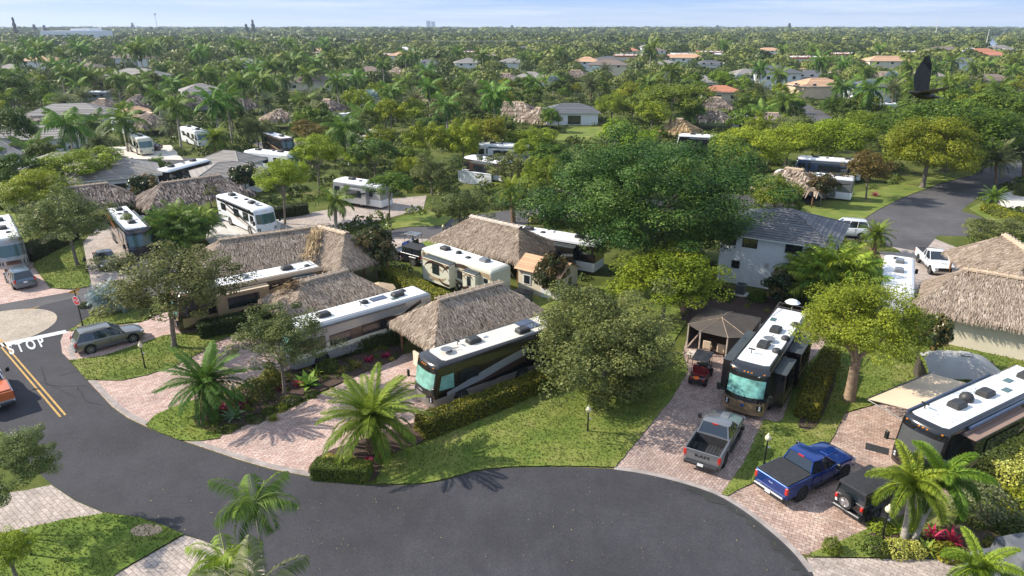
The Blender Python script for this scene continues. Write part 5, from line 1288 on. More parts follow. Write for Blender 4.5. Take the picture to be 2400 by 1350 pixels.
def spiral(cx, cz, r, w, a0, a1, kx=2.1): return [(cx+kx*(r+w*0)*math.cos(a0+(a1-a0)*i/16), cz+r*math.sin(a0+(a1-a0)*i/16)-w*math.sin(math.pi*i/16)/2, cz+r*math.sin(a0+(a1-a0)*i/16)+w*math.sin(math.pi*i/16)/2+.01) for i in range(17)]
for (cx, cz, r, w, a, b, mt) in [(-3.2, 1.45, .62, .16, .1, 3.0, 'rv_brown'), (-3.2, 1.35, .5, .14, 3.3, 6.1, 'rv_tan'), (-3.2, 1.4, .33, .12, .2, 3.1, 'rv_tan'), (-6.1, 1.5, .7, .17, .0, 2.9, 'rv_brown'), (-6.1, 1.3, .48, .15, 3.2, 6.1, 'rv_brown'), (-6.1, 1.45, .38, .10, .2, 3.0, 'rv_tan'), (-8.3, 1.55, .6, .15, .3, 3.1, 'rv_tan'), (-8.3, 1.3, .42, .13, 3.3, 6.1, 'rv_brown'), (-4.6, 1.0, .4, .12, 3.2, 6.2, 'rv_brown')]:
    D_b.append((mt, spiral(cx, cz+.3, r*1.35, w*2.1, a, b)))
motorhome('cream towable trailer with brown swirl graphics beside the clipped hedge', (-7.9, 63.2), hx(136), 9.7, 'rv_cream', 'rv_cream', 'rv_roof', 'rv_cream', 1.0, D_b, hp=3.2, kind='T',
          acs=[('ac', -2.2, .0), ('ac', -7.4, -.2, 'rv_grey'), ('hood', -4., -.1), ('vent', -5.6, .2), ('rack', -.9, .2)], slides=[(1, -5.0, -1.2, .55, 2.75, .75, 'rv_cream', 'awning_dark'), (1, -8.3, -6.6, .6, 2.6, .6, 'rv_cream', 'awning_dark')], windows=[(-5.9, -5.3, 1.5, 2.2), (-9.2, -8.8, 1.7, 2.3)], rims='rim', name='travel_trailer', cat='trailer')
E_b = [('rv_brown', sw(-.5, -9, .6, 2.7, .12, .1, p=1.1, th_mid=.25)), ('rv_grey', sw(-.3, -7, .8, 2.9, .08, .08, p=1.6, th_mid=.18)), ('rv_tan', sw(-1.5, -10.5, .5, 2.3, .06, .06, p=.9, th_mid=.15)), ('rv_black', sw(-.6, -11, 2.55, 2.65, .4, .35, p=1))]
motorhome('white motorhome with brown swooshes and big dark windshield on the concrete pad', (-28.4, 76.7), hx(-46), 11.3, 'rv_white', 'rv_white', 'rv_roof', 'rv_white', 1.2, E_b, hp=3.3, acs=[('ac', -3.6, .0), ('dish', -2.4, 0), ('vent', -5.8, .3), ('vent', -7.4, -.3), ('ac', -9.2, 0)], wind='glass_teal', awn=[(-1, -1.5, -9, 'rv_grey')])
F_b = [('rv_orange', sw(-.5, -11, .8, 2.5, .15, .5, p=.9, th_mid=.3)), ('rv_tan', sw(-1, -11, .5, 1.7, .1, .3, p=.9, th_mid=.2)), ('rv_gold', sw(-2, -11, 1.2, 2.7, .04, .1, p=1., th_mid=.15)), ('rv_black', sw(-.5, -9, .6, 2., .05, .05, p=1., th_mid=.1))]
motorhome('black motorhome with orange flame streaks and many vents, left of the arching palms', (-38.6, 68.0), hx(-52), 12.2, 'rv_black', 'rv_black', 'rv_roof', 'rv_black', 1.0, F_b, hp=3.3, acs=[('ac', -3.4, .0), ('ac', -5.4, 0), ('ac', -6.8, .2), ('vent', -8.2, -.3), ('vent', -8.8, .4), ('ac', -10.3, 0), ('ventw', -4.5, .6)], wind='glass_teal', awn=[(1, -1, -10, 'awning_dark')], slides=[(1, -8., -2.6, .6, 2.8, .8, 'rv_black', 'awning_dark')])
G_b = [('rv_grey', sw(-1, -11, .6, 2.2, .2, .3, p=.9, th_mid=.2)), ('rv_black', sw(-1.5, -11, 1.6, 2.2, .5, .5, p=1))]
motorhome('silver motorhome with dark grille at the left edge of the photo', (-49.7, 64.5), hx(-51), 12., 'rv_silver', 'rv_silver', 'rv_roof', 'rv_silver', 1.1, G_b, hp=3.3, acs=[('ac', -5, 0), ('ac', -9, 0), ('vent', -3, .3)], wind='glass_teal', grille='rv_brown')
H_b = [('rv_gold', sw(-.4, -11, .7, 1.1, .5, .9, p=1, n=4)), ('rv_tan', sw(-2.8, -11, 1.1, 2.2, .15, .3, p=1., th_mid=.2)), ('rv_black', sw(-2, -11, 1., 1.7, .1, .2, p=1., th_mid=.15))]
Hm = motorhome('gold nosed motorhome with black slide outs and round emblem, behind the grey pickup', (14.35, 37.1), hx(236), 11.6, 'rv_gold', 'rv_black', 'rv_roof', 'rv_black', 1.3, H_b, hp=3.35, brow=.55,
          acs=[('ant', -2.5, -.45), ('ac', -4.0, -.1), ('hood', -3.6, .85), ('dish', -5.2, .0), ('hood', -5.9, .85), ('ac', -6.9, -.05), ('hood', -8.6, .85), ('sky', -8.8, -.7)], wind='curtain', bumper='rv_gold', rail='rv_brown',
          slides=[(-1, -7.2, -1.9, .55, 2.75, .75, 'rv_black', 'awning_dark'), (1, -4.2, -1.7, .5, 2.8, .75, 'rv_black', 'awning_dark'), (1, -8.6, -5.3, .5, 2.8, .85, 'rv_black', 'awning_dark')])
em = MB(); em.lathe((.0, 0, 0), [(.13, 0), (.13, .012)], 20, 'X'); eo = em.build('round_emblem', M['sign_white'], Hm); eo.location = (-.44, .62, 2.98); eo.rotation_euler = (0, -.6, 0)
em = MB(); em.lathe((.0, 0, 0), [(.09, .012), (.09, .02), (.055, .021), (.055, .024)], 20, 'X'); e2 = em.build('emblem_ring', M['rim_dark'], eo)
em = MB(); em.lathe((.03, 0, .95), [(.1, 0), (.1, .012)], 16, 'X'); em.build('round_badge', M['blue_oval'], Hm)
I_b = [('rv_tan', sw(-.7, -8.6, 1.0, 2.2, .35, .1, p=1.6, th_mid=.15)), ('rv_gold', sw(-.7, -10.5, .6, 1.3, .08, .05, p=1.3, th_mid=.14)), ('rv_orange', sw(-.5, -5, .7, .5, .06, .05, p=1, th_mid=.1))]
Im = motorhome('dark motorhome with screened front and tan awning out at the right edge', (21.6, 31.1), hx(210), 12.2, 'rv_brownblack', 'rv_black', 'rv_roof', 'rv_black', 1.0, I_b, hp=3.3, wind='mesh_screen',
          acs=[('ac', -3.6, -.1), ('dome', -4.7, -.2, 'cover_black'), ('ac', -6.3, .0), ('sky', -7.9, .35), ('sky', -9.2, -.2), ('rack', -1.6, -.3), ('rack', -1.9, .55), ('ant', -1.8, -.85), ('ac', -10.6, .1)], awn=[(-1, -1.2, -9.5, 'rv_blue'), (1, -2.3, -8.4, 'rv_blue')],
          slides=[(1, -7.6, -1.9, .85, 2.75, .7, 'rv_black', 'awning_brown')], windows=[(-1.9, -1.35, 1.5, 2.4), (-10.2, -9., 1.6, 2.4)])
aw = MB(); y0, y1 = -1.33, -3.9
aw.add([(-1.5, y0, 3.05), (-7.4, y0, 3.05), (-7.9, y1, 2.45), (-1.5, y1, 2.45)], [(0, 1, 2, 3)]); aw.add([(-1.5, y0, 3.03), (-7.4, y0, 3.03), (-7.9, y1, 2.43), (-1.5, y1, 2.43)], [(3, 2, 1, 0)]); aw.build('awning', M['awning_tan'], Im)
aw = MB(); aw.tube([(-1.45, y1, 2.45), (-7.95, y1, 2.45)], .05, 8)
for x in (-1.5, -7.8): aw.tube([(x, y0, 2.2), (x, y1, 2.42)], .035, 5)
aw.build('awning_arm', M['rim_dark'], Im)
motorhome('plain white motorhome beyond the lime green tree, parked nose to the round turnaround', (36.0, 60.2), hx(61), 10.6, 'rv_white', 'rv_white', 'rv_roof', 'rv_white', 1.2, [('rv_grey', sw(-.5, -10, .8, 1.4, .1, .1))], hp=3.2, acs=[('ac', -2.6, 0, 'rv_grey'), ('ac', -5.4, 0, 'rv_grey'), ('ventw', -6.8, -.3), ('vent', -1.6, .3)], wind='glass_teal')
# mid distance ones: roof mid pixel, heading, L, colours, label
MID = [((432, 385), 75, 10, 'rv_white', 'rv_black', 'white and black motorhome parked tail toward us between the grey tiled roofs', True),
       ((322, 318), -48, 10, 'rv_cream', 'rv_cream', 'cream motorhome with big windshield beside the dark sedan under the palms', True),
       ((455, 302), -48, 10.5, 'rv_white', 'rv_white', 'white motorhome with black swooshes between the tall leaning palms', True),
       ((650, 318), -50, 10.5, 'rv_brown', 'rv_brownblack', 'dark brown motorhome half under the small pointed thatched hut', True),
       ((636, 356), -24, 10, 'rv_white', 'rv_white', 'white roofed motorhome just past the pale grey tiled roofs', True),
       ((812, 266), 40, 9.5, 'rv_silver', 'rv_white', 'silver motorhome left of the silvery fan palm', True),
       ((1655, 318), 160, 11, 'rv_white', 'rv_black', 'black and white motorhome beside the golden thatched hut behind the big dark tree', True),
       ((1905, 408), 150, 11, 'rv_white', 'rv_grey', 'white motorhome under the trees beyond the far lawn', True),
       ((1942, 372), 155, 10, 'rv_white', 'rv_blue', 'white and blue motorhome deep under the lime trees on the right', True),
       ((2065, 242), 175, 9, 'rv_white', 'rv_white', 'white motorhome in front of the white garage by silver palms', True),
       ((1755, 268), 175, 8, 'rv_white', 'rv_white', 'small white motorhome beside the hut behind the lime trees', False),
       ((222, 214), 170, 10, 'rv_white', 'rv_silver', 'white motorhome far back among the left palm grove', True),
       ((1180, 338), 165, 10, 'rv_white', 'rv_white', 'white motorhome hidden in trees left of the white ranch house', True),
       ((1290, 548), 150, 11, 'rv_white', 'rv_brownblack', 'dark sided motorhome between the reddish hut and the big dark tree', True),
       ((20, 293), 175, 9, 'rv_white', 'rv_black', 'white roofed motorhome at the far left by the brown thatched hut', True),
       ((1140, 372), 140, 9, 'rv_white', 'rv_brown', 'white and brown motorhome hidden behind the olive trees in the middle', True),
       ((845, 425), 150, 9, 'rv_white', 'rv_silver', 'pale motorhome behind the small round green tree', True),
       ((285, 278), -45, 9, 'rv_white', 'rv_white', 'white motorhome beside the beige sheds on the left', True)]
for (px, hd, L, lo, up_, lb, sl) in MID:
    c = P(px[0], px[1], 3.2); h = hx(hd); f = (c.x+math.cos(h)*L/2, c.y+math.sin(h)*L/2)
    motorhome(lb, f, h, L, lo, up_, 'rv_roof', lo, 1.3, [('rv_grey' if lo != 'rv_brown' else 'rv_tan', sw(-.5, -L+.4, .7, 2.2, .1, .1, p=1.2, th_mid=.3)), ('rv_black', sw(-.5, -L+.4, 1.0, 2.5, .05, .08, p=1.3, th_mid=.15))], hp=3.3,
              acs=[('ac', -3, 0), ('vent', -4.8, .3), ('ac', -L+2.2, 0), ('ventw', -5.6, -.3)], wind='glass_teal', slides=[(1, -L+2, -2.6, .6, 2.7, .7, up_, 'awning_dark')] if sl else ())
# ------------------------------------------------------------------ cars
suv('dark grey estate car with chrome roof rails parked on the pavers by the stop sign', (-32.85, 46.1), (-29.3, 49.3), 'car_grey', rr=.36)
suv('blue grey car with silver roof rails parked before the silver motorhome', (-45.2, 59.4), (-48.4, 62.5), 'car_bluegrey', L=4.5, rr=.34)
suv('charcoal sedan on shaded pavers in front of the flame streaked motorhome', (-42.9, 68.0), (-40.2, 64.6), 'car_grey', L=4.6, Hh=1.5, sedan=True)
suv('shiny black sedan on the drive beside the cream motorhome', tuple(P(352, 352)+Vector((2.2, -.3, 0))), tuple(P(352, 352)-Vector((2.3, -.5, 0))), 'car_black', L=4.7, Hh=1.5, sedan=True)
suv('red hatchback glimpsed behind the palm next to the small green tree', tuple(P(828, 440)), tuple(P(828, 440)+Vector((4, 1.4, 0))), 'car_red', L=4.3, Hh=1.5)
vb = P(1925, 512, 1.9); suv('white topped van just behind the grey roofed white house', (vb.x+5., vb.y-1.6), (vb.x, vb.y), 'car_white', L=5.4, Hh=2.1)
suv('bright red car cut off by the bottom edge of the photo', (15.6, 21.55), (20.0, 21.7), 'car_red', L=4.5, Hh=1.35, sedan=True)
pickup('grey pickup with open bed parked before the gold nosed motorhome', (10.4, 31.55), (13.25, 36.15), 'car_ram', L=5.5, tail='RAM', bed='open')
pickup('bright blue pickup with black bed cover on the paver drive', (13.35, 29.25), (18.3, 32.25), 'car_blue', L=5.8, bed='cover', oval=True)
jeep('black off road car with spare wheel on its back, beside the blue pickup', (16.7, 27.75), (20.4, 29.95))
pickup('white pickup facing us beside the right hand thatched huts', (43.4, 68.2), (42.1, 62.6), 'car_white', L=5.9, bed='cover', chrome=True, rim='chrome')
wp = pickup('white and orange work pickup driving at the left edge of the photo', tuple(P(5, 985)), tuple(P(-40, 885)), 'car_white', L=5.4, bed='open', rim='rim')
m = MB(); m.box((-2.75, 0, 1.05), (.14, 1.98, .55), ch=.03); m.box((-1.7, 0, 1.38), (1.9, 1.9, .07), ch=.02); m.build('orange_tailgate', M['car_orange'], wp)
jeep('black boxy car tucked behind the cream trailer by the golf cart', (-8.9, 66.3), (-12.3, 68.9))
golf_cart('black golf cart with red seats and an orange bag on the back', P(1642, 888), hx(62), 'car_black', flag=True)
gc = golf_cart('blue golf cart with a driver at the end of the cross road', P(968, 585), hx(150), 'car_blue', 'cover_black', 'rv_grey')
gp = P(968, 585); person_seated('person in pale blue shirt driving the blue golf cart', (gp.x+.05, gp.y+.12, .78), hx(150))
cv = empty('covered_car', (22.6, 23.9, 0), R(12), 'car under a grey cloth cover at the lower right corner', 'car')
m = MB(); m.box((0, 0, .62), (4.1, 1.85, 1.05), ch=.18, taper=.97); m.box((.35, 0, 1.42), (2.7, 1.7, .75), ch=.12, taper=.86); m.build('cloth_cover', M['cover_cloth'], cv, smooth=False, bevel=.05)
sp = wheel(cv, -2.2, .1, .4, .26, 1, 'rim_dark', 5, z=1.0); sp.rotation_euler = (0, 0, math.pi/2); sp.name = 'spare_wheel'; put_wheels(cv, (-1.25, 1.3), .95, .38, .24, 'rim_dark', 5)
# ------------------------------------------------------------------ thatched huts
T1 = chickee('main thatched hut with slatted ridge between the two nearest motorhomes', (-3.1, 47.4), R(38), 10.6, 6.5, 2.35, 4.6, 2.6)
m = MB(); m.box((-5.0, -1.5, .55), (.16, 3.2, 1.1)); m.box((-4.2, -3.1, .5), (1.8, .16, 1.0)); m.build('low_wall', M['wall_cream'], T1)
a = chickee('large L shaped thatched hut behind the brown and gold motorhome', (-22.3, 62.2), R(30), 16.0, 7.2, 2.4, 4.8, 3.1, mat='thatch')
b = chickee(None, (-17.3, 63.0), R(-37), 10.2, 7.0, 2.4, 4.81, 3.1, mat='thatch')
bpy.context.view_layer.update()
for ch in list(b.children):
    mw = ch.matrix_world.copy(); ch.parent = a; ch.matrix_local = a.matrix_world.inverted() @ mw
bpy.data.objects.remove(b)
chickee('small shaggy thatched hut with golden straw corner near the white roofed motorhome', (-15.3, 52.0), R(44), 8.8, 6.0, 2.3, 4.1, 2.5)
chickee('reddish brown thatched hut beside the cream trailer', (-1.7, 66.6), R(-40), 12.2, 7.2, 2.35, 4.6, 3.0, ridge_mat='palewood')
chickee('thatched hut behind the arching palms, in front of pale tiled roofs', (-41.3, 87.1), R(43), 13, 7.4, 2.4, 4.6, 3., mat='thatch_dark', lod=.6)
chickee('thatched hut half hidden by the left trees behind the flame streaked motorhome', (-53.5, 84.), R(38), 11, 7.4, 2.4, 4.4, 3., mat='thatch_dark', lod=.6)
chickee('big pale thatched hut with cream wall and air conditioner at the right edge', (38.0, 48.2), R(-36), 12.4, 7.6, 2.55, 5.35, 3., wall='wall_cream', ridge_mat='ridgewood')
chickee('pale thatched hut behind the cream walled hut at the right edge', (44.2, 56.6), R(76), 12, 7.6, 2.5, 5.2, 2.8)
def straw(path, n, sd, label_root):
    rng = np.random.default_rng(8); inv = label_root.matrix_world.inverted(); Vs = []
    for i in range(n):
        f = rng.random(); q = path[0].lerp(path[1], f); q = np.array(q)+rng.normal(0, sd, 3)*np.array([1, 1, .25])+np.array([0, 0, .16]); dn = unit((np.array(path[1]-path[0])+rng.normal(0, .6, 3))); s = np.array([-dn[1], dn[0], 0])*.05; l = .3+.3*rng.random()
        Vs.append([inv @ Vector(v) for v in (q-s, q+dn*l-s*.4, q+dn*l+s*.4, q+s)])
    meshobj('golden_straw', np_mesh('golden_straw', np.array([[tuple(v) for v in r_] for r_ in Vs]), rng.random(n), M['thatch_gold']), label_root)
bpy.context.view_layer.update()
straw((P(745, 538, 4.75), P(722, 612, 2.9)), 420, .28, a)
sh_ = [o for o in bpy.data.objects if str(o.get('label', '')).startswith('small shaggy')][0]
straw((P(700, 662, 4.2), P(648, 700, 2.4)), 380, .35, sh_)
THS = [((325, 238), 40, 9, 8, 5.0, 'pointed thatched hut beside the beige sheds', 'thatch_dark'), ((355, 278), -45, 11, 8, 4.6, 'broad thatched hut behind the tallest leaning palm', 'thatch_dark'), ((450, 235), 40, 9, 8, 5.2, 'thatched hut in front of the white gabled house', 'thatch_dark'),
       ((568, 240), 30, 8, 8, 5.6, 'steep thatched hut right of the leaning palm pair', 'thatch_dark'), ((655, 268), 35, 8, 7, 4.4, 'small thatched hut over the dark brown motorhome', 'thatch'), ((768, 245), -30, 9, 7, 4.6, 'thatched hut just above the orange tinted tree', 'thatch_dark'),
       ((32, 275), 160, 12, 7, 4.2, 'low brown thatched hut at the far left edge', 'thatch'), ((242, 240), 160, 9, 7, 4.2, 'thatched hut behind the taupe tiled house', 'thatch_dark'), ((1205, 252), 165, 12, 7, 4.6, 'long thatched hut left of the white ranch house', 'thatch'), ((1262, 268), 150, 9, 8, 4.8, 'thatched hut touching the white ranch house', 'thatch'),
       ((1592, 294), 150, 8, 7, 4.6, 'golden thatched hut behind the big dark tree', 'thatch_gold'), ((1675, 238), 160, 10, 7, 4.4, 'thatched hut below the red roofed house', 'thatch_dark'), ((1672, 268), 160, 9, 7, 4.2, 'lower thatched hut under the red roofed house', 'thatch'), ((1800, 272), 160, 11, 7, 4.0, 'thatched hut at the start of the far curved road', 'thatch_dark'),
       ((1860, 415), 140, 9, 7, 4.4, 'thatched hut at the right shoulder of the big dark tree', 'thatch'), ((930, 165), 170, 9, 7, 4.6, 'small thatched hut between palm trunks in the centre distance', 'thatch'), ((1185, 180), 165, 13, 9, 4.6, 'wide thatched hut joined to a taupe roof in the centre distance', 'thatch_dark'), ((1350, 172), 165, 13, 9, 4.6, 'shaggy thatched hut behind the round olive tree in the distance', 'thatch_dark'),
       ((2030, 226), 165, 9, 7, 4., 'thatched hut in front of the white garage', 'thatch'), ((1850, 202), 165, 8, 7, 4., 'thatched hut left of the peach roofed house', 'thatch'), ((1960, 172), 170, 12, 8, 4.4, 'long thatched hut behind the peach roofed house', 'thatch'), ((2070, 175), 170, 12, 8, 4.4, 'pale thatched hut behind the flying bird', 'thatch'), ((1880, 168), 165, 10, 8, 4.6, 'thatched hut right of the two storey white house', 'thatch_dark'), ((1000, 222), 160, 8, 6, 4.0, 'thatched hut under the centre palms', 'thatch')]
for (px, an, w, d, zr, lb, mt) in THS:
    c = P(px[0], px[1], 3.2); chickee(lb, (c.x, c.y), R(an), w, d, 2.3, zr, None, mat=mt, lod=.3 if c.y < 160 else .2, rsticks=c.y < 150)
# ------------------------------------------------------------------ houses
BH = house('white two storey house with dark grey tiled roof behind the arching palm clump', (26.1, 63.2), R(-31), 9.6, 8.6, 5.0, 1.75, 'tile_grey', 'wall_white', near=True, over=.5,
      wins=[(-.22, 'f', 1.2, .8, 4.2), (-.42, 'f', 1.2, .8, 4.2), (.18, 'f', 1.3, .7, 4.2), (-.33, 'f', .6, .6, 1.9), (.06, 'f', .22, .8, 1.8), (.2, 'f', 1.1, 2.0, 1.2), (.3, 'r', 1.2, 1., 4.1), (-.2, 'r', 1.2, 1., 4.1), (0, 'l', 1.2, 1., 4.)])
for x_ in (-4.72, 4.72): m = MB(); m.tube([(x_, -4.36, 0), (x_, -4.36, 4.9)], .05, 6); m.build('downspout', M['trim'], BH)
m = MB(); m.tube([(-1.6, -4.34, .3), (-1.6, -4.34, 2.1), (-3.4, -4.34, 2.1), (-3.4, -4.34, .3)], .02, 5); m.build('wall_pipe', M['trim'], BH)
m = MB(); m.box((-.35, -4.34, 2.35), (.3, .1, .34), ch=.02); m.build('meter_box', M['concrete'], BH)
c = P(1733, 690); ac = empty('condenser_unit', (c.x, c.y-.2, 0), R(-31), 'dark boxy air conditioning unit on a concrete pad by the white house wall', 'air conditioner')
m = MB(); m.box((0, 0, .1), (1.3, 1.1, .22)); m.build('pad', M['concrete'], ac)
m = MB(); m.box((0, 0, .66), (.82, .82, .9), ch=.03); m.build('casing', M['rv_grey'], ac)
m = MB(); m.lathe((0, 0, 1.11), [(.34, 0), (.34, .03), (.1, .05)], 16)
for q in range(8): m.box((0, -.413, .3+q*.1), (.7, .02, .03))
m.build('fan_grille', M['black_metal'], ac)
SH = empty('garden_shed', (3.3, 59.0, 0), R(-36), 'cream garden shed with tan shingle roof beside the reddish hut', 'shed')
m = MB(); m.box((0, 0, 1.2), (4.4, 3.2, 2.4)); m.add([(2.2, -1.6, 2.4), (2.2, 1.6, 2.4), (2.2, 0, 3.2)], [(0, 1, 2)]); m.add([(-2.2, -1.6, 2.4), (-2.2, 1.6, 2.4), (-2.2, 0, 3.2)], [(0, 1, 2)]); m.build('wall', M['wall_cream'], SH)
m = MB(); slope_rows(m, (-2.5, -1.9, 2.28), (2.5, -1.9, 2.28), (2.5, 0, 3.28), (-2.5, 0, 3.28), .3, .03); slope_rows(m, (2.5, 1.9, 2.28), (-2.5, 1.9, 2.28), (-2.5, 0, 3.28), (2.5, 0, 3.28), .3, .03); m.build('roof', M['tile_peach'], SH)
for x, y, sd in ((-1.2, -1.63, 'f'), (2.23, .2, 'r')):
    f = MB(); 
    if sd == 'f': f.box((x, y, 1.4), (.8, .06, .95)); f.box((x, y-.035, 1.4), (.62, .02, .78), m=1)
    else: f.box((x, y, 1.5), (.06, .8, .8)); f.box((x+.035, y, 1.5), (.02, .62, .62), m=1)
    f.build('window', [M['trim'], M['glass']], SH)
m = MB(); m.box((.9, -1.62, 1.0), (1.1, .05, 1.95)); m.build('door', M['trim'], SH)
bx_ = empty('storage_box', (1.0, 56.9, 0), R(-36), 'low dark storage box on pavers beside the garden shed', 'box'); m = MB(); m.box((0, 0, .4), (1.6, .9, .8), ch=.04); m.build('bin', M['rv_grey'], bx_); m = MB(); m.box((0, 0, .83), (1.7, 1., .08), ch=.02); m.build('lid', M['cover_black'], bx_)
# wall mounted unit on the cream hut wall
hp_ = Matrix.Rotation(R(-36), 3, 'Z'); q = Vector((38.0, 48.2, 0))+hp_ @ Vector((-4.3, -3.35, 1.35))
au = empty('wall_air_conditioner', q, R(-36), 'white wall mounted air conditioner with round fan on the cream hut wall', 'air conditioner')
m = MB(); m.box((0, 0, 0), (.85, .34, .62), ch=.03); m.build('casing', M['rv_white'], au)
m = MB(); m.lathe((-.12, -.171, 0), [(.23, 0), (.23, -.012), (.2, -.015)], 18, 'Y')
for k in range(-4, 5): m.box((-.12, -.19, k*.045), (2*math.sqrt(max(.001, .21**2-(k*.045)**2)), .01, .012))
m.build('fan_grille', M['rv_grey'], au)
m = MB()
for x in (-.3, .3): m.tube([(x, .2, -.75), (x, -.15, -.35)], .02, 5); m.tube([(x, .2, -.33), (x, -.17, -.33)], .02, 5)
m.build('bracket', M['rim'], au)
HS = [((75, 318), 20, 17, 9, 3., 1.9, 'tile_taupe', 'long grey tiled house at the left edge behind the twin palms'), ((-20, 350), 15, 12, 10, 3.2, 2., 'tile_grey', 'dark roofed house cut off by the left edge'),
      ((165, 262), 15, 17, 10, 3.2, 2., 'tile_taupe', 'taupe tiled house with white walls behind the left palms'), ((265, 402), 30, 11, 9, 3.2, 2., 'tile_taupe', 'grey tiled house behind the yellow green tree, dark glass front'),
      ((535, 402), 28, 9, 6.5, 2.8, 1.4, 'tile_taupe', 'pale grey tiled house above the thatched hut'), ((540, 374), -20, 8, 5.5, 2.8, 1.4, 'tile_taupe', 'smaller pale tiled roof behind the pale grey house'),
      ((1337, 258), 0, 13, 9, 3.1, 1.7, 'tile_grey', 'white ranch house with sliding doors above a small lawn'), ((1915, 198), 12, 16, 11, 4.2, 2.2, 'tile_peach', 'peach roofed beige house in the right distance'),
      ((1812, 168), 10, 17, 12, 6.2, 2.4, 'tile_grey', 'two storey white house with slate roof in the right distance'), ((1745, 172), 10, 10, 9, 5.4, 1.8, 'tile_taupe', 'taupe roofed wing left of the two storey white house'),
      ((1640, 190), 170, 13, 9, 3.2, 2., 'tile_taupe', 'low dark taupe roof left of the traveller palm'), ((1688, 212), 170, 12, 9, 3.2, 1.6, 'tile_terra', 'red tiled low house at the right of the bright green tree'),
      ((1900, 178), 170, 13, 10, 4, 2.2, 'tile_grey', 'slate hip roof just right of the white two storey house'), ((1098, 146), 8, 14, 12, 5, 2.2, 'tile_taupe', 'white house with grey hip roofs in the centre distance'), ((1200, 145), 4, 14, 11, 4.4, 2, 'tile_taupe', 'white walled taupe roof right of the centre palms'),
      ((1245, 180), 160, 12, 9, 3.3, 2., 'tile_taupe', 'taupe roof joined to the wide distant hut'), ((1425, 150), 170, 18, 13, 5, 2.6, 'tile_brown', 'brown hip roofed villa in the centre distance'), ((1375, 143), 170, 13, 10, 5, 2.2, 'tile_peach', 'peach roofed villa behind the brown hip roof'),
      ((738, 190), 178, 20, 9, 3.3, 2., 'tile_brown', 'long brown tiled roof left of the centre in the distance'), ((808, 184), 165, 12, 9, 3.2, 2., 'tile_taupe', 'pale tiled roof beside the long brown roof'), ((866, 166), 175, 12, 9, 3.4, 2., 'tile_brown', 'dark brown roof under the twin centre palms'),
      ((470, 210), 30, 10, 9, 5.4, 1.8, 'tile_taupe', 'white gabled house between the left palms'), ((320, 258), 35, 5, 4, 2.6, 1., 'tile_peach', 'beige shed with peach roof beside the pointed hut'), ((303, 272), 35, 4, 4, 2.4, 1., 'tile_peach', 'smaller beige shed left of the peach roofed shed'),
      ((2040, 200), 175, 13, 9, 5.5, 1.4, 'tile_grey', 'white garage building with a wide shutter behind silver palms'), ((2300, 128), 175, 24, 18, 5, 4., 'tile_terra', 'terracotta hip roof near the canal at the far right'), ((2170, 176), 170, 12, 9, 3.4, 2., 'tile_taupe', 'grey roof behind the flying bird'), ((2320, 186), 170, 13, 9, 3.4, 2, 'tile_brown', 'brown roof under the right hand palms'),
      ((1560, 150), 175, 12, 9, 3.4, 2, 'tile_taupe', 'grey roof peeking out above the bright green tree'), ((1000, 148), 178, 12, 9, 4, 2, 'tile_grey', 'small slate roof left of the grey hip roofs'), ((30, 160), 170, 12, 9, 3.6, 2, 'tile_taupe', 'pale roof far back at the left edge'), ((210, 158), 170, 14, 9, 3.6, 2, 'tile_brown', 'brown roof among the left palm grove'), ((620, 150), 175, 14, 9, 3.6, 2, 'tile_taupe', 'taupe roof deep in the palm grove'), ((1475, 118), 175, 14, 9, 3.6, 2, 'tile_terra', 'small terracotta roof behind the far flat roofs'), ((1665, 150), 178, 14, 10, 4, 2, 'tile_grey', 'slate roof left of the taupe roofed wing'), ((150, 380), 24, 10, 8, 3, 1.6, 'tile_taupe', 'white walled house behind the left yellow green trees')]
for (px, an, w, d, hwl, hr, rf, lb) in HS:
    c = P(px[0], px[1], hwl); wn = None
    if 'sliding' in lb: wn = [(.05, 'f', 3.2, 2.1, 1.25), (-.38, 'f', 1., 1.0, 1.5), (0, 'r')]
    if 'shutter' in lb: wn = [(.0, 'f', 1., .8, 4.4)]
    h_ = house(lb, (c.x, c.y), R(an), w, d, hwl, hr, rf, 'wall_tan' if 'beige' in lb else ('wall_cream' if 'brown' in rf or 'terra' in rf else 'wall_white'), wins=wn, near=(c.y < 130))
    if 'shutter' in lb:
        m = MB(); m.box((0, -d/2-.03, 1.8), (9, .05, 3.4))
        for q in range(7): m.box((0, -d/2-.06, .4+q*.5), (8.9, .02, .06), m=1)
        m.build('shutter', [M['trim'], M['concrete']], h_)
FL = [((905, 128), 60, 'tile_terra', 'long flat roofed block with salmon edge left of centre'), ((1035, 122), 66, 'tile_terra', 'widest flat roofed salmon block in the centre distance'), ((1180, 131), 62, 'tile_terra', 'flat roofed salmon block right of the centre palms'), ((1300, 128), 40, 'tile_terra', 'short flat roofed block behind the powerline pole'), ((1115, 108), 50, 'tile_taupe', 'small white flat roofed building beyond the salmon blocks'),
      ((1495, 130), 60, 'tile_terra', 'flat salmon block above the brown hip roofed villa'), ((1640, 127), 50, 'flat_white', 'pale flat roofed block in the right distance'), ((1690, 122), 44, 'tile_terra', 'flat block with red edge in the right distance'), ((1870, 134), 60, 'tile_terra', 'flat white block with red stripe behind the royal palms'), ((2020, 126), 60, 'tile_terra', 'salmon roofed block behind the right royal palms'), ((510, 101), 80, 'tile_terra', 'long orange roof far back in the palm grove'), ((620, 99), 70, 'tile_terra', 'second orange roof far back, right of the long one'), ((740, 99), 80, 'tile_terra', 'third orange roof far back under the power line'), ((770, 124), 40, 'tile_terra', 'orange roof glimpsed left of the salmon blocks'), ((2130, 122), 50, 'tile_taupe', 'pale flat roof near the canal')]
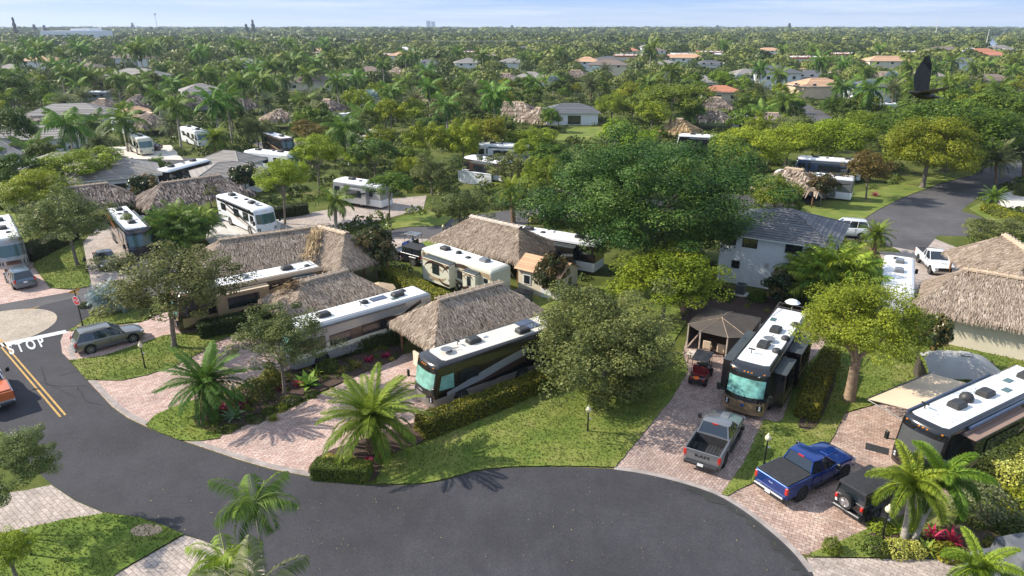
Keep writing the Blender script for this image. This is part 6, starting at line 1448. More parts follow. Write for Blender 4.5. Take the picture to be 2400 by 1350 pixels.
for (px, w, rf, lb) in FL:
    c = P(px[0], px[1], 4); house(lb, (c.x, c.y), R(random.uniform(-6, 4)), w*.75, 20, 4., 0, rf, 'wall_cream', flat=True, name='flat_roofed_building', wins=[(-.4, 'f'), (-.25, 'f'), (-.1, 'f'), (.05, 'f'), (.2, 'f'), (.35, 'f')])
wh = empty('warehouse', (-540, 905, 0), R(2), 'big white warehouse on the left horizon', 'building')
m = MB(); m.box((0, 0, 8.5), (66, 40, 17)); m.box((12, 0, 18.3), (22, 30, 3.)); m.build('wall', M['wall_white'], wh)
m = MB()
for k in range(9): m.box((-28+k*7, -20.05, 12), (5, .2, 1.2))
m.build('window_strip', M['glass'], wh)
for i, (x, h_, w) in enumerate(((-118-0, 34, 9), (-112+4, 31, 8))):
    pass
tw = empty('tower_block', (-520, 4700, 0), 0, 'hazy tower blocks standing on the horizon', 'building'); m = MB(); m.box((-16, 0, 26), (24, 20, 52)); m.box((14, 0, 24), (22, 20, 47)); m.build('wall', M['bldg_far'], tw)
# ------------------------------------------------------------------ masts, poles, wires
def mast(px, base_y, top, r, label, mat='rim', rings=False, Y=None, name='mast', cat='mast'):
    b = P(px, base_y); h = hgt(px, base_y, top); o = empty(name, (b.x, b.y, 0), 0, label, cat); m = MB(); m.tube([(0, 0, 0), (0, 0, h)], [r, r*.45], 8); m.build('pole', M[mat], o)
    if rings:
        m = MB()
        for z in (h-.5, h-3.2): 
            for k in range(6): m.box((math.cos(k*1.05)*r*2.4, math.sin(k*1.05)*r*2.4, z), (r*1.6, r*1.2, 2.2), rz=k*1.05)
        m.build('antenna_panel', M['rim'], o)
    return o
mast(371, 80, 32, .9, 'tall cell phone mast on the left horizon', 'rim', True); mast(2191, 88, 28, .75, 'tall white tapering mast on the right horizon', 'trim'); mast(2306, 125, 68, .35, 'white utility mast beside the canal', 'trim'); mast(772, 70, 52, .9, 'thin distant mast left of centre on the horizon', 'rim'); mast(1396, 70, 58, .8, 'faint distant mast right of centre on the horizon', 'rim')
PL = [(460, 96), (516, 98), (700, 108), (1135, 124), (1258, 126), (1378, 120), (1508, 128), (1634, 130), (2076, 122)]
tops = []
for i, (x, y) in enumerate(PL):
    b = P(x, y); h = 10.5; o = empty('utility_pole', (b.x, b.y, 0), 0, None, 'utility pole'); m = MB(); m.tube([(0, 0, 0), (0, 0, h)], [.22, .15], 6); m.build('pole', M['palewood'], o); m = MB(); m.box((0, 0, h-.6), (2.4, .15, .15)); m.build('crossarm', M['palewood'], o); autolabel(o, 'wooden power pole with crossarm', 'power poles across the distance'); 
a, b = P(-200, 100)+Vector((0, 0, 10)), P(700, 108)+Vector((0, 0, 10.2)); c2 = P(1258, 126)+Vector((0, 0, 10.2)); d2 = P(2076, 122)+Vector((0, 0, 10.2)); e2 = P(2600, 118)+Vector((0, 0, 10))
for (p, q, lb) in ((a, b, 'left run of thin power line above the palm grove'), (b, c2, 'middle run of thin power line above the salmon blocks'), (c2, d2, 'right run of thin power line above the white houses')):
    m = MB()
    for off in (0, .8):
        pts = [p.lerp(q, k/14)+Vector((0, 0, off-2.*4*(k/14)*(1-k/14))) for k in range(15)]; m.tube(pts, .06, 4)
    tag(m.build('power_line', M['rim']), lb, 'power line')
for i, (x, y, t) in enumerate([(342*1.0+1600-1600+1600-0, 98, 80), (353+1600-0, 99, 82), (405/1+1600, 98, 84), (2230-495, 96, 78), (1805, 96, 84), (1823, 98, 84), (1834, 97, 80), (1990, 98, 84), (2012, 95, 84)]):
    if x > 2390 or x < 1600: x = 1712+i*3
    o = mast(x, y, t, .28, None, 'trim', name='light_pole', cat='pole'); autolabel(o, 'white slender pole in the far trees', 'white poles in the distance')
# ------------------------------------------------------------------ stop sign, lamps, gazebo, canopy, umbrella, bird
b = P(195, 766); h = hgt(195, 766, 680); so = empty('stop_sign', (b.x, b.y, 0), R(-24), 'red octagonal stop sign on a black post with gold street name blades', 'road sign')
m = MB(); m.tube([(0, 0, 0), (0, 0, .5), (0, 0, h)], [.07, .05, .045], 8); m.build('post', M['black_metal'], so)
zz = hgt(195, 766, 704); r8 = .38
m = MB(); m.add([(r8*1.08*math.cos(R(22.5+45*i)), -.06, zz+r8*1.08*math.sin(R(22.5+45*i))) for i in range(8)]+[(r8*1.08*math.cos(R(22.5+45*i)), -.045, zz+r8*1.08*math.sin(R(22.5+45*i))) for i in range(8)], [tuple(range(8)), tuple(range(15, 7, -1))]+[(i, (i+1) % 8, 8+(i+1) % 8, 8+i) for i in range(8)]); bo = m.build('sign_board', M['sign_white'], so)
m = MB(); m.add([(r8*.98*math.cos(R(22.5+45*i)), -.066, zz+r8*.98*math.sin(R(22.5+45*i))) for i in range(8)], [tuple(range(8))]); m.build('sign_face', M['red'], bo)
text_obj('lettering', 'STOP', .3, M['sign_white'], bo, Matrix.Translation((0, -.072, zz)) @ Matrix.Rotation(math.pi/2, 4, 'X'), .002, .92)
m = MB(); m.box((0, 0, h-.22), (.9, .03, .15)); m.build('street_name_blade', M['sign_gold'], so); m = MB(); m.box((0, 0, h-.06), (.03, .9, .15)); m.build('street_name_blade', M['sign_gold'], so)
st = tag(shrub((188, 767), .22, .22, 'yellow', 'stone at the foot of the stop sign', n=1), None); bpy.data.objects.remove(st.children[0]); bpy.data.objects.remove(st.children[0])
m = MB(); m.box((-.0, 0, .1), (.42, .3, .24), ch=.07, taper=.8); m.build('stone', M['stone'], st); st.name = 'boulder'; st['category'] = 'stone'; st['label'] = 'tan stone at the foot of the stop sign'
lamp_post((341, 865), 805, 'white globe lamp on the lawn below the dark grey estate car'); lamp_post((1790, 1092), 1021, 'cream globe lamp on the grass between the grey and blue pickups'); lamp_post((2066, 1265), 1188, 'cream globe lamp in the flower bed by the foxtail palms')
lamp_post((1377, 1012), 955, 'globe lamp on the big lawn, its head among oak leaves'); lamp_post((555, 958), 903, 'dark lamp post in the mulch bed beside the short date palm'); lamp_post((75, 1303), 1240, 'lamp post at the lower left with its head in a lime bush'); lamp_post((205, 640), 605, 'dark post at the edge of the shaded drive', False); lamp_post((1040, 560), 528, 'globe lamp beside the road left of the reddish hut')
lamp_post((1238, 540), 500, 'dark lamp post above the reddish hut by the date palm'); lamp_post((628, 352), 332, 'lamp post on the pavers by the dark brown motorhome'); lamp_post((2042, 585), 558, 'thin lamp post on the grass at the turnaround')
gz = empty('gazebo', (16.2, 47.6, 0), R(-32), 'brown canvas gazebo with cone front and screen sides behind the red seated cart', 'gazebo')
m = MB(); w2, d2_ = 2.35, 2.2
m.add([(-w2, -d2_, 2.3), (w2, -d2_, 2.3), (w2, d2_, 2.3), (-w2, d2_, 2.3), (-.4, .5, 2.85), (.4, .5, 2.85), (0, -1.1, 3.05), (-1.1, -3.0, 2.25), (1.1, -3.0, 2.25)], [(0, 4, 3), (3, 4, 5, 2), (2, 5, 1), (4, 6, 5), (0, 6, 4), (5, 6, 1), (0, 7, 6), (7, 8, 6), (8, 1, 6)]); m.build('canopy', M['canopy_brown'], gz)
m = MB()
for pt_ in [(-w2, -d2_, 2.31), (w2, -d2_, 2.31), (-1.1, -3., 2.26), (1.1, -3., 2.26)]: m.tube([(0, -1.1, 3.07), pt_], .02, 4)
m.tube([(0, -1.1, 3.07), (0, .5, 2.87), (0, d2_, 2.32)], .03, 4); m.build('seam', M['ridgewood'], gz)
for x, y in ((-w2+.1, -d2_+.1), (w2-.1, -d2_+.1), (w2-.1, d2_-.1), (-w2+.1, d2_-.1), (-1.05, -2.9), (1.05, -2.9)): m = MB(); m.box((x, y, 1.15), (.1, .1, 2.3)); m.build('post', M['palewood'], gz)
m = MB()
for a_, b_ in (((-w2, -d2_), (-w2, d2_)), ((-w2, d2_), (w2, d2_)), ((w2, .2), (w2, d2_)), ((w2, -d2_), (1.05, -2.9))): m.add([(a_[0]*.97, a_[1]*.97, .1), (b_[0]*.97, b_[1]*.97, .1), (b_[0]*.97, b_[1]*.97, 2.2), (a_[0]*.97, a_[1]*.97, 2.2)], [(0, 1, 2, 3)])
m.build('screen', M['mesh_screen'], gz)
gz.scale = (.95, .95, .88)
for x in (-.5, .55):
    ch = empty('garden_chair', (16.3+.85*x-1.15, 47.3-.53*x-1.2, 0), R(60), 'garden chair with pale cushion in the gazebo, %s one' % ('left hand' if x < 0 else 'right hand'), 'chair')
    m = MB(); m.box((0, 0, .42), (.6, .6, .14), ch=.04); m.box((-.28, 0, .75), (.12, .6, .6), ch=.04); m.build('cushion', M['awning_tan'], ch)
    m = MB()
    for lx in (-.25, .25):
        for ly in (-.26, .26): m.tube([(lx, ly, 0), (lx, ly, .4)], .02, 5)
    m.build('leg', M['black_metal'], ch)
tb = empty('patio_table', (13.6, 44.5, 0), R(-30), 'pale topped patio table next to the red seated golf cart', 'table'); m = MB(); m.box((0, 0, .74), (1.7, .9, .06), ch=.02); m.build('table_top', M['palewood'], tb)
for x in (-.7, .7):
    for y in (-.35, .35): m = MB(); m.tube([(x, y, 0), (x, y, .72)], .03, 5); m.build('leg', M['black_metal'], tb)
cn = empty('canopy_tent', (29.8, 40.3, 0), R(-20), 'soft grey canopy tent on the lawn behind the tan awning', 'canopy')
m = MB(); N = 10; vs = []
for i in range(N+1):
    for j in range(N+1):
        u_, v_ = i/N*2-1, j/N*2-1; e_ = max(abs(u_), abs(v_)); vs.append((u_*2.15, v_*2.0, 1.9+.95*(1-e_**1.9)+.22*(abs(u_*v_))**.8*-1+.12*(1-abs(u_))*(e_ > .9)+.12*(1-abs(v_))*(e_ > .9)))
m.add(vs, [(i*(N+1)+j, i*(N+1)+j+1, (i+1)*(N+1)+j+1, (i+1)*(N+1)+j) for i in range(N) for j in range(N)]); m.build('canopy', M['canopy_grey'], cn, smooth=True)
m = MB(); m.box((0, 0, 2.93), (.7, .7, .07), taper=.6); m.build('vent_cap', M['canopy_grey'], cn)
for x in (-2.2, 2.2):
    for y in (-2., 2.): m = MB(); m.tube([(x, y, 0), (x, y, 1.8)], .04, 6); m.build('post', M['rim_dark'], cn)
m = MB()
for x in (-2.25, 2.25): m.add([(x, -2., .1), (x, 2., .1), (x, 2., 1.75), (x, -2., 1.75)], [(0, 1, 2, 3)])
m.build('screen', M['canopy_brown'], cn)
c = P(888, 668, 2.3); um = empty('parasol', (c.x, c.y, 0), 0, 'open tan parasol between the shaggy hut and the clipped hedge', 'parasol'); m = MB(); m.lathe((0, 0, 2.0), [(1.45, 0), (.75, .28), (.03, .55)], 8); m.build('canopy', M['umbrella'], um); m = MB(); m.tube([(0, 0, 0), (0, 0, 2.6)], .03, 6); m.build('pole', M['palewood'], um)
c = P(1868, 728, 2.4); um = empty('parasol', (c.x+.1, c.y+1.2, 0), .4, 'white parasol behind the roof rail of the gold nosed motorhome', 'parasol'); m = MB(); m.lathe((0, 0, 2.6), [(.6, 0), (.35, .18), (.03, .28)], 8); m.build('canopy', M['rv_white'], um); m = MB(); m.tube([(0, 0, 0), (0, 0, 2.9)], .03, 6); m.build('pole', M['palewood'], um)
c = P(1000, 805); 
mt_ = P(2055, 1053); m = MB(); m.box((0, 0, .035), (1.2, .75, .02), rz=R(-30)); o = m.build('door_mat', M['cover_black'], loc=(mt_.x, mt_.y, 0)); tag(o, 'dark mat on the pavers in front of the dark motorhome', 'mat')
# white block wall behind the middle trees
wa = P(1075, 427); wb = P(1152, 437); L_ = (wb-wa).length; m = MB(); m.box((0, 0, .9), (L_, .2, 1.8)); m.box((0, 0, 1.84), (L_+.1, .3, .1)); o = m.build('boundary_wall', M['wall_white'], loc=tuple((wa+wb)/2)); o.rotation_euler = (0, 0, math.atan2(wb.y-wa.y, wb.x-wa.x)); tag(o, 'pale block wall behind the trees above the date palm', 'wall')
# bird in flight
bc = Q(2160, 222, 12.); br = empty('flying_bird', bc, 0, 'black bird flying with one wing raised at the upper right', 'bird')
m = MB(); m.tube([(-.26, 0, .03), (-.21, 0, .045), (-.15, 0, .035), (-.05, 0, .0), (.1, .0, -.03), (.22, .02, -.035), (.36, .05, -.05)], [.004, .024, .032, .062, .06, .04, .012], 10)
m.add([(.2, -.05, -.03), (.42, -.02, -.055), (.43, .1, -.055), (.2, .08, -.03), (.3, .02, -.03)], [(0, 1, 4), (1, 2, 4), (2, 3, 4), (3, 0, 4)])
bd = m.build('body', M['bird'], br, smooth=True)
w_ = MB(); segs = [(0, -.10, .14), (.12, -.15, .12), (.28, -.17, .13), (.42, -.13, .13), (.54, -.06, .12), (.64, .02, .08)]
for sg, el, nm in ((1, 1.36, 'wing'), (-1, .25, 'wing')):
    w_ = MB(); prev = None
    for (s_, a_, b_) in segs:
        y = sg*s_*math.cos(el); z = s_*math.sin(el)+.01; cur = [(a_, y, z), (a_+.05, y+.004, z+.012), (b_, y, z)]
        if prev: w_.add(prev+cur, [(0, 3, 4, 1), (1, 4, 5, 2), (2, 5, 3, 0)])
        prev = cur
    for k in range(6):
        f = k/5; s0 = .40+.12*f; y0_, z0_ = sg*s0*math.cos(el), s0*math.sin(el)+.01; x0_ = .11-.10*f; s1 = s0+.16; y1_, z1_ = sg*s1*math.cos(el), s1*math.sin(el)+.01; w_.add([(x0_-.015, y0_, z0_), (x0_+.02, y0_, z0_), (x0_+.03-.06*f, y1_, z1_), (x0_+.02-.06*f, y1_, z1_)], [(0, 1, 2, 3)])
    w_.build('wing', M['bird'], bd)
# ------------------------------------------------------------------ landmarks for labels
for t_, px in (('the big dark green tree', (1520, 600)), ('the stop sign', (195, 766)), ('the white two storey house', (1780, 640)), ('the L shaped thatched hut', (640, 640)), ('the white ranch house', (1337, 290)), ('the cream trailer', (1090, 640)), ('the right turnaround', (2150, 500)), ('the peach roofed house', (1915, 225)), ('the white and black motorhome', (410, 400)), ('the left grey tiled house', (75, 345)), ('the taupe tiled house', (165, 285)), ('the salmon flat roofs', (1035, 126)), ('the two storey slate roofed house', (1812, 190)), ('the canal', (2300, 120)), ('the silver motorhome', (815, 280)), ('the long brown roof', (738, 200)), ('the white gabled house', (470, 225)), ('the far orange roofs', (600, 104)), ('the warehouse', (215, 92)), ('the brown hip roofed villa', (1425, 162)), ('the flying bird', (2165, 200)), ('the wide distant hut', (1200, 195)), ('the red tiled house', (1688, 225)), ('the white garage', (2040, 215))):
    p = P(*px); landmark(t_, (p.x, p.y))
# ------------------------------------------------------------------ named trees: kind, crown px, half sizes, zc / base
T_ = tree
T_('ficus', 1522, 458, 274, 176, base=(1520, 655), label='huge dense dark green tree rising in the middle right', lod=2.6, r0=.45, nl=14)
T_('oak', 400, 660, 172, 108, base=(408, 815), label='wide olive oak with bare trunk on the lawn by the stop sign', var=0, lod=1.1)
T_('oak', 655, 790, 120, 95, base=(668, 925), label='olive oak with rounded crown in front of the white roofed motorhome', var=1, lod=1.1)
T_('oakfull', 1420, 800, 206, 172, zc=3.7, label='broad olive oak over the hedge end on the big lawn', var=2, lod=1.6)
T_('oak', 150, 510, 112, 88, base=(182, 622), label='olive oak beside the flame streaked motorhome', var=1)
T_('lime', 95, 445, 85, 62, zc=4.2, label='lime green tree behind the olive oak at the left', var=0)
T_('gold', 185, 385, 95, 52, zc=4.6, label='airy golden green tree in front of the left tiled houses', var=1)
T_('gold', 2020, 755, 148, 126, base=(1990, 938), label='golden green tree with forked trunk on the right lawn', lod=1.7, bark='bark_tan', r0=.34, var=0)
T_('lime', 1562, 648, 138, 86, zc=3.8, label='bright lime tree at the foot of the huge dark tree', lod=1.1, var=2)
T_('magnolia', 878, 585, 55, 75, zc=3.0, label='slim glossy magnolia beside the L shaped hut', lod=1.2)
T_('magnolia', 1290, 640, 42, 60, zc=2.4, label='small magnolia with pinkish leaves in front of the garden shed', lod=1.)
T_('magnolia', 2188, 780, 45, 70, base=(2180, 858), label='slender magnolia before the cream hut wall', lod=1.)
T_('magnolia', 572, 410, 34, 38, zc=3.2, label='small dark magnolia above the arching palms', lod=.8)
T_('magnolia', 1835, 672, 44, 48, zc=1.9, label='small glossy magnolia beside the white house door', lod=.8)
T_('magnolia', 335, 440, 36, 40, zc=3.0, label='dark glossy magnolia by the glass fronted house', lod=.8)
T_('green', 912, 432, 58, 42, base=(913, 515), label='round green tree on the grass strip with slim trunk', var=0, lod=.8)
T_('lime', 668, 410, 68, 52, base=(668, 525), label='light green tree beside the white motorhome with brown swooshes', var=1, lod=.9)
T_('lime', 745, 355, 62, 52, base=(748, 448), label='lime tree in front of the orange tinted tree', var=2)
T_('rust', 722, 305, 55, 30, zc=5.5, label='orange tinted tree above the lime tree', var=0, lod=.5)
T_('oak', 1078, 482, 80, 62, base=(1075, 560), label='grey olive tree left of the small date palm', var=0, lod=.9)
T_('oak', 1010, 400, 62, 42, zc=3.6, label='grey olive tree above the grass strip', var=2)
T_('dense', 875, 360, 60, 45, zc=4.4, label='dark olive tree right of the lime tree'); T_('lime', 1000, 325, 60, 52, zc=4.6, label='yellow green tree left of the marker trees, centre')
T_('lime', 1085, 330, 50, 66, zc=4.2, label='upright lime tree in the centre'); T_('gold', 1140, 310, 60, 48, zc=4.8, label='golden round tree right of the upright lime tree')
T_('oak', 1195, 395, 75, 55, zc=3.8, label='grey olive tree between lime trees and the huge tree'); T_('gold', 1245, 325, 65, 35, zc=3.6, label='golden spreading tree below the long thatched hut')
T_('green', 1290, 275, 28, 32, zc=3.4, label='small green tree touching the ranch house corner'); T_('dense', 1175, 300, 45, 32, zc=4.8, label='dark bushy tree above the golden round tree')
T_('green', 1575, 235, 92, 52, zc=6.2, label='large bright green tree right of the white ranch house', lod=1.2); T_('gold', 1435, 247, 45, 38, zc=4.2, label='golden green tree at the right of the ranch house', lod=.7)
T_('green', 2235, 305, 160, 92, zc=7., label='biggest bright green tree at the upper right', lod=1.8); T_('lime', 2180, 345, 112, 98, base=(2162, 440), label='tall yellow green tree on the far lawn edge', lod=1.6, r0=.35); T_('green', 2340, 260, 110, 62, zc=7.5, label='bright green tree at the right edge', lod=1.2)
T_('lime', 1755, 345, 85, 62, zc=4.6, label='lime tree left in the row behind the dark tree', lod=.8); T_('lime', 1850, 330, 80, 55, zc=4.8, label='lime tree in the middle of the back row', lod=.8); T_('lime', 1955, 325, 85, 62, zc=5., label='lime tree at the right of the back row', lod=.8); T_('lime', 2030, 290, 60, 42, zc=5.5, label='lime tree behind the tall yellow green tree', lod=.7)
T_('rust', 2032, 395, 60, 55, base=(2030, 468), label='rusty flowered tree on the far lawn', lod=.8); T_('green', 1820, 455, 62, 55, zc=3.4, label='mid green tree at the right side of the huge tree', lod=.8); T_('magnolia', 1930, 430, 34, 36, zc=3.2, label='young magnolia on the far lawn', lod=.7)
T_('oak', 2335, 540, 92, 46, zc=3.0, label='low olive tree behind the right thatched hut', lod=.9)
T_('oak', 25, 1080, 110, 100, base=(-230, 1240), label='olive oak reaching in at the lower left edge', lod=1.6, var=0)
T_('lime', 15, 1285, 62, 50, zc=2.2, label='lime bush tree at the lower left corner', lod=1.1)
T_('dense', 20, 300, 60, 60, zc=6, label='dark tree at the far left edge'); T_('dense', 25, 215, 60, 42, zc=7, label='dark tree above the left brown hut'); T_('dense', 1745, 420, 50, 40, zc=4, label='dark green tree at the shoulder of the huge tree')
T_('oak', 600, 300, 50, 36, zc=4, label='grey olive tree right of the leaning palm'); T_('oak', 490, 450, 25, 20, zc=3, label='small olive tree above the arching palms', lod=.5)
T_('dense', 640, 165, 50, 26, zc=7); COL.objects[-1] if False else None
for o in [o for o in bpy.data.objects if o.parent is None and o.name.startswith('broadleaf_tree') and 'label' not in o]: autolabel(o, 'dark bushy tree', 'background trees')
# palms
palm('date_dark', base=(487, 975), crown=(482, 893), L=3.2, label='short date palm with thick trunk in the mulch bed', sq=.85)
palm('date', base=(872, 1062), crown=(872, 975), L=3.4, label='bright date palm in the front bed beside the box hedge', sq=.95)
palm('date', base=(1203, 522), crown=(1200, 445), L=2.7, label='date palm above the reddish hut', sq=.9)
palm('date', base=(505, 370), crown=(505, 325), L=3.4, label='low date palm in front of the pale grey house')
palm('date_lo', base=(2332, 440), crown=(2335, 372), L=3.6, label='dusty date palm beside the right road'); palm('date_lo', base=(2397, 418), crown=(2397, 355), L=3.6, label='dusty date palm cut by the right edge')
palm('date', crown=(2055, 548), h=2.2, L=2., label='young date palm on the turnaround grass', name='palm_tree'); palm('date_dark', crown=(2330, 462), h=1.6, L=2., label='low leafy palm in the bed by the sandy drive')
q = Q(597, 1178, 28.); palm('xmas', pos=(q.x, q.y), h=q.z, L=2.0, label='slender palm with drooping crown in front of the asphalt', lean=(0, 0))
q = Q(530, 1312, 27.5); palm('xmas', pos=(q.x, q.y), h=q.z, L=1.9, label='dense small palm at the bottom, left of the slender palm', lean=(0, 0), mat='datepalm')
q = Q(585, 1400, 24.); palm('royal', pos=(q.x, q.y), h=q.z, L=2.6, label='big feathery palm cut off by the bottom edge', lean=(0, 0), mat='greypalm')
q = Q(2300, 1330, 24.); palm('foxtail', pos=(q.x, q.y), h=q.z, L=1.6, label='small bright palm at the bottom in front of the covered car', lean=(0, 0)); 
b = P(2120, 1262); c = P(2098, 1128, 4.0); palm('foxtail', pos=(b.x, b.y), h=3.1, L=2.35, label='left foxtail palm with upright ringed trunk', lean=(-.2, .1), tr=.17)
b = P(2135, 1268); palm('foxtail', pos=(b.x+.1, b.y), h=3.3, L=2.35, label='right foxtail palm leaning to the right', lean=(1.0, .5), tr=.15)
clump_palm((417, 490), 4.6, 11, 2.0, 3.0, 'clump of arching dark palms behind the L shaped hut', 'areca_dark', base=(425, 580)); clump_palm((1955, 610), 5.3, 15, 2.1, 3.6, 'clump of arching yellow green palms beside the white house', 'areca_dark', base=(1940, 715), mat='foxtail')
clump_palm((440, 470), 4.0, 5, 1.2, 2.2, 'yellower palm clump behind the arching dark palms', 'areca', base=(480, 560))
palm('royal', base=(788, 545), crown=(786, 468), L=2.9, label='feathery palm behind the ridge of the L shaped hut'); palm('xmas', base=(370, 400), crown=(368, 375), L=1.6, label='small palm beside the white and black motorhome')
q = P(235, 690); clump_palm((250, 690), 2.6, 4, .6, 1.9, 'bluish palm under the wide olive oak', 'areca', base=(262, 730), mat='silver')
clump_palm((1700, 170), 6, 8, 2.2, 4., 'fan like traveller palm left of the two storey slate roofed house', 'areca_dark', base=(1700, 205)); clump_palm((1960, 250), 5, 8, 2.5, 3.2, 'bushy palm clump beside the far curved road', 'areca_dark', base=(1955, 268))
RP = [((425, 345), (412, 245)), ((545, 335), (532, 232)), ((300, 355), (290, 278)), ((165, 240), (155, 172)), ((225, 232), (213, 177)), ((283, 240), (275, 182)), ((157, 330), (145, 285)), ((228, 335), (220, 288)), ((350, 230), (345, 178)), ((385, 196), (385, 160)), ((478, 237), (475, 170)), ((492, 235), (492, 172)), ((640, 216), (633, 152)), ((670, 222), (668, 185)), ((737, 212), (733, 145)), ((715, 282), (713, 238)), ((1001, 214), (1001, 165)),
      ((843, 173), (838, 118)), ((952, 178), (950, 128)), ((972, 188), (970, 130)), ((1228, 168), (1228, 130)), ((1260, 165), (1258, 135)), ((852, 312), (850, 265)), ((1923, 212), (1923, 138)), ((1977, 192), (1978, 148)), ((2030, 222), (2030, 165)), ((2128, 214), (2130, 152)), ((2227, 194), (2230, 142)), ((2313, 188), (2314, 152)), ((2373, 202), (2378, 142)), ((2185, 214), (2184, 160)), ((1842, 292), (1846, 234)), ((1973, 268), (1975, 202)), ((40, 250), (40, 175)), ((100, 345), (95, 300)), ((35, 395), (35, 362)), ((70, 390), (75, 350)), ((1070, 168), (1070, 120)), ((560, 190), (560, 150)), ((600, 200), (600, 155)), ((450, 185), (450, 140)), ((115, 200), (118, 150)), ((1610, 300), (1612, 262)), ((1790, 300), (1790, 262))]
for i, (b, c) in enumerate(RP):
    palm('royal' if b[1] > 215 else 'royal_lo', base=b, crown=c, L=4.9 if b[1] > 215 else 5.6, cat='palm tree', name='royal_palm', group='royal palms across the estate', auto='tall royal palm' if i % 2 else 'grey trunked royal palm')
for (b, c) in [((1383, 245), (1385, 200)), ((2092, 268), (2093, 210)), ((1108, 260), (1108, 215)), ((1110, 285), (1110, 262)), ((1420, 190), (1420, 165)), ((740, 270), (740, 235)), ((960, 265), (960, 245))]:
    palm('date_lo', base=b, crown=c, L=4.2, name='date_palm', group='dusty date palms in the distance', auto='dusty date palm')
for (c, h, L) in [(q[0], q[1], q[2]*.8) for q in [((868, 235), 4.5, 4.2), ((1297, 195), 4, 4.), ((1395, 170), 4, 4.2), ((1572, 182), 4, 4.5), ((1993, 215), 4.5, 4.5), ((2087, 188), 4.5, 5), ((1733, 190), 3.6, 4), ((2040, 205), 5, 4), ((400, 112), 4, 5)]]:
    palm('fan', crown=c, h=h, L=L, name='silver_palm', group='silver fan palms', auto='silvery blue fan palm')
# ------------------------------------------------------------------ hedges and garden plants
hedge([(985, 1020), (1120, 967), (1270, 908), (1330, 873)], 1.3, 1.1, 'hedge', 'long clipped hedge with bronze tips beside the marked motorhome', dens=330, leaf=.13)
hedge([(740, 850), (830, 825), (940, 800)], 1.3, 1.15, 'hedge_dark', 'dark hedge behind the flower bed left of the main hut', dens=300)
hedge([(905, 648), (960, 675), (1060, 728)], 1.5, 1.05, 'hedge', 'yellowish clipped hedge along the cream trailer', dens=260)
hedge([(1888, 985), (1912, 915), (1945, 850)], 1.25, 1.15, 'hedge', 'hedge with yellow tips right of the gold nosed motorhome', dens=330)
hedge([(738, 1112), (868, 1122)], 1.15, .85, 'trim', 'neat box hedge at the road edge by the bright date palm', dens=900, leaf=.075, round_=.04)
hedge([(2325, 1150), (2400, 1108), (2520, 1050)], 2.2, 1.7, 'yellow', 'bright yellow green hedge at the lower right edge', dens=260)
hedge([(2310, 495), (2400, 530), (2500, 560)], 1.8, 1.0, 'hedge', 'yellow green hedge by the sandy drive at the right', dens=160, leaf=.18); hedge([(470, 790), (560, 772), (640, 760)], 1.4, 1.2, 'hedge_dark', 'dark hedge beside the brown and gold motorhome', dens=240)
hedge([(2390, 460), (2460, 440)], 2., 1.6, 'trim', 'green hedge at the right edge beyond the dusty palms', dens=160); hedge([(640, 512), (690, 505), (720, 500)], 1.5, 1.4, 'hedge_dark', 'dark hedge beside the slim grey trunked light green tree', dens=160); hedge([(60, 615), (110, 590), (170, 560)], 2., 1.4, 'hedge_dark', 'shaded hedge beneath the olive oak by the silver motorhome', dens=160)
hedge([(1640, 700), (1700, 694)], 1.2, .9, 'hedge_dark', 'low dark shrubs behind the brown gazebo', dens=160); hedge([(1890, 450), (1960, 430), (2020, 420)], 2.2, 1.4, 'hedge_dark', 'dark hedge under the back row of lime trees', dens=120, leaf=.2)
G_ = 0
plants = [((2048, 1292), .62, .8, 'trim', 'round dark green bush beside the right globe lamp'), ((2098, 1296), .62, .75, 'yellow', 'pale yellow bush left of the foxtail trunks'), ((2140, 1296), .55, .6, 'yellow', 'pale yellow bush at the foxtail trunks'), ((1948, 1292), .45, .8, 'green', 'small bushy green plant on the grass by the round drive'), ((2215, 1300), .75, .5, 'hedge', 'low bronze green bush before the covered car'), ((2060, 1240), .6, .5, 'lime_', 'grassy lime plant behind the right globe lamp'),
          ((775, 1085), .5, .55, 'yellow', 'small pale ball shrub above the box hedge, left'), ((815, 1088), .5, .55, 'yellow', 'small pale ball shrub above the box hedge, right'), ((600, 930), 1.3, 1.3, 'hedge_dark', 'dark ferny bush at the trunk of the rounded olive oak'), ((638, 905), .8, 1.5, 'hedge', 'tall leafy bush left of the red plants'), ((770, 868), .8, .9, 'trim', 'round green bush in the upper mulch bed'), ((628, 968), .35, .4, 'trim', 'small round bush on the drive edge of the mulch bed'), ((535, 1008), .55, .35, 'trim', 'low green mound at the tip of the mulch bed'), ((500, 995), .5, .35, 'trim', 'low dark green ground bush at the date palm foot'), ((600, 985), .6, .35, 'hedge_dark', 'low green mound beside the drive in the mulch bed'), ((690, 945), .6, .5, 'hedge_dark', 'green bush in the middle of the mulch bed'), ((660, 960), .5, .35, 'hedge', 'yellowish small bush along the mulch bed edge'), ((730, 928), .5, .4, 'trim', 'green small bush below the broad leaved plant'), ((2300, 1200), 1.6, 1.6, 'greyp', 'large dusty green feathery bush behind the covered car'), ((2385, 1200), 1.1, 1.4, 'lime_', 'lime bush at the right edge below the yellow hedge'), ((2365, 1250), .8, .8, 'hedge_dark', 'dark bush right of the dusty feathery bush'), ((200, 720), .5, .5, 'hedge_dark', 'small dark bush behind the stop sign'), ((1655, 640), 1.4, 1.2, 'hedge_dark', 'dark shrub at the left corner of the white house'), ((1340, 700), 1.4, 1.3, 'hedge_dark', 'dark shrub right of the garden shed'), ((1180, 735), .9, .9, 'hedge_dark', 'dark plants between the main hut and the cream trailer'), ((985, 450), 1., 1., 'hedge', 'bush at the top of the grass strip'), ((1255, 520), .9, .9, 'yellow', 'yellowish shrub by the dark lamp above the reddish hut')]
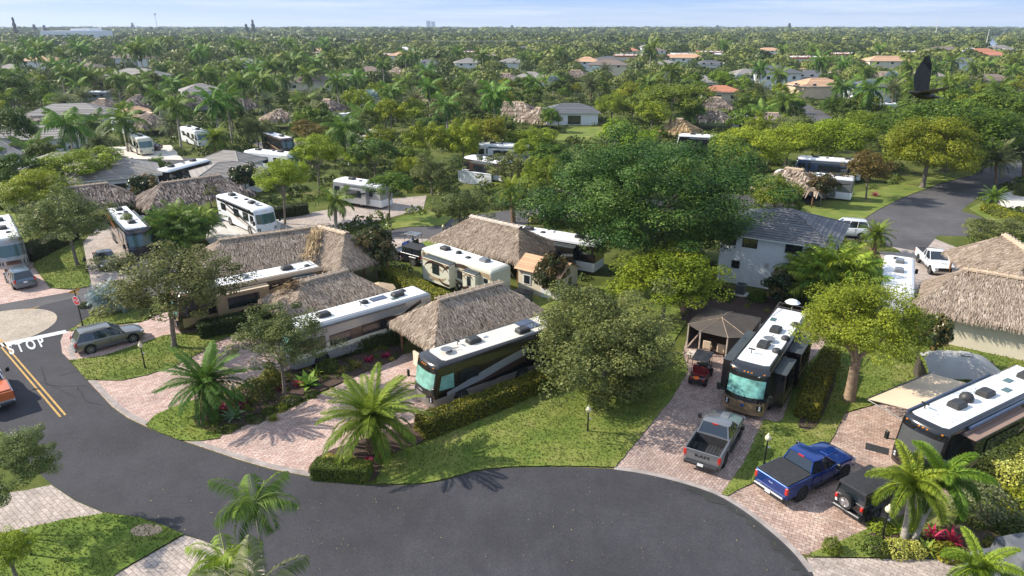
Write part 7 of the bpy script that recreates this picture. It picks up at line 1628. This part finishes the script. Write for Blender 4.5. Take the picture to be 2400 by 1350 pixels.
F['lime_'] = F['lime']; F['greyp'] = F['greypalm']
plants += [((1700, 700), .9, .9, 'hedge_dark', 'dark shrub at the wall left of the dark condenser unit'), ((1775, 705), .8, 1.0, 'trim', 'green shrub at the wall right of the dark condenser unit'), ((1880, 715), 1., 1.3, 'hedge_dark', 'dark shrub under the arching palms by the white house')]
for (px, r, h_, mt, lb) in plants: shrub(px, r, h_, mt, lb, leaf=.09 if r < .7 else .13)
for (px, lb, r, h_) in [((655, 915), 'bright red cordyline at the rounded oak trunk', .45, .9), ((700, 905), 'red cordyline right of the oak trunk', .45, .9), ((865, 848), 'crimson cordyline against the dark hedge', .4, .9), ((905, 838), 'crimson cordyline nearest the main hut', .4, .9), ((545, 960), 'dark red leafy plant left of the dark lamp post', .4, .6), ((520, 962), 'low red leafy plant beside the date palm', .4, .5), ((570, 955), 'red leafy plant right of the dark lamp post', .4, .6), ((2186, 1262), 'red cordyline left of the two behind the foxtail palms', .5, .9), ((2228, 1272), 'magenta cordyline right of the two behind the foxtail palms', .55, .9), ((865, 1082), 'small red plant at the bright date palm foot', .3, .35), ((890, 1072), 'small orange red plant on the palm bed edge', .3, .35), ((2050, 460), 'red grassy tuft near the rusty flowered tree', .8, 1.6)]:
    spiky(px, r, h_, 'red', lb, w=.06)
spiky((545, 980), .95, .9, 'agave', 'grey green agave with long pointed leaves in the mulch bed', nl=16, w=.09, up=.6); spiky((722, 905), .9, 1.2, 'palm', 'broad leaved tropical plant in the upper mulch bed', nl=16, w=.2, up=.8); spiky((740, 880), .6, .8, 'foxtail', 'lime strap leaved plant behind the mulch bed', nl=20); spiky((838, 862), .5, .7, 'rust', 'bronze croton plant under the dark hedge', nl=20); spiky((800, 878), .4, .6, 'rust', 'orange croton in the upper mulch bed', nl=18); spiky((2110, 1250), .6, .8, 'foxtail', 'lime fern between the lamp and foxtail trunks', nl=30); spiky((2170, 1292), .6, .7, 'palm', 'dark green fern right of the foxtail trunks', nl=30); spiky((355, 345), .8, 1.4, 'magenta', 'magenta flowering bush beside the black sedan', nl=30, w=.12); spiky((720, 860), .5, .7, 'foxtail', 'yellow green strap plant near the green bush', nl=18); spiky((640, 985), .4, .5, 'hedge', 'grassy tuft on the mulch bed border', nl=20)
# ------------------------------------------------------------------ background trees
def on_road(x, y):
    return any(in_poly(x, y, r_) for r_ in ROADS)
def corridor(x, y, d=16.):
    for a, b, r_ in OCC2:
        if 0 < b-y < d+b*.06:
            if abs(x-a*y/b) < r_*.85: return True
    return False
def blocked(x, y, m=0.):
    return any((x-a)**2+(y-b)**2 < (r_+m)**2 for a, b, r_ in OCC)
OCC2 = list(CORR)
lawnp = [[(p.x, p.y) for p in v] for v in LAWNS.values()]
KEEP = [(690, 830, 400, 560), (2180, 2460, 370, 600), (1600, 1900, 400, 600), (1830, 2120, 370, 600), (440, 690, 385, 600), (370, 460, 360, 450), (270, 380, 300, 400), (430, 500, 285, 350), (1260, 1440, 245, 420), (850, 1100, 430, 600), (200, 360, 470, 600), (1860, 2000, 230, 300), (590, 700, 300, 375)]
rn = random.Random(21); cntb = 0; cntp = 0
DESC = {'oak': 'grey olive tree', 'green': 'fresh green tree', 'lime': 'lime green tree', 'gold': 'golden green tree', 'dense': 'dark bushy tree', 'rust': 'rusty tinted tree'}
Y = 74.
while Y < 262:
    stp = 6.2+Y*.016
    n = int(1.62*Y/stp)
    for i in range(n):
        x = (-.81*Y)+(i+.5)*stp+rn.uniform(-.35, .35)*stp; y = Y+rn.uniform(-.45, .45)*stp
        sx_ = 1200+FPX*x/(y*CS+H*SN); left = sx_ < 830
        by_ = 675+FPX*((-y*SN+H*CS)/(y*CS+H*SN))
        if any(a_ < sx_ < b_ and c_ < by_ < d_ for a_, b_, c_, d_ in KEEP): continue
        if (corridor(x, y, 15) and rn.random() < .8) or on_road(x, y) or blocked(x, y, 2.0) or any(in_poly(x, y, l) for l in lawnp): continue
        if abs(sx_-1200) > 1260: continue
        if rn.random() < (.05 if y < 170 else .12): continue
        if rn.random() < (.40 if left else (.16 if sx_ < 1700 else .18)) and cntp < 200:
            k = rn.choice(['royal_lo', 'royal_lo', 'royal_lo', 'date_lo'] if y > 120 else ['royal', 'xmas', 'date_lo'])
            h_ = rn.uniform(6, 10.5) if k.startswith('royal') else rn.uniform(3.2, 5); palm(k, pos=(x, y), h=h_, L=rn.uniform(4.2, 5.2) if k.startswith('royal') else rn.uniform(3.2, 4.) if k != 'xmas' else 2., name='royal_palm' if k.startswith('royal') else 'palm_tree', group='royal palms across the estate' if k.startswith('royal') else 'smaller palms across the estate', auto='royal palm' if k.startswith('royal') else ('dusty date palm' if k == 'date_lo' else 'small feathery palm'), lean=(rn.uniform(-.4, .4), 0)); cntp += 1
        else:
            k = rn.choice(['oak', 'green', 'green', 'lime', 'gold', 'dense', 'dense', 'lime', 'green'] if not left else ['oak', 'dense', 'dense', 'green', 'lime', 'dense'])
            r_ = rn.uniform(2.2, 4.3); 
            if y < 150: r_ *= .8
            tree(k, 0, 0, 0, r_*rn.uniform(.75, 1.), zc=r_*rn.uniform(.95, 1.25)+.3, pos=(x, y), rad=r_, cat='tree', group='background trees', auto=DESC[k], lod=.45 if y < 120 else .2); cntb += 1
    Y += stp
print('background trees', cntb, 'palms', cntp)
# low planting between the lots: ground cover
rng = np.random.default_rng(5); Vs = []; T = []
for i in range(5200):
    y = 62+220*rng.random()**1.15; x = y*rng.uniform(-.84, .84); r_ = rng.uniform(.5, 1.5)*(.8+y/300); h_ = r_*rng.uniform(.5, .95)
    if on_road(x, y) or any((x-a)**2+(y-b)**2 < (q*.72+r_)**2 for a, b, q in OCC if q > 1.9) or any(in_poly(x, y, l) for l in lawnp) or any(in_poly(x, y, l) for l in DRIVES): continue
    nq = int(max(30, 90-y*.2)); d = unit(rng.normal(size=(nq, 3))); d[:, 2] = np.abs(d[:, 2]); p = d*(.75+.3*rng.random((nq, 1)))*np.array([r_, r_, h_])+np.array([x, y, 0]); ct = rng.random()
    Vs.append(leaf_quads(rng, p, unit(d+rng.normal(size=d.shape)*.4), r_*.34*(.7+.6*rng.random(nq)))); T.append(np.clip(ct*.6+rng.random(nq)*.4, 0, 1))
F['cover'] = foliage('leaf_cover', (.04, .065, .012), (.085, .13, .022), (.20, .25, .04), trans=.15)
o = meshobj('ground_cover', np_mesh('ground_cover', np.concatenate(Vs), np.concatenate(T), F['cover'])); tag(o, 'low shrubs filling the gaps between the lots', 'ground cover', kind='stuff')
# far palm grove on the left (royal palms standing above the woods)
for i in range(70):
    u_ = rn.random(); y = 262+330*rn.random()**1.3; x = y*rn.uniform(-.80, -.24) if u_ < .8 else y*rn.uniform(-.2, .76)
    palm('royal_lo', pos=(x, y), h=rn.uniform(10, 14.5) if y > 300 else rn.uniform(9, 12), L=rn.uniform(5., 6.4), name='royal_palm', group='royal palms across the estate', auto='distant royal palm', lean=(0, 0))
def pine(px, by, top, w, label):
    b = P(px, by); h_ = hgt(px, by, top); rng = np.random.default_rng(int(px)); n = 900; t = rng.random(n)**.8; a = rng.random(n)*6.28; r_ = w*(1-t*.86)*(.4+.6*rng.random(n))*(1+.3*np.sin(t*22))
    p = np.stack([np.cos(a)*r_, np.sin(a)*r_, h_*(.12+.88*t)], 1); nr = unit(np.stack([np.cos(a), np.sin(a), a*0+.8], 1)+rng.normal(size=(n, 3))*.3)
    o = empty('pine_tree', (b.x, b.y, 0), 0, label, 'tree'); meshobj('crown', np_mesh('crown', leaf_quads(rng, p, nr, w*.45*(.7+.6*rng.random(n))), rng.random(n), F['pine']), o); m = MB(); m.tube([(0, 0, 0), (0, 0, h_*.9)], [w*.12, w*.03], 6); m.build('trunk', M['bark'], o)
pine(42, 95, 41, 5.0, 'tallest dark pine at the far left, standing above the palms'); pine(596, 86, 47, 7, 'tall pine of the pair left of centre'); pine(580, 86, 57, 8, 'lower pine of the pair left of centre'); pine(1848, 76, 55, 12, 'dark pine clump on the right horizon'); pine(85, 84, 58, 9, 'left feathery pine near the warehouse'); pine(108, 84, 60, 9, 'right feathery pine near the warehouse'); pine(313, 74, 54, 12, 'small pine behind the warehouse'); pine(1680, 74, 60, 14, 'faint pine on the right horizon'); pine(1200, 72, 60, 16, 'feathery tree clump on the centre horizon')
for i in range(46):      # roofs showing between the distant trees
    y = 250+420*rn.random(); x = y*rn.uniform(-.74, .76)
    if blocked(x, y, 12) : continue
    h_ = house(None, (x, y), R(rn.choice([-8, 0, 12, 165])), rn.uniform(14, 24), rn.uniform(9, 13), rn.uniform(3.4, 5.6), rn.uniform(1.8, 2.6), rn.choice(['tile_taupe', 'tile_taupe', 'tile_grey', 'tile_peach', 'flat_white', 'tile_brown']), rn.choice(['wall_white', 'wall_cream', 'wall_white']), auto='pale house', group='distant houses among the trees', name='distant_house')
OCC2[:] = list(CORR)
# distant woods: one mass of crowns
rng = np.random.default_rng(77); Vs = []; T = []
def add_crowns(n, y0, y1, r0, r1, hz, nq, powr=1.):
    for i in range(n):
        y = y0+(y1-y0)*rng.random()**powr; x = y*rng.uniform(-.84, .84); r_ = rng.uniform(r0, r1); h_ = hz*rng.uniform(.6, 1.15)
        if y < 700 and (blocked(x, y, r_*.7) or corridor(x, y, 34)): continue
        if y > 420 and abs(x/y-.655-.00001*y) < .012: continue
        d = unit(rng.normal(size=(nq, 3))); d[:, 2] = np.abs(d[:, 2])*.9-.1; rr = (.75+.3*rng.random((nq, 1)))
        p = d*rr*np.array([r_, r_, h_*.62])+np.array([x, y, h_*.42]); nr = unit(d+rng.normal(size=d.shape)*.35); ct = rng.random()
        Vs.append(leaf_quads(rng, p, nr, r_*rng.uniform(.8, 1.3, nq)*(3.6/math.sqrt(nq)), aspect=.8)); T.append(np.clip(ct*.75+rng.random(nq)*.3, 0, 1))
add_crowns(750, 250, 420, 3.6, 6.6, 7.5, 420); add_crowns(1300, 400, 800, 5.5, 10.5, 10, 240, 1.2); add_crowns(2300, 750, 1900, 6, 12, 12, 80, 1.3); add_crowns(2200, 1800, 5200, 12, 30, 15, 40, 1.2)
o = meshobj('distant_woods', np_mesh('distant_woods', np.concatenate(Vs), np.concatenate(T), F['far'])); tag(o, 'wooded suburb reaching to the horizon', 'woodland', kind='stuff')
# ------------------------------------------------------------------ unique labels for the repeats
def resolve():
    groups = {}
    taken = set(o['label'] for o in bpy.data.objects if o.parent is None and 'label' in o and o not in [a for a, _ in AUTO])
    for o, desc in AUTO:
        x, y = o.location.x, o.location.y; best = min(LAND, key=lambda l: (l[1]-x)**2+(l[2]-y)**2); d1 = math.hypot(best[1], best[2]); d2 = math.hypot(x, y)
        lat = (math.atan2(x, y)-math.atan2(best[1], best[2]))*d1
        rel = ('behind ' if d2 > d1 else 'in front of ') if abs(d2-d1) > abs(lat) else ('right of ' if lat > 0 else 'left of ')
        groups.setdefault((desc, rel+best[0]), []).append((math.hypot(x-best[1], y-best[2]), o))
    ORD = ['nearest', 'second nearest', 'third nearest', 'fourth nearest', 'fifth nearest', 'sixth nearest', 'seventh nearest', 'eighth nearest', 'ninth nearest', 'tenth nearest']
    NW = {11: 'eleventh', 12: 'twelfth', 13: 'thirteenth', 14: 'fourteenth', 15: 'fifteenth', 16: 'sixteenth', 17: 'seventeenth', 18: 'eighteenth', 19: 'nineteenth', 20: 'twentieth'}
    for (desc, rel), lst in groups.items():
        lst.sort(key=lambda t: t[0])
        for i, (_, o) in enumerate(lst):
            if len(lst) == 1: lb = desc+' standing alone '+rel
            elif i == len(lst)-1 and i > 1: lb = desc+' farthest out '+rel
            else:
                w = ORD[i] if i < 10 else (NW.get(i+1, 'number %d' % (i+1))+' nearest'); lb = desc+', '+w+' of those '+rel
            o['label'] = lb
    return taken
resolve()
# ------------------------------------------------------------------ air, sky, sun, camera
hz = MB(); hz.add([(-6700, -6700, -1), (6700, -6700, -1), (6700, 6700, -1), (-6700, 6700, -1), (-6700, -6700, 90), (6700, -6700, 90), (6700, 6700, 90), (-6700, 6700, 90)], [(0, 3, 2, 1), (4, 5, 6, 7), (0, 1, 5, 4), (1, 2, 6, 5), (2, 3, 7, 6), (3, 0, 4, 7)])
hm = bpy.data.materials.new('haze'); hm.use_nodes = True; t = hm.node_tree; t.nodes.clear(); ou = t.nodes.new('ShaderNodeOutputMaterial'); pv = t.nodes.new('ShaderNodeVolumePrincipled'); pv.inputs['Color'].default_value = (.72, .82, 1, 1); pv.inputs['Density'].default_value = HAZE; pv.inputs['Anisotropy'].default_value = .2; t.links.new(pv.outputs[0], ou.inputs['Volume'])
if HAZE > 0:
    ho = hz.build('haze', hm); ho['kind'] = 'stuff'
W_ = bpy.data.worlds.new('World'); S.world = W_; W_.use_nodes = True; t = W_.node_tree; bg = t.nodes['Background']
EL, AZ = R(36), math.atan2(-1, .17)       # sun stands to the left, slightly beyond: shadows fall right and a little toward us
sk = t.nodes.new('ShaderNodeTexSky'); sk.sky_type = 'NISHITA'; sk.sun_disc = False; sk.sun_elevation = EL; sk.sun_rotation = AZ; sk.altitude = 20; sk.air_density = 1.; sk.dust_density = .3; sk.ozone_density = 2.5
tc = t.nodes.new('ShaderNodeTexCoord'); sp = t.nodes.new('ShaderNodeSeparateXYZ'); t.links.new(tc.outputs['Generated'], sp.inputs[0])
mp = t.nodes.new('ShaderNodeMapping'); mp.inputs['Scale'].default_value = (1.6, 1.6, 38); mp.inputs['Rotation'].default_value = (0, R(2.), 0); no = t.nodes.new('ShaderNodeTexNoise'); no.inputs['Scale'].default_value = 2.2; no.inputs['Detail'].default_value = 8; no.inputs['Roughness'].default_value = .6
t.links.new(tc.outputs['Generated'], mp.inputs[0]); t.links.new(mp.outputs[0], no.inputs['Vector'])
cr = t.nodes.new('ShaderNodeValToRGB'); cr.color_ramp.elements[0].position = .46; cr.color_ramp.elements[0].color = (0, 0, 0, 1); cr.color_ramp.elements[1].position = .72; cr.color_ramp.elements[1].color = (.8, .8, .8, 1); t.links.new(no.outputs['Fac'], cr.inputs[0])
er = t.nodes.new('ShaderNodeValToRGB'); e = er.color_ramp.elements; e[0].position = .0; e[0].color = (2.4, 3.3, 4.5, 1); e[1].position = .045; e[1].color = (.5, 1.6, 4.4, 1); x = er.color_ramp.elements.new(.35); x.color = (2.7, 3.4, 4.7, 1)
t.links.new(sp.outputs['Z'], er.inputs[0])
mx = t.nodes.new('ShaderNodeMix'); mx.data_type = 'RGBA'; mx.inputs[0].default_value = .8; t.links.new(sk.outputs[0], mx.inputs[6]); t.links.new(er.outputs[0], mx.inputs[7])
m2 = t.nodes.new('ShaderNodeMix'); m2.data_type = 'RGBA'; m2.inputs[7].default_value = (4.0, 4.4, 4.9, 1); t.links.new(cr.outputs[0], m2.inputs[0]); t.links.new(mx.outputs[2], m2.inputs[6]); t.links.new(m2.outputs[2], bg.inputs['Color']); bg.inputs['Strength'].default_value = .15
su = bpy.data.lights.new('sun', 'SUN'); su.energy = 4.9; su.angle = R(.55); su.color = (1, .93, .82); so_ = bpy.data.objects.new('sun', su); COL.objects.link(so_)
dirv = Vector((math.cos(EL)*1*math.cos(math.atan2(-.17, 1)), math.cos(EL)*math.sin(math.atan2(-.17, 1)), -math.sin(EL))); so_.rotation_euler = dirv.to_track_quat('-Z', 'Y').to_euler(); so_.location = (-60, 10, 60)
cd = bpy.data.cameras.new('camera'); cd.sensor_width = 36; cd.lens = 24; cd.clip_end = 30000; cd.clip_start = .5; co = bpy.data.objects.new('camera', cd); COL.objects.link(co); co.location = (0, 0, H); co.rotation_euler = (math.pi/2-TH, 0, 0); S.camera = co
S.view_settings.view_transform = 'Standard'; S.view_settings.look = 'None'; S.view_settings.gamma = 1; S.view_settings.exposure = EXPO
S.render.engine = 'CYCLES'; S.cycles.use_denoising = True; S.cycles.max_bounces = 6; S.cycles.volume_bounces = 0; S.cycles.diffuse_bounces = 3; S.cycles.transmission_bounces = 3
